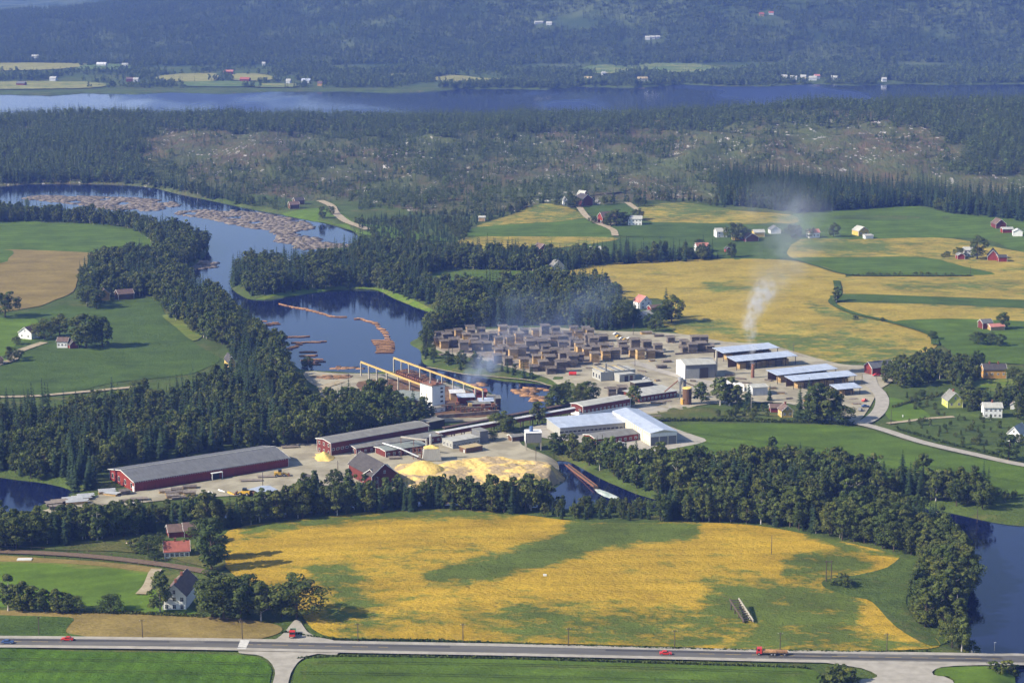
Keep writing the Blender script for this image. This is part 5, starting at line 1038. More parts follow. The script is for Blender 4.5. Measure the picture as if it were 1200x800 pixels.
# ---- far shore houses
for px, py, w, wl, rf, lb in [(37,69,14,'white','lgrey','white house high on the far left hillside fields'), (113,78,20,'white','silver','long white farmhouse on the far left shore'), (143,79,12,'white','lgrey','small white house right of the long far farmhouse'), (19,101,16,'dred','slate','dark roofed house at the left far shoreline'), (148,96,14,'dred','brown','red barn on the far shore left of the white house'), (156,96.5,9,'white','lgrey','white house beside the far red barn'), (58,95,12,'white','lgrey','pale house in trees of the far left shore'), (262,87.5,18,'dred','pink','reddish farm on the far shore among round trees'), (281,96,18,'dred','tile','long red building at the far shore meadows'), (307,78,6,'white','lgrey','tiny white house on the slope above the far shore'), (353,97.5,16,'white','blue','blue roofed house on the far shore'), (335,98,8,'white','lgrey','small white boathouse on the far shore'), (372,101,8,'ochre','brown','small ochre house on the far shore'), (627,30,18,'white','lgrey','white house high up on the far mountain slope'), (640,30,12,'white','lgrey','second white house high up on the far mountain slope'), (756,47,10,'white','lgrey','leftmost of three white houses in a slope clearing'), (762,47.3,10,'white','lgrey','middle of three white houses in a slope clearing'), (769,47,9,'white','lgrey','rightmost of three white houses in a slope clearing'), (890,20,10,'tan','tile','reddish house near the top of the far slope'), (901,19,10,'white','tile','white house with red roof near the top of the far slope'), (706,89,8,'white','lgrey','small white house behind the far shore trees'), (684,95,14,'tan','tan','tan sandpit shed at the far shoreline'), (748,95.5,18,'cream','tan','pale long building at the far shoreline'), (916,93,10,'white','lgrey','white house at the left end of the far village'), (926,94,12,'white','lgrey','white house second in the far village'), (938,93,10,'cream','lgrey','cream house in the far village'), (948,94.5,14,'white','lgrey','wide white house in the middle of the far village'), (955,92.5,10,'white','pink','white house with red roof in the far village'), (974,94,12,'white','lgrey','white house at the right end of the far village'), (1034,96,8,'white','lgrey','lone white boathouse right of the far village')]:
    B('far_house', lb, (px, py), a=w, b=9, ang=rnd.uniform(-15, 15), h=5, rise=3, wall={'white': 'lgrey'}.get(wl, wl), roof=rf, trim=False, blk=False)
    q = P(float(px), float(py)); BLOCK.append((q[0]+w/2, q[1]-6, 24 if py > 60 else 13))
# ---------------------------------------------------------------- board stacks of the timber yard
LS = []
for x, y, k in [(248,178,3),(340,152,0),(425,152,1),(595,155,0),(675,160,2),(765,160,1),(850,172,3),(1018,182,1),(1100,195,2),(1185,195,3),(100,172,4),(180,162,4),(310,212,3),(380,216,2),(450,200,1),(520,196,1),(600,188,1),(720,212,0),(800,230,3),(90,240,0),(135,257,0),(210,250,1),(290,287,2),(390,282,2),(475,276,2),(560,242,0),(650,240,0),(560,322,0),(650,316,1),(740,322,0),(840,320,1),(930,302,1),(990,232,0),(1060,232,2),(1150,244,1),(1190,284,0),(550,372,2),(635,388,1),(760,412,0),(860,376,0),(960,402,2),(1045,442,2),(1140,388,2),(1000,335,2),(1080,304,4),(970,455,4)]:
    LS.append((500+x/6.667, 370+y/6.667, k))
for x, y, k in [(187,345,3),(280,362,4),(100,402,1),(120,447,0),(195,432,1),(285,442,0),(60,522,2),(115,502,1),(220,507,0),(300,492,0),(365,487,2),(415,402,4),(430,452,1),(505,422,2),(585,432,2),(665,442,2),(490,472,0),(540,487,3),(615,482,0),(670,472,4),(755,370,4),(850,400,4),(925,387,2),(985,387,2),(905,442,2),(970,430,2),(1030,430,4),(860,442,4)]:
    LS.append((660+x/6, 340+y/6, k))
LS += [(717,464,1), (729,463,1)]
for y in np.arange(393, 436, 4.7):
    for x in np.arange(514+(y*7 % 9), 700, 11.8):
        if y > 404+ (x-514)*.22 and x < 620: continue
        if x > 665 and y > 428: continue
        if all(abs(x-a)/8.5+abs(y-b)/4.0 > 1.35 for a, b, _ in LS): LS.append((x+rnd.uniform(-2, 2), y+rnd.uniform(-1, 1), rnd.choice([1, 2, 4, 0, 2])))
KN = {0: 'warm tan', 1: 'grey brown', 2: 'tall grey', 3: 'fresh yellow', 4: 'low grey'}
def area_of(x, y):
    if y < 401: return 'in the back row under the trees'
    if x > 760: return 'in the dark group behind the white drying hall'
    if x > 710: return 'near the yard road' if y < 440 else 'beside the grey workshop'
    if x < 560: return 'at the pond end of the timber yard'
    if y > 426: return 'at the front edge above the inlet'
    return 'in the crowded middle of the timber yard'
for x, y, k in LS:
    lb = '%s stack of boards %s' % (KN[k], area_of(x, y)); stack(x, y, k, lb, lb.replace('stack', 'stacks'), s=rnd.uniform(.84, 1.0), sz=rnd.uniform(1.05, 1.25)); block_px(x, y, 5)
for px, py, k, rz, s, lb in [(757,392,1,.2,(1.3,1.2,1.2),'long tan lumber pile at the back of the yard near the gold field'), (772,395,0,.1,(1.1,1,1),'grey lumber pile right of the long tan one'), (665,398,0,.2,(1,1,.7),'flat dark pile between stacks'), (735,402,1,.4,(.9,.8,.5),'low tan pile beside the parked cars'), (775,432,0,.3,(1.1,1,1.3),'weathered pile left of the white drying hall'), (781,425,0,.3,(1,1,1),'second weathered pile behind the one left of the white hall'), (558,419,0,.1,(1.4,1.2,.5),'flat grey pile at the pond side of the yard'), (560,405,0,.1,(1,1,.5),'flat grey pile on the sandy patch'), (797,398,1,.1,(1.3,.6,.3),'thin tan boards at the field edge'), (520,416,0,.5,(1,1,.5),'low grey pile at the grassy bank'), (620,417,0,.2,(1,1,.8),'low grey pile among the stacks')]: pile(px, py, k, lb, None, rz, s)
q_ = random.Random(77)
for i, (px, py) in enumerate([(690,432),(700,428),(706,414),(712,407),(745,410),(752,402),(765,408),(790,402),(800,408),(812,404),(775,418),(764,424),(752,436),(760,452),(770,447),(712,456),(695,458),(684,462),(735,458),(820,452),(812,448),(905,456),(915,462),(925,468),(900,447),(868,445),(875,450),(855,441),(960,466),(968,474),(945,470),(1003,474)]):
    pile(px, py, q_.choice([0, 0, 1]), ['small loose heap of boards between the stacks near the yard road', 'small loose heap of boards on the sand before the timber sheds', 'small loose heap of boards around the grey workshop'][1 if px > 845 else 2 if px < 740 and py > 425 else 0], ['loose board heaps near the yard road', 'loose board heaps before the timber sheds', 'loose board heaps around the workshop'][1 if px > 845 else 2 if px < 740 and py > 425 else 0], q_.uniform(-.6, .9), (q_.uniform(.5, 1), q_.uniform(.4, .9), q_.uniform(.3, .9)))
# piles by the warehouse
for px, py, k, rz, s, lb in [(63,592,0,.35,(1.2,1.4,1),'dark grey covered pile at the west end of the sand yard'), (70,590,0,.35,(1.2,1.4,1),'dark grey pile second from the west end'), (66,596,0,.3,(1.1,1,1),'dark low pile in front of the two grey ones'), (84,587.5,2,.3,(1.5,1.5,1),'wide tarpaulin covered pile with pale sheets'), (95,586,2,.3,(1.5,1.5,1),'second tarpaulin covered pile with pale sheets'), (90,590.5,2,.3,(1.7,1.2,1),'front tarpaulin covered pile'), (100,583.5,2,.3,(1.3,1.3,1),'rearmost tarpaulin covered pile'), (125,578,2,.3,(1.3,1.5,1),'tarpaulin covered pile near the warehouse gable'), (131,580.5,2,-.4,(1.2,1.2,.9),'tarpaulin pile with yellow boards near the warehouse gable'), (146,579.5,0,.5,(.8,1.2,1.4),'dark square pile beside the warehouse corner'), (91,601,1,.1,(1.3,1,1.1),'brown pile at the river side of the yard'), (97,602.5,0,.3,(1.2,1,.6),'low grey pile beside the brown one'), (121,594,0,.1,(1.1,1,.6),'single dark pile in the middle of the sand'), (150,588,0,.25,(1.3,1,.6),'low dark pile below the warehouse corner'), (163,586.5,0,.2,(1.3,1,.8),'dark pile right of the low one below the warehouse'), (193,577.5,1,.2,(.9,1.1,.9),'brown pile first of the row by the warehouse wall'), (200,580,1,.25,(.9,1.1,.9),'brown pile second of the row by the warehouse wall'), (207,575.5,1,.25,(.9,1.1,.9),'brown pile nearest the warehouse wall'), (213,578.5,1,.25,(.9,1.1,.9),'brown pile fourth of the row by the warehouse wall'), (222,572.5,1,.2,(1.1,1,.9),'brown pile nearest the warehouse porch'), (202,583.5,1,.25,(1,1.1,1),'front brown pile of the row'), (222,581.5,1,.1,(1,1,1.5),'tall tan pile at the end of the row'), (209,584.5,0,.3,(1.1,1,.7),'low grey pile in front of the row'), (294,564,0,.12,(1.7,1,.5),'long flat dark pile along the warehouse'), (312,559.5,0,.12,(1.4,1,.5),'flat dark pile near the yellow loader'), (340,525,0,.15,(1.4,1,.6),'dark pile at the far corner of the warehouse'), (432,543,1,.3,(1,1,.5),'scattered boards in front of the lower red hall'), (462,538,0,.1,(.9,1,.7),'pile beside the small red hall'), (770,473,1,.15,(1.3,1,.7),'fresh boards in front of the drying shed'), (779,471,1,.15,(1.1,.8,.5),'second fresh board pile in front of the drying shed'), (1000,468,1,.5,(.9,.8,.3),'loose boards beside the shortest timber shed'), (768,488,1,.1,(1,.6,.3),'thin plank pile at the road edge')]: pile(px, py, k, lb, None, rz, s)
# ---------------------------------------------------------------- floating logs
def bundle(px, py, rz, label, group, s=1.0, mi=None):
    q = on_plane(px, py, 0.0); o = link('log_bundle', BUN[rnd.randrange(4)], None, (q[0], q[1], -.12), rz); o.scale = (s, s*1.1, s); return tag(o, label, 'log bundle', group)
def chain(pts, n, label, group, jit=.3, dy=.5, s=.84):
    c = catmull(pts, 8, False); seg = np.r_[0, np.cumsum(np.hypot(*np.diff(c, axis=0).T))]; w = on_plane(c[:, 0], c[:, 1])
    for i in range(n):
        t = seg[-1]*(i+.5)/n; x = np.interp(t, seg, c[:, 0]); y = np.interp(t, seg, c[:, 1]); k = min(len(w)-2, int(np.searchsorted(seg, t))); k = max(k, 1)
        a = math.atan2(w[k+1][1]-w[k-1][1], w[k+1][0]-w[k-1][0]); a = max(-.5, min(.5, (a+math.pi/2) % math.pi-math.pi/2))
        bundle(x+rnd.uniform(-.6, .6), y+rnd.uniform(-dy, dy), a+rnd.uniform(-jit, jit), label, group, s*rnd.uniform(.85, 1.15))
Z = lambda L: [(280+a/6, 340+b/6) for a, b in L]
chain(Z([(285,97),(350,112),(410,125),(460,133),(510,147),(560,160),(610,172),(660,186),(745,190)]), 19, 'peeled log bundle in the boom curving across the back of the pond', 'log bundles in the rear boom', dy=.3)
chain(Z([(825,203),(870,206),(920,222),(965,240),(985,262),(1015,285),(1030,310),(1045,335),(1050,350)]), 15, 'peeled log bundle in the boom on the right side of the pond', 'log bundles in the right boom', dy=.5)
for yy, x0, x1, n in [(356,955,1060,5), (368,960,1070,5), (382,970,1072,5), (396,985,1075,4), (410,985,1075,4), (422,990,1070,4), (438,980,1065,4)]:
    for i in range(n): bundle(280+(x0+(x1-x0)*(i+.5)/n)/6, 340+yy/6+rnd.uniform(-.4, .4), rnd.uniform(-.15, .15), 'peeled log bundle in the dense raft at the end of the right boom', 'log bundles in the dense raft')
for L, n, lb in [([(75,198),(130,213),(185,218)], 5, 'log bundle near the wooded left bank'), ([(195,248),(240,242),(278,240)], 5, 'log bundle in the pair of rows at the left bank'), ([(200,235),(270,230)], 3, 'log bundle behind the pair of rows at the left bank'), ([(320,332),(475,326)], 8, 'log bundle in the short straight row left of the pond'), ([(392,372),(600,362)], 10, 'log bundle in the long straight row left of the pond'), ([(430,382),(395,395),(350,420),(330,445)], 6, 'log bundle in the oblique row beside the bank'), ([(445,437),(530,434)], 4, 'log bundle in the upper of two short rows'), ([(445,465),(535,462)], 4, 'log bundle in the lower of two short rows'), ([(450,490),(580,488)], 6, 'log bundle in the broad cluster near the log yard'), ([(450,505),(590,503)], 7, 'log bundle in the front of the broad cluster'), ([(460,522),(560,522)], 4, 'log bundle at the edge of the broad cluster')]:
    chain(Z(L), n, lb, lb.replace('bundle', 'bundles'))
def log_mat_np(polys, cell, n, L, rad, seed, edge=.25):
    """many single logs, lying in small parallel groups"""
    r = np.random.RandomState(seed); Vs = []; 
    for poly in polys:
        q = catmull(poly, 3); w = on_plane(q[:, 0], q[:, 1])[:, :2]; x0, y0 = w.min(0); x1, y1 = w.max(0)
        X, Y = np.meshgrid(np.arange(x0, x1, cell), np.arange(y0, y1, cell)); X = X.ravel()+r.uniform(-1, 1, X.size)*cell*.3; Y = Y.ravel()+r.uniform(-1, 1, Y.size)*cell*.3
        sd = poly_sd(w, X, Y); k = (sd < 0) & ((r.rand(X.size) > .10) | (sd < -cell*3)) & (wob(X, Y, 42, 8) > -.62)
        for x, y in zip(X[k], Y[k]):
            a = r.choice([.1, .35, -.2, 1.2, .05])+r.uniform(-.2, .2); ca, sa = math.cos(a), math.sin(a); m = n
            off = (np.arange(m)-(m-1)/2)*rad*2.3; sh = r.uniform(-1, 1, m)*L*.12; ll = L*r.uniform(.75, 1.1, m)
            for o, s_, l_ in zip(off, sh, ll):
                z = r.uniform(-.05, .18); rr = rad*r.uniform(.8, 1.2)
                for ex in (-l_/2+s_, l_/2+s_):
                    for dy, dz in ((-rr, -.1), (-rr*.6, rr), (rr*.6, rr), (rr, -.1)): Vs.append((x+ca*ex-sa*(o+dy), y+sa*ex+ca*(o+dy), z+dz))
    V = np.array(Vs); k = len(V)//8; b = np.arange(k)[:, None]*8; F = np.concatenate([b+np.array(f) for f in ([0, 4, 5, 1], [1, 5, 6, 2], [2, 6, 7, 3], [0, 1, 2, 3], [7, 6, 5, 4])]); return V, F
V, F = log_mat_np([[(28,233),(50,229),(100,230),(150,231.5),(195,235),(208,240),(200,246),(165,247),(130,246),(100,241),(60,236)], [(203,251),(220,247),(260,246),(300,249),(325,253),(352,258),(370,268),(352,270),(345,274),(384,281),(386,285),(410,286),(408,291),(380,291),(350,292),(338,285),(322,283),(326,275),(312,270),(300,268),(270,262),(235,255)], [(193,315),(205,308),(225,305),(250,307),(255,311),(245,315),(225,317),(205,320)]], 4.4, 8, 6.0, .30, 3)
M_raft = mat('floating_logs', (.235, .20, .16), (.125, .105, .085), .16, .9, stretch=(1, 1, 1), stops=(.4, .6))
tag(link('floating_logs', mesh_np('floating_logs', V, F, M_raft)), 'grey brown mats of floating logs on the upper river', kind='stuff')
V, F = log_mat_np([[(598,458),(615,454),(640,455),(646,461),(636,470),(628,471),(615,465),(600,461)], [(556,450),(566,449),(570,452),(558,453)]], 4.6, 6, 5.5, .28, 4)
tag(link('floating_logs', mesh_np('floating_logs', V, F, M_logend)), 'tan floating logs jammed in the small inlet', kind='stuff')
V, F = log_mat_np([[(370,447),(400,445),(410,448),(380,451)], [(385,433.5),(420,434),(424,437),(390,437)], [(440,452),(455,455),(452,460),(436,456)], [(470,462),(492,466),(488,470),(466,466)]], 4.0, 5, 6, .25, 6)
V[:, 2] += 2.0; V[:, 2] = np.maximum(V[:, 2], h_at(V[:, 0], V[:, 1])+.3+(V[:, 2] % .3)*2); tag(link('loose_logs', mesh_np('loose_logs', V, F, M_logend)), 'loose peeled logs strewn over the log yard', kind='stuff')
f2 = [(318,304),(330,302.5),(346,305),(345,309),(330,308),(318,306)]; w = on_plane(np.array(f2)[:, 0], np.array(f2)[:, 1], .05); me = mesh_np('pale_water', w, [tuple(range(6))], M_foam); tag(link('pale_water', me), 'pale streak on the upper river bend', kind='stuff')  # flat pale sheet lying on the water of the bend
# ---------------------------------------------------------------- vehicles
PAINT = dict(red=mat('paint_red', (.55, .035, .02), (.5, .03, .02), 1, .35, spec=.5), blue=mat('paint_blue', (.05, .10, .25), (.04, .08, .2), 1, .35, spec=.5), white=mat('paint_white', (.7, .7, .68), (.6, .6, .58), 1, .4), yellow=mat('paint_yellow', (.65, .40, .03), (.5, .3, .03), 1, .5), grey=mat('paint_grey', (.22, .23, .24), (.18, .19, .2), 1, .4), black=mat('rubber', (.02, .02, .02), (.03, .03, .03), 1, .8), green=mat('paint_green', (.08, .2, .12), (.06, .16, .1), 1, .4))
def wheel_mesh(r=.33, w=.22):
    m = MB(); m.tube((0, -w/2, 0), (0, w/2, 0), r, r, 12, 0); m.tube((0, -w/2-.02, 0), (0, w/2+.02, 0), r*.5, r*.5, 8, 1); return m.mesh('wheel', [PAINT['black'], M_steel])
WH = wheel_mesh(); WHB = wheel_mesh(.55, .35)
def car(label, px, py, rz, col, group=None, van=False, on=.55):
    q = P(float(px), float(py)); r = empty('parked_car' if group else 'car', (q[0], q[1], q[2]+on+q[1]*6e-5), rz); tag(r, label, 'car', group)
    m = MB(); m.prism([(-2.15, .3), (2.1, .3), (2.2, .55), (2.1, .78), (1.2, .88), (-2.0, .9), (-2.2, .7)], 'y', -.82, .82); top = 1.42 if not van else 1.9
    m.prism([(-1.75 if van else -1.35, .89), (.95, .87), (.35, top), (-1.55 if van else -1.0, top)], 'y', -.72, .72); m.build('body', PAINT[col], r)
    g = MB(); g.prism([(-1.2, .95), (.78, .93), (.28, top-.08), (-.95, top-.08)], 'y', -.735, .735); g.prism([(.99, .9), (.93, .9), (.37, top-.04), (.43, top-.04)], 'y', -.62, .62); g.build('windows', M_glass, r)
    for x in (-1.35, 1.35):
        for y in (-.78, .78): link('wheel', WH, r, (x, y, .33))
    for y in (-.6, .6): l = MB(); l.box(2.14, 2.22, y-.14, y+.14, .58, .72); l.build('headlight', M_frame, r)
    return r
road_y = lambda x: float(np.interp(x, [a for a, b in road_c], [b for a, b in road_c]))
road_a = lambda px: ang2(PV(px+30, road_y(px+30))-PV(px-30, road_y(px-30)))
car('bright red car driving on the main road at the left', 79, 751.9, road_a(79)+math.pi, 'red', on=.66)
car('small blue car at the left end of the main road', 9, 755.5, road_a(9), 'blue', on=.66)
car('red car driving alone on the main road near the middle', 780, 768.6, road_a(780), 'red', on=.66)
def truck(label, px, py, rz, cargo=True, s=1.0, on=.66):
    q = P(float(px), float(py)); r = empty('truck', (q[0], q[1], q[2]+on), rz); r.scale = (s, s, s); tag(r, label, 'truck')
    m = MB(); m.prism([(1.6, .7), (3.6, .7), (3.6, 1.5), (3.3, 2.6), (1.6, 2.7)], 'y', -1.1, 1.1); m.build('cab', PAINT['red'], r)
    m = MB(); m.box(3.35, 3.62, -.95, .95, 1.6, 2.4); m.box(2.3, 3.1, -1.12, 1.12, 1.7, 2.4); m.build('windows', M_glass, r)
    m = MB(); m.box(-3.6, 1.5, -1.1, 1.1, .9, 1.1); m.box(-3.6, 3.4, -.4, .4, .6, .9); m.build('flatbed', M_pole if cargo else PAINT['green'], r)
    if cargo: m = MB(); [m.tube((-3.5, y, z), (1.3, y, z), .2, .18, 6) for y in (-.8, -.4, 0, .4, .8) for z in (1.3, 1.65)]; m.build('log_load', M_logend, r)
    else: m = MB(); m.box(-3.6, 1.4, -1.1, -1.0, 1.1, 1.6); m.box(-3.6, 1.4, 1.0, 1.1, 1.1, 1.6); m.box(-3.6, -3.5, -1.1, 1.1, 1.1, 1.6); m.build('side_board', PAINT['green'], r)
    for x in (-2.9, -1.8, 2.7):
        for y in (-.95, .95): link('wheel', WHB, r, (x, y, .55))
    return r
truck('red truck with green bed standing at the farm road junction', 343, 746, -math.pi/2+.05, False, .95)
truck('red lorry pulling timber along the main road on the right', 898, 768.8, road_a(900)+math.pi, True, 1.0)
q = P(914.0, 769.0); r = empty('timber_trailer', (q[0], q[1], q[2]+.66), road_a(905)); tag(r, 'brown timber trailer behind the red lorry', 'trailer')
m = MB(); m.box(-2.6, 2.8, -.9, .9, .8, 1.0); m.build('frame', M_pole, r); m = MB(); [m.tube((-2.6, y, z), (2.6, y, z), .22, .2, 6) for y in (-.7, -.25, .25, .7) for z in (1.25, 1.6)]; m.build('log_load', M_logend, r)
for x in (-1.8, 1.6):
    for y in (-.9, .9): link('wheel', WHB, r, (x, y, .5))
for px, py, c, rz, lb in [(1014,478,'blue',.2,'blue car parked beside the shortest timber shed'), (1008,482,'grey',1.2,'grey car parked in the shade near the dark spruces'), (1013,471,'red',.9,'dark red car behind the parked blue one'), (722,393,'white',.6,'white car at the top of the yard row'), (725,396,'yellow',.5,'yellow car in the row of the timber yard'), (729,398.5,'white',.4,'white car in the middle of the timber yard row'), (733,400,'yellow',.3,'pale yellow car fourth in the yard row'), (738,398.5,'white',.4,'white car at the lower end of the yard row'), (727,521.5,'white',.4,'white car in the shade beside the red shed'), (757,446,'white',.2,'white car beside the grey workshop'), (399,463,'green',1.0,'pale van on the track by the log yard'), (1027,441.5,'red',.3,'red car in front of the red barn')]:
    car(lb, px, py, rz, c, None, on=.55)
def loader(label, px, py, rz, name='wheel_loader'):
    q = P(float(px), float(py)); r = empty(name, (q[0], q[1], q[2]+.3), rz); tag(r, label, 'loader')
    m = MB(); m.box(-3, .2, -1.1, 1.1, .9, 2.2); m.box(.2, 2.2, -.8, .8, .8, 1.5); m.build('body', PAINT['yellow'], r)
    m = MB(); m.box(-1.2, .5, -.8, .8, 2.2, 3.4); m.build('cab', M_glass, r); m = MB(); m.bar((1.0, -.7, 1.6), (3.6, -.7, .7), .25, .4); m.bar((1.0, .7, 1.6), (3.6, .7, .7), .25, .4); m.build('lift_arm', PAINT['yellow'], r)
    m = MB(); m.prism([(3.5, .2), (4.6, .1), (4.4, .5), (3.9, 1.4), (3.5, 1.4)], 'y', -1.4, 1.4); m.build('bucket', M_rust, r)
    for x in (-1.9, 1.5):
        for y in (-1.2, 1.2): o = link('wheel', WHB, r, (x, y, .75)); o.scale = (1.4, 1.4, 1.4)
loader('yellow wheel loader working by the long red warehouse', 329, 558.5, .15)
loader('small yellow loader parked left of the blue roofed open shed', 286, 580.5, 2.9)
def boat(label, px, py, rz, mm, L=5.5):
    q = P(float(px), float(py)); r = empty('upturned_boat', (q[0], q[1], q[2]+.3), rz); tag(r, label, 'boat', None); V = []; n = 9
    for i in range(n):
        t = i/(n-1); w = .9*math.sin(min(1, t*1.15+.12)*math.pi)**.6*(1-t**5)+.03; x = L*(t-.5)
        V += [(x, -w, 0), (x, -w*.7, .45), (x, 0, .6), (x, w*.7, .45), (x, w, 0)]
    F = [(i*5+j, (i+1)*5+j, (i+1)*5+j+1, i*5+j+1) for i in range(n-1) for j in range(4)]+[(0, 1, 2, 3, 4), tuple(range((n-1)*5, n*5))]
    MB().add(V, F).build('hull', mm, r); MB().box(-L/2, L/2, -.05, .05, .58, .7).build('keel', M_pole, r)
boat('white upturned boat nearest the brown piles', 248, 578.5, -.9, PAINT['white']); boat('second white upturned boat in the sand yard', 260, 576, -.9, PAINT['white']); boat('yellow and white boat near the small loader', 271, 579, -1.0, PAINT['yellow'], 6.5); boat('yellow white boat lying below the warehouse piles', 158, 591.5, -1.0, PAINT['white'], 5.5)
# ---------------------------------------------------------------- poles, fences, rails, small field things
def pole(label, px, py, h, r=.19, arm=True, name='utility_pole', mm=None, group=None):
    p = PV(px, py); m = MB(); m.tube((0, 0, -.5), (0, 0, h), r, r*.7, 7); mm = mm or M_pole
    if not arm: return tag(m.build(name, mm, None, p), label, 'pole', group)
    o = empty(name, p); tag(o, label, 'pole', group); m.build('pole', mm, o); a = MB(); a.box(-.9, .9, -.06, .06, h-.6, h-.45); a.build('crossarm', mm, o)
    for x in (-.8, .8): i = MB(); i.tube((x, 0, h-.45), (x, 0, h-.2), .05, .05, 5); i.build('insulator', M_frame, o)
    return o
for (px, py), lb in zip([(45.8,744.5),(167,748),(284,750),(419.5,752.5),(542.5,753),(666,758),(790.5,760.5),(914,763.5),(1039,764.5)], ['beside the dark vegetable plot', 'in the stubble strip', 'at the pedestrian crossing', 'right of the farm road junction', 'at the lower edge of the grain field left of its middle', 'at the lower edge of the grain field in its middle', 'near the lone red car', 'near the timber lorry', 'near the road junction on the right']): pole('wooden road pole '+lb, px, py, 7.4)
for px, py, h, lb in [(904,650,8.5,'thin pole at the upper edge of the gold field'), (880,486,11.5,'tall pale pole in front of the white house trees'), (408.5,451,7,'dark pole on the log yard'), (1044,497,8,'pole at the garden path corner'), (742,393,8,'pole at the back of the timber yard'), (660,420,8,'pole among the board stacks'), (308,570,7,'pole beside the blue roofed open shed'), (1010,452,7,'pole at the gravel road by the timber sheds'), (930,413,7,'pole at the field edge behind the timber sheds'), (744,430,7,'pole beside the yard road'), (628,545,9,'slim pole right of the sawdust heap'), (1137,322,7,'pole on the edge of the green triangle field'), (396,556,7,'pole before the lower red hall'), (1145,612,8,'pole on the river bank on the right')]: pole(lb, px, py, h, .18, False, mm=M_conc if 'pale' in lb else M_pole)
p = PV(1165, 767.5); r = empty('street_lamp', p); tag(r, 'slim street lamp at the bridge over the river', 'street lamp'); m = MB(); m.tube((0, 0, -.5), (0, 0, 6.2), .10, .07, 8); m.build('post', M_steel, r); m = MB(); m.box(-.25, .5, -.15, .15, 6.2, 6.4); m.build('lamp_head', M_steel, r)
a0 = PV(968, 682); r = empty('pylon', a0, .05); tag(r, 'wooden H frame power pylon standing in the gold field', 'pylon'); m1 = MB(); m1.tube((0, 0, -.5), (0, 0, 9.2), .2, .16, 7); me = m1.mesh('leg', M_pole); link('leg', me, r, (0, 0, 0)); link('leg', me, r, (2.0, 0, 0)); m = MB(); m.box(-.8, 2.8, -.12, .12, 8.4, 8.7); m.box(0, 2, -.08, .08, 6.8, 7.0); m.build('crossarm', M_pole, r); m = MB(); m.bar((0, 0, 1), (2, 0, 6.5), .12, .14); m.bar((2, 0, 1), (0, 0, 6.5), .12, .14); m.build('brace', M_pole, r)
def fence(name, label, pts, gap, h, rails=2, mm=None, cat='fence', n=6, z=.2):
    c = catmull(pts, 8, False); w = P(c[:, 0], c[:, 1]); s = np.r_[0, np.cumsum(np.hypot(*np.diff(w[:, :2], axis=0).T))]; k = int(s[-1]/gap); mm = mm or M_pole
    o3 = Vector(w[0].tolist()); r = empty(name, o3); tag(r, label, cat); Pn = []
    pm = MB(); pm.box(-.08, .08, -.08, .08, -.6, h); me = pm.mesh('post', mm)
    for i in range(k+1):
        x = np.interp(s[-1]*i/k, s, w[:, 0]); y = np.interp(s[-1]*i/k, s, w[:, 1]); v = Vector((x, y, float(h_at(x, y))+z))-o3; Pn.append(v); link('post', me, r, v)
    for j in range(rails):
        m = MB(); zz = h*(.9-.4*j)
        for a, b in zip(Pn[:-1], Pn[1:]): m.bar(a+Vector((0, 0, zz)), b+Vector((0, 0, zz)), .05, .12)
        m.build('rail', mm, r)
fence('guard_rail', 'pale steel railing along the road bridge by the river', [(1138,767.5),(1170,768.2),(1200,768.8),(1240,769.5)], 2.2, 1.1, 2, M_steel, 'railing', z=.7)
fence('wire_fence', 'post fence above the railway curve', [(-20,642.5),(50,645),(120,650.5),(180,657),(230,664)], 5.2, 1.3, 1)
fence('wire_fence', 'post fence below the railway curve', [(-20,650),(60,653.5),(120,658),(180,665),(210,670)], 5.2, 1.3, 1)
# old ramp in the field
A = PV(872, 731); r = empty('timber_ramp', A, .22); tag(r, 'long weathered timber ramp with white side standing in the gold field', 'ramp')
for nm, x, mm in (('side_beam', 0, M_pole), ('side_beam', 3.6, M_conc)): m = MB(); m.bar((x, 0, 1.0), (x, 17, 4.2), .35, .9); m.build(nm, mm, r)
me = MB().bar((0, 0, 0), (3.6, 0, 0), .5, .22).mesh('rung', M_pole)
for i in range(10): link('rung', me, r, (0, 1+i*1.7, 1.1+i*.32))
pm = MB(); pm.box(-.2, .2, -.2, .2, -1, 1); me = pm.mesh('post', M_pole)
for i in range(4):
    for x in (0, 3.6): o = link('post', me, r, (x, 1.5+i*4.6, (1.2+i*.86)/2)); o.scale = (1, 1, (1.2+i*.86)/2+.3)
m = MB(); m.bar((3.6, 3, .2), (3.6, 16, 3.6), .15, .3); m.bar((3.6, 8, .1), (3.6, 17, 4), .12, .2); m.build('brace', M_conc, r)
p = PV(638.5, 675); tag(MB().box(-.7, .7, -.5, .5, 0, .9).build('white_box', PAINT['white'], None, p), 'small white box lying in the gold field', 'box')
p = PV(29, 656.5); tag(MB().box(-3, 3, -1.2, 1.2, .2, .8).build('plastic_sheet', PAINT['white'], None, p), 'white plastic sheet on the stubble strip', 'sheet')
p = PV(1058, 489); tag(MB().tube((0, 0, 0), (0, 0, 1.4), .35, .25, 8).build('well_head', PAINT['white'], None, p), 'small white post on the triangular lawn', 'post')
p = PV(152, 641.5); tag(MB().tube((0, 0, 0), (0, 0, 2.2), .15, .15, 6).tube((0, 0, 2.2), (0, 0, 2.9), 1.6, .2, 10).build('parasol', mat('parasol_cloth', (.55, .42, .34), None, 1, .9), None, p), 'pale parasol in the garden left of the red roofed house', 'parasol')
p = PV(863, 481); tag(MB().box(-1, 1, -.6, .6, 0, .7).build('garden_table', PAINT['white'], None, p), 'white table on the grass in front of the white house trees', 'table')
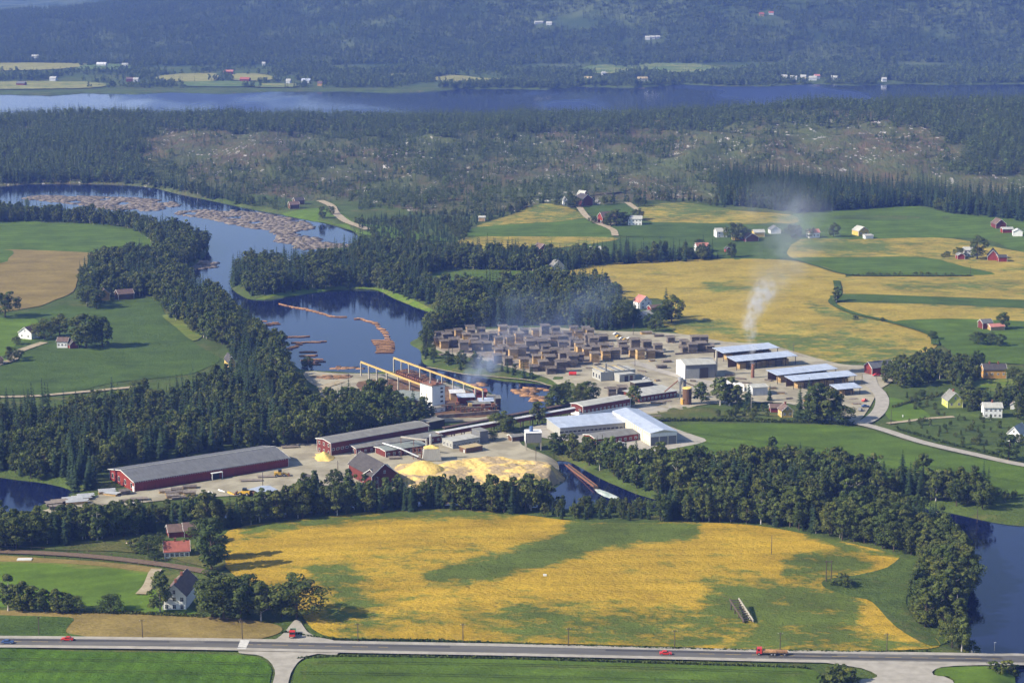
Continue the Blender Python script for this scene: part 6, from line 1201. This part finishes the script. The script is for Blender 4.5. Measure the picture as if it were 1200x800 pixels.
p = PV(671, 440); r = empty('fuel_tank', p); tag(r, 'red tank standing beside stones at the yard edge', 'tank'); MB().tube((-2.2, 0, 1.3), (2.2, 0, 1.3), 1.1, 1.1, 12).build('tank', PAINT['red'], r); MB().box(-1.8, -1.5, -.8, .8, -.3, .5).box(1.5, 1.8, -.8, .8, -.3, .5).build('cradle', M_rust, r)
def hedge(label, pts, w, h, name='hedge'):
    c = catmull(pts, 8, False); q = P(c[:, 0], c[:, 1]); s = np.r_[0, np.cumsum(np.hypot(*np.diff(q[:, :2], axis=0).T))]; n = int(s[-1]*9*h); t = rs.rand(n)*s[-1]
    x = np.interp(t, s, q[:, 0])+rs.uniform(-w/2, w/2, n); y = np.interp(t, s, q[:, 1])+rs.uniform(-w/2, w/2, n); z = h_at(x, y)+rs.rand(n)**.6*h*(.8+.3*wob(x, y, 5, 3)); c3 = np.stack([x, y, z], -1)
    d = rs.randn(n, 3); d /= np.linalg.norm(d, axis=1)[:, None]; a = np.cross(d, rs.randn(n, 3)); a /= np.linalg.norm(a, axis=1)[:, None]; b = np.cross(d, a); sz = .55
    V = np.stack([c3-a*sz, c3-b*sz*.7, c3+a*sz, c3+b*sz*.7], 1).reshape(-1, 3); me = mesh_np(name, V, np.arange(n*4).reshape(-1, 4), M_leaf); set_tone(me, rs.rand(n)); tag(link(name, me), label, 'hedge')
hedge('long clipped dark hedge in front of the cottages at the mill', [(762,494),(800,493),(850,493.5),(900,494.5),(960,496),(1000,498)], 2.2, 2.2)
hedge('hedge following the pale road below the orchard', [(1050,503),(1080,512),(1120,523),(1160,532),(1178,537)], 2.0, 1.8)
hedge('dark hedge row between the two garden strips', [(1046,478),(1075,470),(1110,462)], 2.0, 1.6)
hedge('hedge above the stubble strip by the foreground farm', [(60,717),(120,718.5),(180,720.5),(240,723.5)], 1.6, 1.4)
hedge('rough green verge along the far side of the main road', [(330,741),(400,750),(500,751),(600,755),(700,758),(800,761),(900,763),(1000,764.5),(1090,764.5)], 1.2, .9, 'verge_weeds')
hedge('grass verge along the near side of the main road', [(350,772),(400,769.3),(500,770),(600,772),(700,774.5),(800,777.5),(900,781),(948,783)], 1.2, .8, 'verge_weeds')
hedge('dark shrubby ditch line between the golden fields', [(998,323.5),(1030,323),(1060,323.5),(1090,323.5),(1138,324)], 2.0, 1.6)
# ---------------------------------------------------------------- single trees: base pixel, height in pixels, kind
for px, py, hp_, k, lb, *pi in [(188,719,54,'b','slender birch in front of the white farmhouse',3),(248,668,70,'b','huge leafy tree beside the red roofed house',2),(252,655,58,'b','tall tree just behind the huge leafy one by the railway',2),(249,722,58,'b','broad tree touching the right side of the white farmhouse',0),(262,726,60,'b','biggest dark tree right of the white farmhouse',4),(282,727,52,'b','dark tree in the middle of the farm clump',1),(306,727,50,'b','pale stemmed tree in the farm clump',3),(348,724,56,'b','round open crowned tree at the right end of the farm clump',4),(330,722,40,'b','smaller tree behind the right end of the farm clump',0),(292,712,44,'b','rear tree of the farm clump hiding the brown barn',0),(130,718,26,'b','round bush like tree left of the farmhouse garden',4),(10,716,48,'b','tallest shrub tree at the left edge above the stubble',5),(26,716,40,'b','second shrub tree from the left edge',2),(38,717,34,'b','third shrub tree in the left row',1),(52,717,30,'b','shrub tree in the middle of the left row',1),(66,718,33,'b','taller shrub tree near the end of the left row',2),(76,718,27,'b','shrub tree second from the end of the left row',0),(86,718,24,'b','last shrub tree of the left row',4),(174,652,30,'b','dark round tree left of the red roofed house',4),(218,648,20,'b','small tree before the old red barn',3),(236,650,26,'b','leafy tree right of the red roofed house',3),(160,648,20,'b','low tree in the garden left of the dark round one',0),(232,636,30,'b','tall tree at the right end of the old red barn',1),(188,636,15,'b','small tree at the left end of the old red barn',4),(181,657,14,'b','bush like tree before the left gable of the red roofed house',4),
  (6,372,34,'b','round dark tree at the left edge by the tan field',4),(52,398,27,'b','round tree beside the white west farm',4),(70,394,28,'b','taller tree between the two west farm houses',0),(101,408,44,'b','big broad tree right of the dark red hut',0),(120,407,38,'b','companion tree right of the big broad one',1),(20,404,12,'b','small tree in front of the white west farm house',4),(12,424,20,'b','little tree by the west farm track',0),(22,420,12,'b','bushy tree at the bend of the west farm track',4),(95,408,30,'b','leafy tree just right of the red hut',1),(113,362,26,'b','tall round tree left of the yellow barn',0),(103,360,28,'b','dark tree at the corner of the tan field',4),
  (780,374,40,'s','tall dark spruce right of the white house in gold',2),(787,378,34,'b','broad tree casting shade over the golden field',0),(775,380,26,'b','leafy tree below the low red shed',4),(743,378,20,'b','leafy tree left of the small white shed',4),(760,384,18,'b','small tree below the small white shed',0),(768,388,18,'b','small tree at the yard edge by gold field',0),(735,372,16,'b','low leafy tree at the left of the house lawn',0),
  (1145,304,30,'b','big round farm tree beside the white farmhouse',0),(1124,302,14,'b','small tree left of the white farmhouse on the right',4),(1110,301,8,'b','lone bush like tree left of the farmstead',4),(1105,302,6,'b','tiny round tree left of the farmstead',4),(977,278,18,'b','dark tree at the right of the smoke column',0),(950,279,13,'b','tree behind the bright white house',4),(928,278,17,'b','dark round tree inside the smoke',4),(935,277,14,'b','second dark tree inside the smoke',0),(862,283,25,'b','very big round tree beside the white grey house',4),(868,282,20,'b','shoulder of foliage tree right of the very big round one',4),(819,290,12,'b','round tree above the bright red roof',4),(857,302,20,'b','slim tree beside the tiny red hut',2),(841,303,9,'s','small conifer before the golden field',0),(747,258,15,'b','tree behind the long white farmhouse',4),(712,265,16,'b','dark tree right of the tall red barn',0),(722,265,21,'b','tallest tree between red barn and white farmhouse',0),(731,264,17,'b','leafy tree left of the white farmhouse',1),(738,262,12,'b','small tree beside the white farmhouse',4),(695,262,10,'b','bush like tree left of the tall red barn',4),(671,243,15,'b','dark tree between the knoll houses',0),(677,243,13,'b','broad dark tree on the knoll',4),(666,243,9,'b','small tree beside the knoll farmhouse',4),(652,241,8,'b','small tree left of the knoll farmhouse',4),(748,242,14,'b','tree at the top of the farm track',4),
  (700,299,19,'s','first spruce of four in front of the teal field',0),(706,299,16,'s','second spruce of four in front of the teal field',1),(719.5,297,20,'s','third spruce standing apart before the teal field',0),(734,295,20,'s','fourth spruce at the right before the teal field',2),(604,300,22,'s','spruce at the left end of the tree line',2),(646,300,14,'s','spruce right of the red farmhouse',0),(662,300,14,'s','spruce in the gap of the tree line',1),
  (1176,386,22,'b','big tree over the pink roofed house',0),(1146,404,18,'b','tree below the pink roofed house',4),(1160,404,17,'b','broad tree below the pink roofed house',4),(1172,406,16,'b','right hand tree below the pink roofed house',0),(1002,375,7,'b','lone small tree on the ditch line',4),(1034,377,6,'b','second lone small tree on the ditch line',4),(980,354,20,'b','narrow tree like a flame on the field corner',5),(1093,398,12,'b','bushy tree at the tip of the golden field',4),
  (937,492,46,'s','leftmost dark spruce of the mill group',0),(947,493,54,'s','tallest dark spruce of the mill group',2),(957,495,52,'b','dense dark tree in the mill group',2),(967,495,46,'b','broad dark tree right in the mill group',0),(975,494,38,'b','lower dark tree at the right of the mill group',1),(986,497,26,'b','round tree at the edge of the car park',4),(844,475,36,'b','first of three pale leafy trees before the white house',3),(855,475,37,'b','second of three pale leafy trees before the white house',5),(864,476,28,'b','third of three pale leafy trees before the white house',3),(877,478,34,'s','dark spruce before the white wing',2),(822,473,28,'b','leafy tree right of the brown silo',3),(855,491,14,'b','round bush tree on the lawn by the hedge',4),(743,477,28,'b','thin tree at the left of the drying shed',3),(690,472,28,'b','round tree beside the inlet',0),(682,473,26,'b','dark tree left of the round one by the inlet',4),(653,478,30,'b','tree beside the covered conveyor end',1),(644,479,22,'b','tree at the inlet bank',2),(630,498,30,'b','tree standing against the covered conveyor',1),(587,505,26,'b','leafy tree in front of the covered conveyor',4),(594,507,22,'b','second leafy tree in front of the covered conveyor',0),(577,516,14,'b','bush tree beside the grey annex',4),(902,470,22,'s','small spruce between white wing and timber sheds',1),(1148,480,26,'b','dark tree right of the lime house',0),(1140,478,24,'b','leafy tree behind the lime house',4),(1182,540,34,'b','tree in front of the nearest white house',1),(1194,522,16,'b','bushy tree right of the nearest white house',4),(1196,460,26,'b','tree at the right edge by the hay meadow',1),(1187,445,18,'b','tree right of the ochre house',4),(360,428,16,'b','little tree on the log yard bank',0),(378,256,16,'b','tree on the spit by the log mats',2),(388,252,12,'b','small tree by the forest track',4)]:
    m_ = mpp(py); tree('broadleaf_tree' if k == 'b' else 'spruce_tree', PV(px, py).x, PV(px, py).y, hp_*m_*.95, k, lb, None, pi[0] if pi else None, wide=1.05 if px == 188 else 1.28 if k == 'b' else 1.1); block_px(px, py, 4)
for i, (px, py, s) in enumerate([(976,801,3.0),(984,799,2.6),(994,800,2.4),(1163,786,1.6),(1170,788,1.5),(1180,788,2.0),(1188,790,1.6),(1130,763,2.0),(1137,764,2.2),(985,686,2.4),(992,688,1.8)]): bush(PV(px, py).x, PV(px, py).y, s, ['bush', 'bush'][0]+(' on the grass at the bottom edge left of the gravel junction' if px < 1000 and py > 780 else ' on the grass triangle beside the lower water' if py > 780 else ' at the end of the bridge railing' if py > 760 else ' at the foot of the H frame pylon'), 'bushes at the road junctions' if py > 760 else 'bushes at the pylon')
for px in (1017,1022,1031,1040,1048,1055,1072,1079,1087,1092,1097,1108,1115): bush(PV(px, 323).x, PV(px, 323).y, rnd.uniform(.9, 1.5), 'dark bush on the ditch line between green triangle and gold', 'bushes along the far ditch')
for px in range(326, 404, 5): block_px(px, 479.5 if px < 385 else 472, 7)
# ---------------------------------------------------------------- woods
mixb, mixs = 'leafy tree in the %s', 'dark spruce in the %s'
def Zn(where, poly, gap, fs, hb, hs, **kw): zone(poly, gap, fs, hb, hs, mixb % where, mixs % where, **kw)
Zn('big mixed wood left of the mill', [(-80,486),(0,485),(80,486),(130,478),(200,470),(235,458),(262,446),(285,434),(310,430),(335,442),(352,458),(362,475),(320,482),(330,490),(330,510),(322,524),(250,531),(190,540),(135,549),(112,570),(100,578),(62,575),(20,570),(-80,567)], 5.4, .5, (8, 15), (11, 19.5))
Zn('belt behind the red halls', [(330,488),(380,484),(400,476),(430,476),(452,480),(500,492),(505,500),(440,508),(385,518),(350,521),(325,522)], 5.0, .08, (11, 17), (14, 18))
Zn('wood west of the pond', [(92,332),(100,322),(130,306),(190,306),(212,324),(232,340),(256,356),(285,380),(312,400),(334,424),(330,440),(290,430),(268,418),(272,408),(240,398),(215,384),(190,362),(182,349),(130,352),(100,358)], 5.4, .30, (10, 17), (14, 20))
Zn('strip along the upper river bank', [(-80,249),(0,250),(60,254),(100,256),(150,260),(178,268),(192,284),(184,292),(172,280),(150,268),(100,263),(30,260),(-80,263)], 5.6, .1, (9, 15), (12, 18))
Zn('round headland wood in the upper river', [(182,268),(215,276),(240,285),(247,293),(240,303),(225,312),(212,317),(196,320),(186,312),(180,296),(196,290)], 5.4, .25, (9, 16), (12, 19))
Zn('peninsula wood behind the pond', [(264,338),(276,322),(300,310),(350,311),(400,303),(416,292),(450,298),(500,302),(520,306),(522,314),(504,322),(500,338),(508,352),(505,362),(480,350),(460,345),(437,338),(387,338),(330,344),(290,350)], 5.4, .42, (10, 16), (14, 21))
Zn('wood between pond and timber yard', [(512,345),(560,346),(600,342),(640,332),(690,337),(715,346),(728,368),(735,386),(700,386),(640,382),(590,384),(540,384),(514,392),(500,408),(492,408),(505,392),(514,380)], 5.4, .22, (10, 18), (15, 21))
Zn('tree line below the red farmhouse', [(518,304),(545,300),(600,302),(640,306),(690,303),(760,304),(800,302),(828,301),(832,305),(760,308.5),(690,312),(668,317),(640,318),(560,316),(522,314)], 5.2, .4, (9, 15), (12, 20))
Zn('belt above the gold field', [(-80,630),(0,626),(60,622),(130,619),(250,613),(400,596),(470,588),(520,585),(600,586),(700,594),(800,602),(860,605),(900,607),(1000,609),(1060,612),(1105,622),(1118,640),(1075,648),(1050,647),(1000,636),(900,616),(800,611),(675,610),(610,605),(540,599),(455,600),(330,611),(270,620),(200,622),(130,632),(60,641),(-80,646)], 4.4, .02, (10, 16), (12, 16))
Zn('belt behind the lower river', [(640,536),(655,540),(675,548),(700,558),(760,580),(830,592),(900,600),(980,597),(1050,593),(1100,593),(1150,600),(1160,590),(1140,578),(1080,571),(1030,568),(960,553),(910,546),(860,552),(800,560),(760,550),(710,545),(690,540),(655,536)], 5.0, .03, (10, 17), (13, 18))
Zn('belt below the sand yard', [(36,610),(60,611),(110,607),(150,603),(220,598),(300,592),(350,584),(440,583),(520,582),(580,586),(600,584),(600,590),(520,594),(440,598),(300,610),(150,618),(60,622)], 4.5, .0, (6, 10), (9, 12))
Zn('clump before the red barns', [(345,578),(372,582),(436,582),(470,574),(478,582),(440,590),(350,590)], 5.0, .0, (9, 13), (10, 14))
Zn('clump hiding the red barns', [(352,566),(380,566),(430,570),(432,580),(380,582),(350,580)], 6.5, .0, (9, 13), (10, 14), dens=.8)
Zn('copse by the right hand lake', [(1052,640),(1100,638),(1124,650),(1140,680),(1134,705),(1133,735),(1142,764),(1118,764),(1108,748),(1088,738),(1068,722),(1062,700),(1080,682),(1086,662),(1060,650)], 4.8, .0, (9, 15), (10, 14))
Zn('copse before the blue roofed shed', [(640,524),(655,526),(678,532),(700,536),(740,536),(765,542),(740,550),(700,548),(660,540),(640,532)], 5.2, .05, (7, 11.5), (10, 13))
Zn('gardens behind the red barn', [(1030,448),(1040,436),(1100,428),(1140,430),(1148,446),(1135,458),(1150,478),(1132,482),(1128,462),(1100,450),(1060,456),(1032,458)], 6.2, .0, (8, 14), (10, 14))
Zn('gardens of the white houses', [(1155,466),(1200,462),(1300,470),(1300,500),(1200,496),(1190,484),(1176,478),(1160,474)], 6.5, .1, (8, 13), (10, 16))
Zn('thicket below the timber yard', [(494,412),(520,420),(560,426),(600,436),(640,446),(655,456),(690,468),(660,474),(652,460),(600,444),(560,436),(515,430),(497,422)], 6.0, .05, (4, 9), (8, 12))
Zn('copse at the far end of the right field', [(1140,577),(1200,585),(1300,600),(1300,612),(1200,608),(1160,600)], 8, .0, (3, 7), (5, 8), dens=.5)
Zn('garden shrubs of the orchard', [(1050,466),(1140,462),(1150,480),(1180,500),(1178,532),(1100,515),(1056,500),(1090,488),(1060,476)], 7.5, .0, (2.5, 5), (3, 5), dens=.75, )
Zn('orchard rows beside the yellow cottage', [(840,484),(900,480),(910,490),(890,491),(845,490)], 6, .0, (3, 5.5), (3, 5), dens=.8)
Zn('tall spruce wood behind the farms', [(842,215),(860,208),(950,216),(1020,224),(1080,228),(1130,236),(1200,236),(1320,232),(1320,266),(1205,262),(1190,258),(1115,250),(1075,242),(1000,246),(935,250),(900,245),(850,240),(843,228)], 6.5, .97, (10, 14), (17, 25))
Zn('young plantation between river and farms', [(415,262),(440,256),(560,248),(610,242),(625,240),(600,252),(560,262),(545,280),(540,296),(500,300),(430,292),(440,280)], 5.5, .75, (4, 7), (5, 9))
Zn('scrub along the top of the farm fields', [(560,258),(600,248),(640,234),(700,236),(740,234),(800,234),(850,240),(850,245),(800,236),(748,240),(680,241),(640,237),(604,250)], 8, .3, (6, 11), (10, 15), dens=.8)
Zn('spruces along the upper river shore', [(-80,200),(0,205),(100,210),(200,218),(290,238),(300,244),(240,232),(170,217),(32,214),(-80,217)], 7, .8, (8, 12), (12, 19))
# choose the nearest as individuals, the rest becomes two masses
def cap_(t):
    px, py = project(t[0], t[1], t[2])
    return (t[:3]+(min(t[3], 6.0+.8*rnd.random()),)+t[4:]) if 628 < px < 765 and py > 596 and 'above the gold' in t[5] else t
WOODPTS = [cap_(t) for t in WOODPTS]
WOODPTS.sort(key=lambda t: t[0]**2+t[1]**2+CAM_H**2)
nb = ns = 0; RB, RS_ = [], []
LOOKB = ['round', 'full crowned', 'narrow', 'pale green', 'spreading', 'slender pale']; LOOKS = ['tapered', 'slim', 'broad', 'pointed']
ZX = {}
for t in WOODPTS: a = ZX.setdefault(t[5], [9e9, -9e9]); p_ = t[0]/t[1]; a[0] = min(a[0], p_); a[1] = max(a[1], p_)
def where_in(x, y, lb):
    a = ZX[lb]; t = (x/y-a[0])/max(a[1]-a[0], 1e-6); n = 5; return ['at the left end', 'left of the middle', 'around the middle', 'right of the middle', 'at the right end'][min(4, int(t*5))]
for x, y, z, hh, k, lb, sg in WOODPTS:
    far = abs(x/y) > .262
    if k == 'b':
        if nb < 290 and not far: nb += 1; i = rnd.randrange(6); tree('broadleaf_tree', x, y, hh, 'b', '%s tree in the %s, %s' % (LOOKB[i], lb[18:], where_in(x, y, lb)), 'leafy trees'+lb[10:], i, z=z)
        else: i = rnd.choice([0, 1, 2, 3, 4, 5, 0, 1, 2]); RB.append((x, y, z-.1, hh/12, rnd.random()*6.28, i))
    else:
        if ns < 240 and not far: ns += 1; i = rnd.randrange(4); tree('spruce_tree', x, y, hh, 's', '%s %s, %s' % (LOOKS[i], lb[5:], where_in(x, y, lb)), 'spruces'+lb[11:], i, z=z)
        else: RS_.append((x, y, z-.1, hh/17, rnd.random()*6.28, rnd.randrange(4)))
print('WOOD', len(WOODPTS), len(RB), len(RS_))
gn_scatter('broadleaf_wood', RB, [p[4] for p in PB], 'mass of leafy trees in the woods of the valley')
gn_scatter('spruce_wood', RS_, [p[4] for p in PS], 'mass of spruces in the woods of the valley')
# heath hill and mountain forests
def scatter_uy(u0, u1, y0, y1, area):
    n = int((u1-u0)*(y1*y1-y0*y0)/2/area); y = np.sqrt(rs.rand(n)*(y1*y1-y0*y0)+y0*y0); u = rs.uniform(u0, u1, n); return u*y, y
x, y = scatter_uy(-.29, .29, 1800, 2990, 30); z = h_at(x, y); px, py = project(x, y, z); sdw = h_at(x, y, SDG)
dn = .50+.50*wob(x, y, 150, 6)+.35*wob(x, y, 60, 17)
px0, py0 = px, py; px = px+22*wob(x, y, 130, 12)+9*wob(x, y, 40, 1); py = py+5*wob(x, y, 150, 22)+3*wob(x, y, 50, 31)
dn = np.where((px < 165) & (py < 216) & (py > 146), 1.2, dn)
dn = np.where(py < 157, np.maximum(dn, .75), dn); dn = np.where((px > 1120+.25*(150-py)) , 1.1, dn)
dn = np.where((px > 440) & (px < 850) & (py > 165) & (py < 185), dn+.35, dn); dn = np.where((px > 420) & (px < 600) & (py > 225), dn+.5, dn)
dn = np.where((px > 180) & (px < 330) & (py > 155) & (py < 190), dn-.65, dn); dn = np.where((px > 640) & (px < 1120) & (py > 152) & (py < 212), dn-.30, dn); dn = np.where((px > 860) & (py > 140) & (py < 160) & (px < 1060), dn-.5, dn)
dn = np.where((px > 930) & (px < 1120) & (py > 150) & (py < 222), dn-.15, dn)
lim = 246-18*np.clip((px-560)/120, 0, 1)
big = ((px < 170) & (py < 216)) | (py < 157) | (px > 1115); px, py = px0, py0
k = (rs.rand(len(x)) < dn) & (z > .6) & (sdw > 6) & (py < lim) & ~((px > 842) & (py > 206)) & ~((px > 335) & (px < 420) & (py > 236))
x, y, z, px, py, big = x[k], y[k], z[k], px[k], py[k], big[k]
sc = np.where(big, rs.uniform(.75, 1.35, len(x)), rs.uniform(.35, 1.0, len(x))); ix = np.where(rs.rand(len(x)) < .82, rs.randint(0, 3, len(x)), rs.randint(3, 5, len(x)))
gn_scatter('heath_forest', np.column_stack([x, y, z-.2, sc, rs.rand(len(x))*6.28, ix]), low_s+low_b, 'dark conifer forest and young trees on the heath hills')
x, y = scatter_uy(-.29, .29, 3620, 5600, 46); z = h_at(x, y); px, py = project(x, y, z); sdw = h_at(x, y, SDG)
dn = np.where(y < 4180, .22+.7*wob(x, y, 240, 9), .95+.55*wob(x, y, 420, 2)+.4*wob(x, y, 160, 19)); dn = np.where((sdw > 3) & (sdw < 26), .85, dn)
dn = np.where((py > 84) & (px > 320) & (y < 4180), dn+.35, dn); dn = np.where((px > 860) & (py > 80), dn+.3, dn)
k = (rs.rand(len(x)) < dn) & (z > .6)
for o in [o for o in COL.objects if o.name.startswith('far_field')]:
    c = np.empty(len(o.data.vertices)*3, np.float32); o.data.vertices.foreach_get('co', c); c = c.reshape(-1, 3); cx, cy = c[:, 0].mean(), c[:, 1].mean(); ex = (np.ptp(c[:, 0])/2+1)*.95; ey = (np.ptp(c[:, 1])/2+1)*.95
    k &= ((x-cx)/ex)**2+((y-cy)/ey)**2 > 1.0
for bx, by, br in BLOCK:
    if by > 3500: k &= (x-bx)**2/(br*br)+(y-by)**2/(4*br*br) > 1
x, y, z = x[k], y[k], z[k]; ix = np.where(rs.rand(len(x)) < np.where(y < 4200, .35, .86), rs.randint(0, 3, len(x)), rs.randint(3, 5, len(x)))
gn_scatter('mountain_forest', np.column_stack([x, y, z-.2, rs.uniform(.8, 1.5, len(x)), rs.rand(len(x))*6.28, ix]), low_s+low_b, 'forest covering the far shore and mountain side'); print('FAR', len(x))
# ---------------------------------------------------------------- boulders on the heath: real stones
x, y = scatter_uy(-.26, .26, 2050, 2720, 170); z = h_at(x, y); px, py = project(x, y, z); dn = .75*(wob(x, y, 170, 21)+.6*wob(x, y, 55, 30))-.05; dn = np.where((px > 200) & (px < 330) & (py > 158) & (py < 192), dn+.25, dn); dn = np.where((px > 650) & (px < 1110) & (py > 160) & (py < 200), dn+.15, dn); dn = np.where((px < 175) | (py < 155), 0, dn)
k = (rs.rand(len(x)) < dn) & (z > 3); x, y, z = x[k], y[k], z[k]
M_rock = mat('granite', (.38, .35, .33), (.24, .22, .21), .3, .9)
V = []
for a, b, c in zip(x, y, z):
    w, l, h = rs.uniform(.8, 3.0), rs.uniform(1.2, 5), rs.uniform(.3, .9); ra = rs.rand()*3; ca, sa = math.cos(ra), math.sin(ra)
    for s, hz_ in ((1, -.3), (.65, h)):
        for ex, ey in ((-w, -l), (w, -l*.8), (w*.9, l), (-w*.8, l*.9)): V.append((a+(ex*ca-ey*sa)*s*.5, b+(ex*sa+ey*ca)*s*.5, c+hz_+rs.uniform(-.15, .15)))
n = len(x); bb = np.arange(n)[:, None]*8; F = np.concatenate([bb+np.array(f) for f in ([4, 5, 6, 7], [0, 1, 5, 4], [1, 2, 6, 5], [2, 3, 7, 6], [3, 0, 4, 7])]); tag(link('heath_rocks', mesh_np('heath_rocks', V, F, M_rock)), 'pale bare rocks scattered over the heath', kind='stuff'); print('ROCKS', n)
# ---------------------------------------------------------------- smoke and haze
def smoke_mat(name, dens, sc, col=(.82, .86, .95)):
    m = bpy.data.materials.new(name); m.use_nodes = True; nt = m.node_tree; nt.nodes.clear(); out = N(nt, 'ShaderNodeOutputMaterial'); v = N(nt, 'ShaderNodeVolumePrincipled'); nt.links.new(v.outputs[0], out.inputs['Volume'])
    tc = N(nt, 'ShaderNodeTexCoord'); g = N(nt, 'ShaderNodeTexGradient', gradient_type='SPHERICAL'); nt.links.new(tc.outputs['Object'], g.inputs[0])
    geo = N(nt, 'ShaderNodeNewGeometry'); n = ramp(nt, noise(nt, geo.outputs['Position'], sc, 4, .6), [(.40, 0.0), (.70, 1.0)])
    d = math_(nt, 'MULTIPLY', math_(nt, 'MULTIPLY', g.outputs['Fac'], n), dens); nt.links.new(d, v.inputs['Density']); v.inputs['Color'].default_value = (*col, 1); v.inputs['Anisotropy'].default_value = .2; return m
ico = MB(); 
for i in range(7):
    for j in range(12):
        a, b = math.pi*i/6, 2*math.pi*j/12; ico.v.append((math.sin(a)*math.cos(b), math.sin(a)*math.sin(b), math.cos(a)))
for i in range(6):
    for j in range(12): ico.f.append((i*12+j, (i+1)*12+j, (i+1)*12+(j+1) % 12, i*12+(j+1) % 12)); ico.m.append(0)
def smoke(label, puffs, m_):
    r = empty('smoke', puffs[0][0]); tag(r, label, 'smoke', kind='stuff'); base = Vector(puffs[0][0]); me = ico.mesh('puff', m_)
    for p, s in puffs: o = link('puff', me, r, Vector(p)-base); o.scale = s
def at_y(px, py, y): d = rays(px, py); t = y/d[1]; return Vector((CAMV+d*t).tolist())
yy = SMOKE1.y; SM1 = smoke_mat('chimney_smoke', .24, .22, (.95, .96, 1)); SM2 = smoke_mat('thin_smoke', .020, .05, (.80, .87, 1)); SM3 = smoke_mat('blue_smoke', .15, .12, (.62, .74, 1)); SM4 = smoke_mat('drifting_smoke', .014, .05, (.5, .66, 1))
smoke('white smoke rising from the rusty stack', [(at_y(882, 428, yy), (1.8, 1.8, 4.5)), (at_y(881, 416, yy), (2.8, 2.8, 6)), (at_y(883, 403, yy), (3.6, 3.6, 7)), (at_y(880, 390, yy), (4.8, 4.5, 8)), (at_y(877, 377, yy), (5.5, 5, 8)), (at_y(883, 364, yy), (7, 6, 9)), (at_y(889, 352, yy), (8, 7, 9)), (at_y(896, 340, yy), (9, 8, 9))], SM1)
smoke('thin smoke drifting up over the fields from the stack', [(at_y(888, 350, yy), (13, 13, 13)), (at_y(900, 335, yy), (16, 16, 14)), (at_y(912, 315, yy), (20, 20, 18)), (at_y(925, 290, yy), (24, 24, 20)), (at_y(940, 268, yy+30), (28, 26, 22)), (at_y(915, 250, yy+60), (36, 30, 24))], SM2)
y0_ = PV(530, 470).y; smoke('blue smoke puffing from behind the white tower', [(at_y(529, 459, y0_), (4.5, 4, 4)), (at_y(538, 451, y0_+4), (6.5, 6, 5.5)), (at_y(550, 444, y0_+9), (8, 7, 7)), (at_y(560, 434, y0_+16), (9, 8, 8)), (at_y(573, 424, y0_+30), (11, 10, 10))], SM3)
smoke('blue smoke haze hanging over the board stacks', [(at_y(570, 410, y0_+70), (20, 16, 14)), (at_y(600, 398, y0_+110), (26, 22, 15)), (at_y(640, 392, y0_+140), (34, 26, 16)), (at_y(590, 375, y0_+150), (24, 22, 18)), (at_y(675, 372, y0_+180), (30, 24, 20)), (at_y(700, 350, y0_+220), (26, 24, 20)), (at_y(620, 360, y0_+190), (24, 22, 18))], SM4)
hm = bpy.data.materials.new('haze_air'); hm.use_nodes = True; nt = hm.node_tree; nt.nodes.clear(); out = N(nt, 'ShaderNodeOutputMaterial'); v = N(nt, 'ShaderNodeVolumePrincipled'); nt.links.new(v.outputs[0], out.inputs['Volume'])
v.inputs['Color'].default_value = (.20, .34, 1.0, 1); v.inputs['Density'].default_value = 0.74e-4; v.inputs['Anisotropy'].default_value = 0
tag(MB().box(-6400, 6400, -3100, 13300, -4.3, 470).build('haze', hm), 'blue summer haze', kind='stuff')
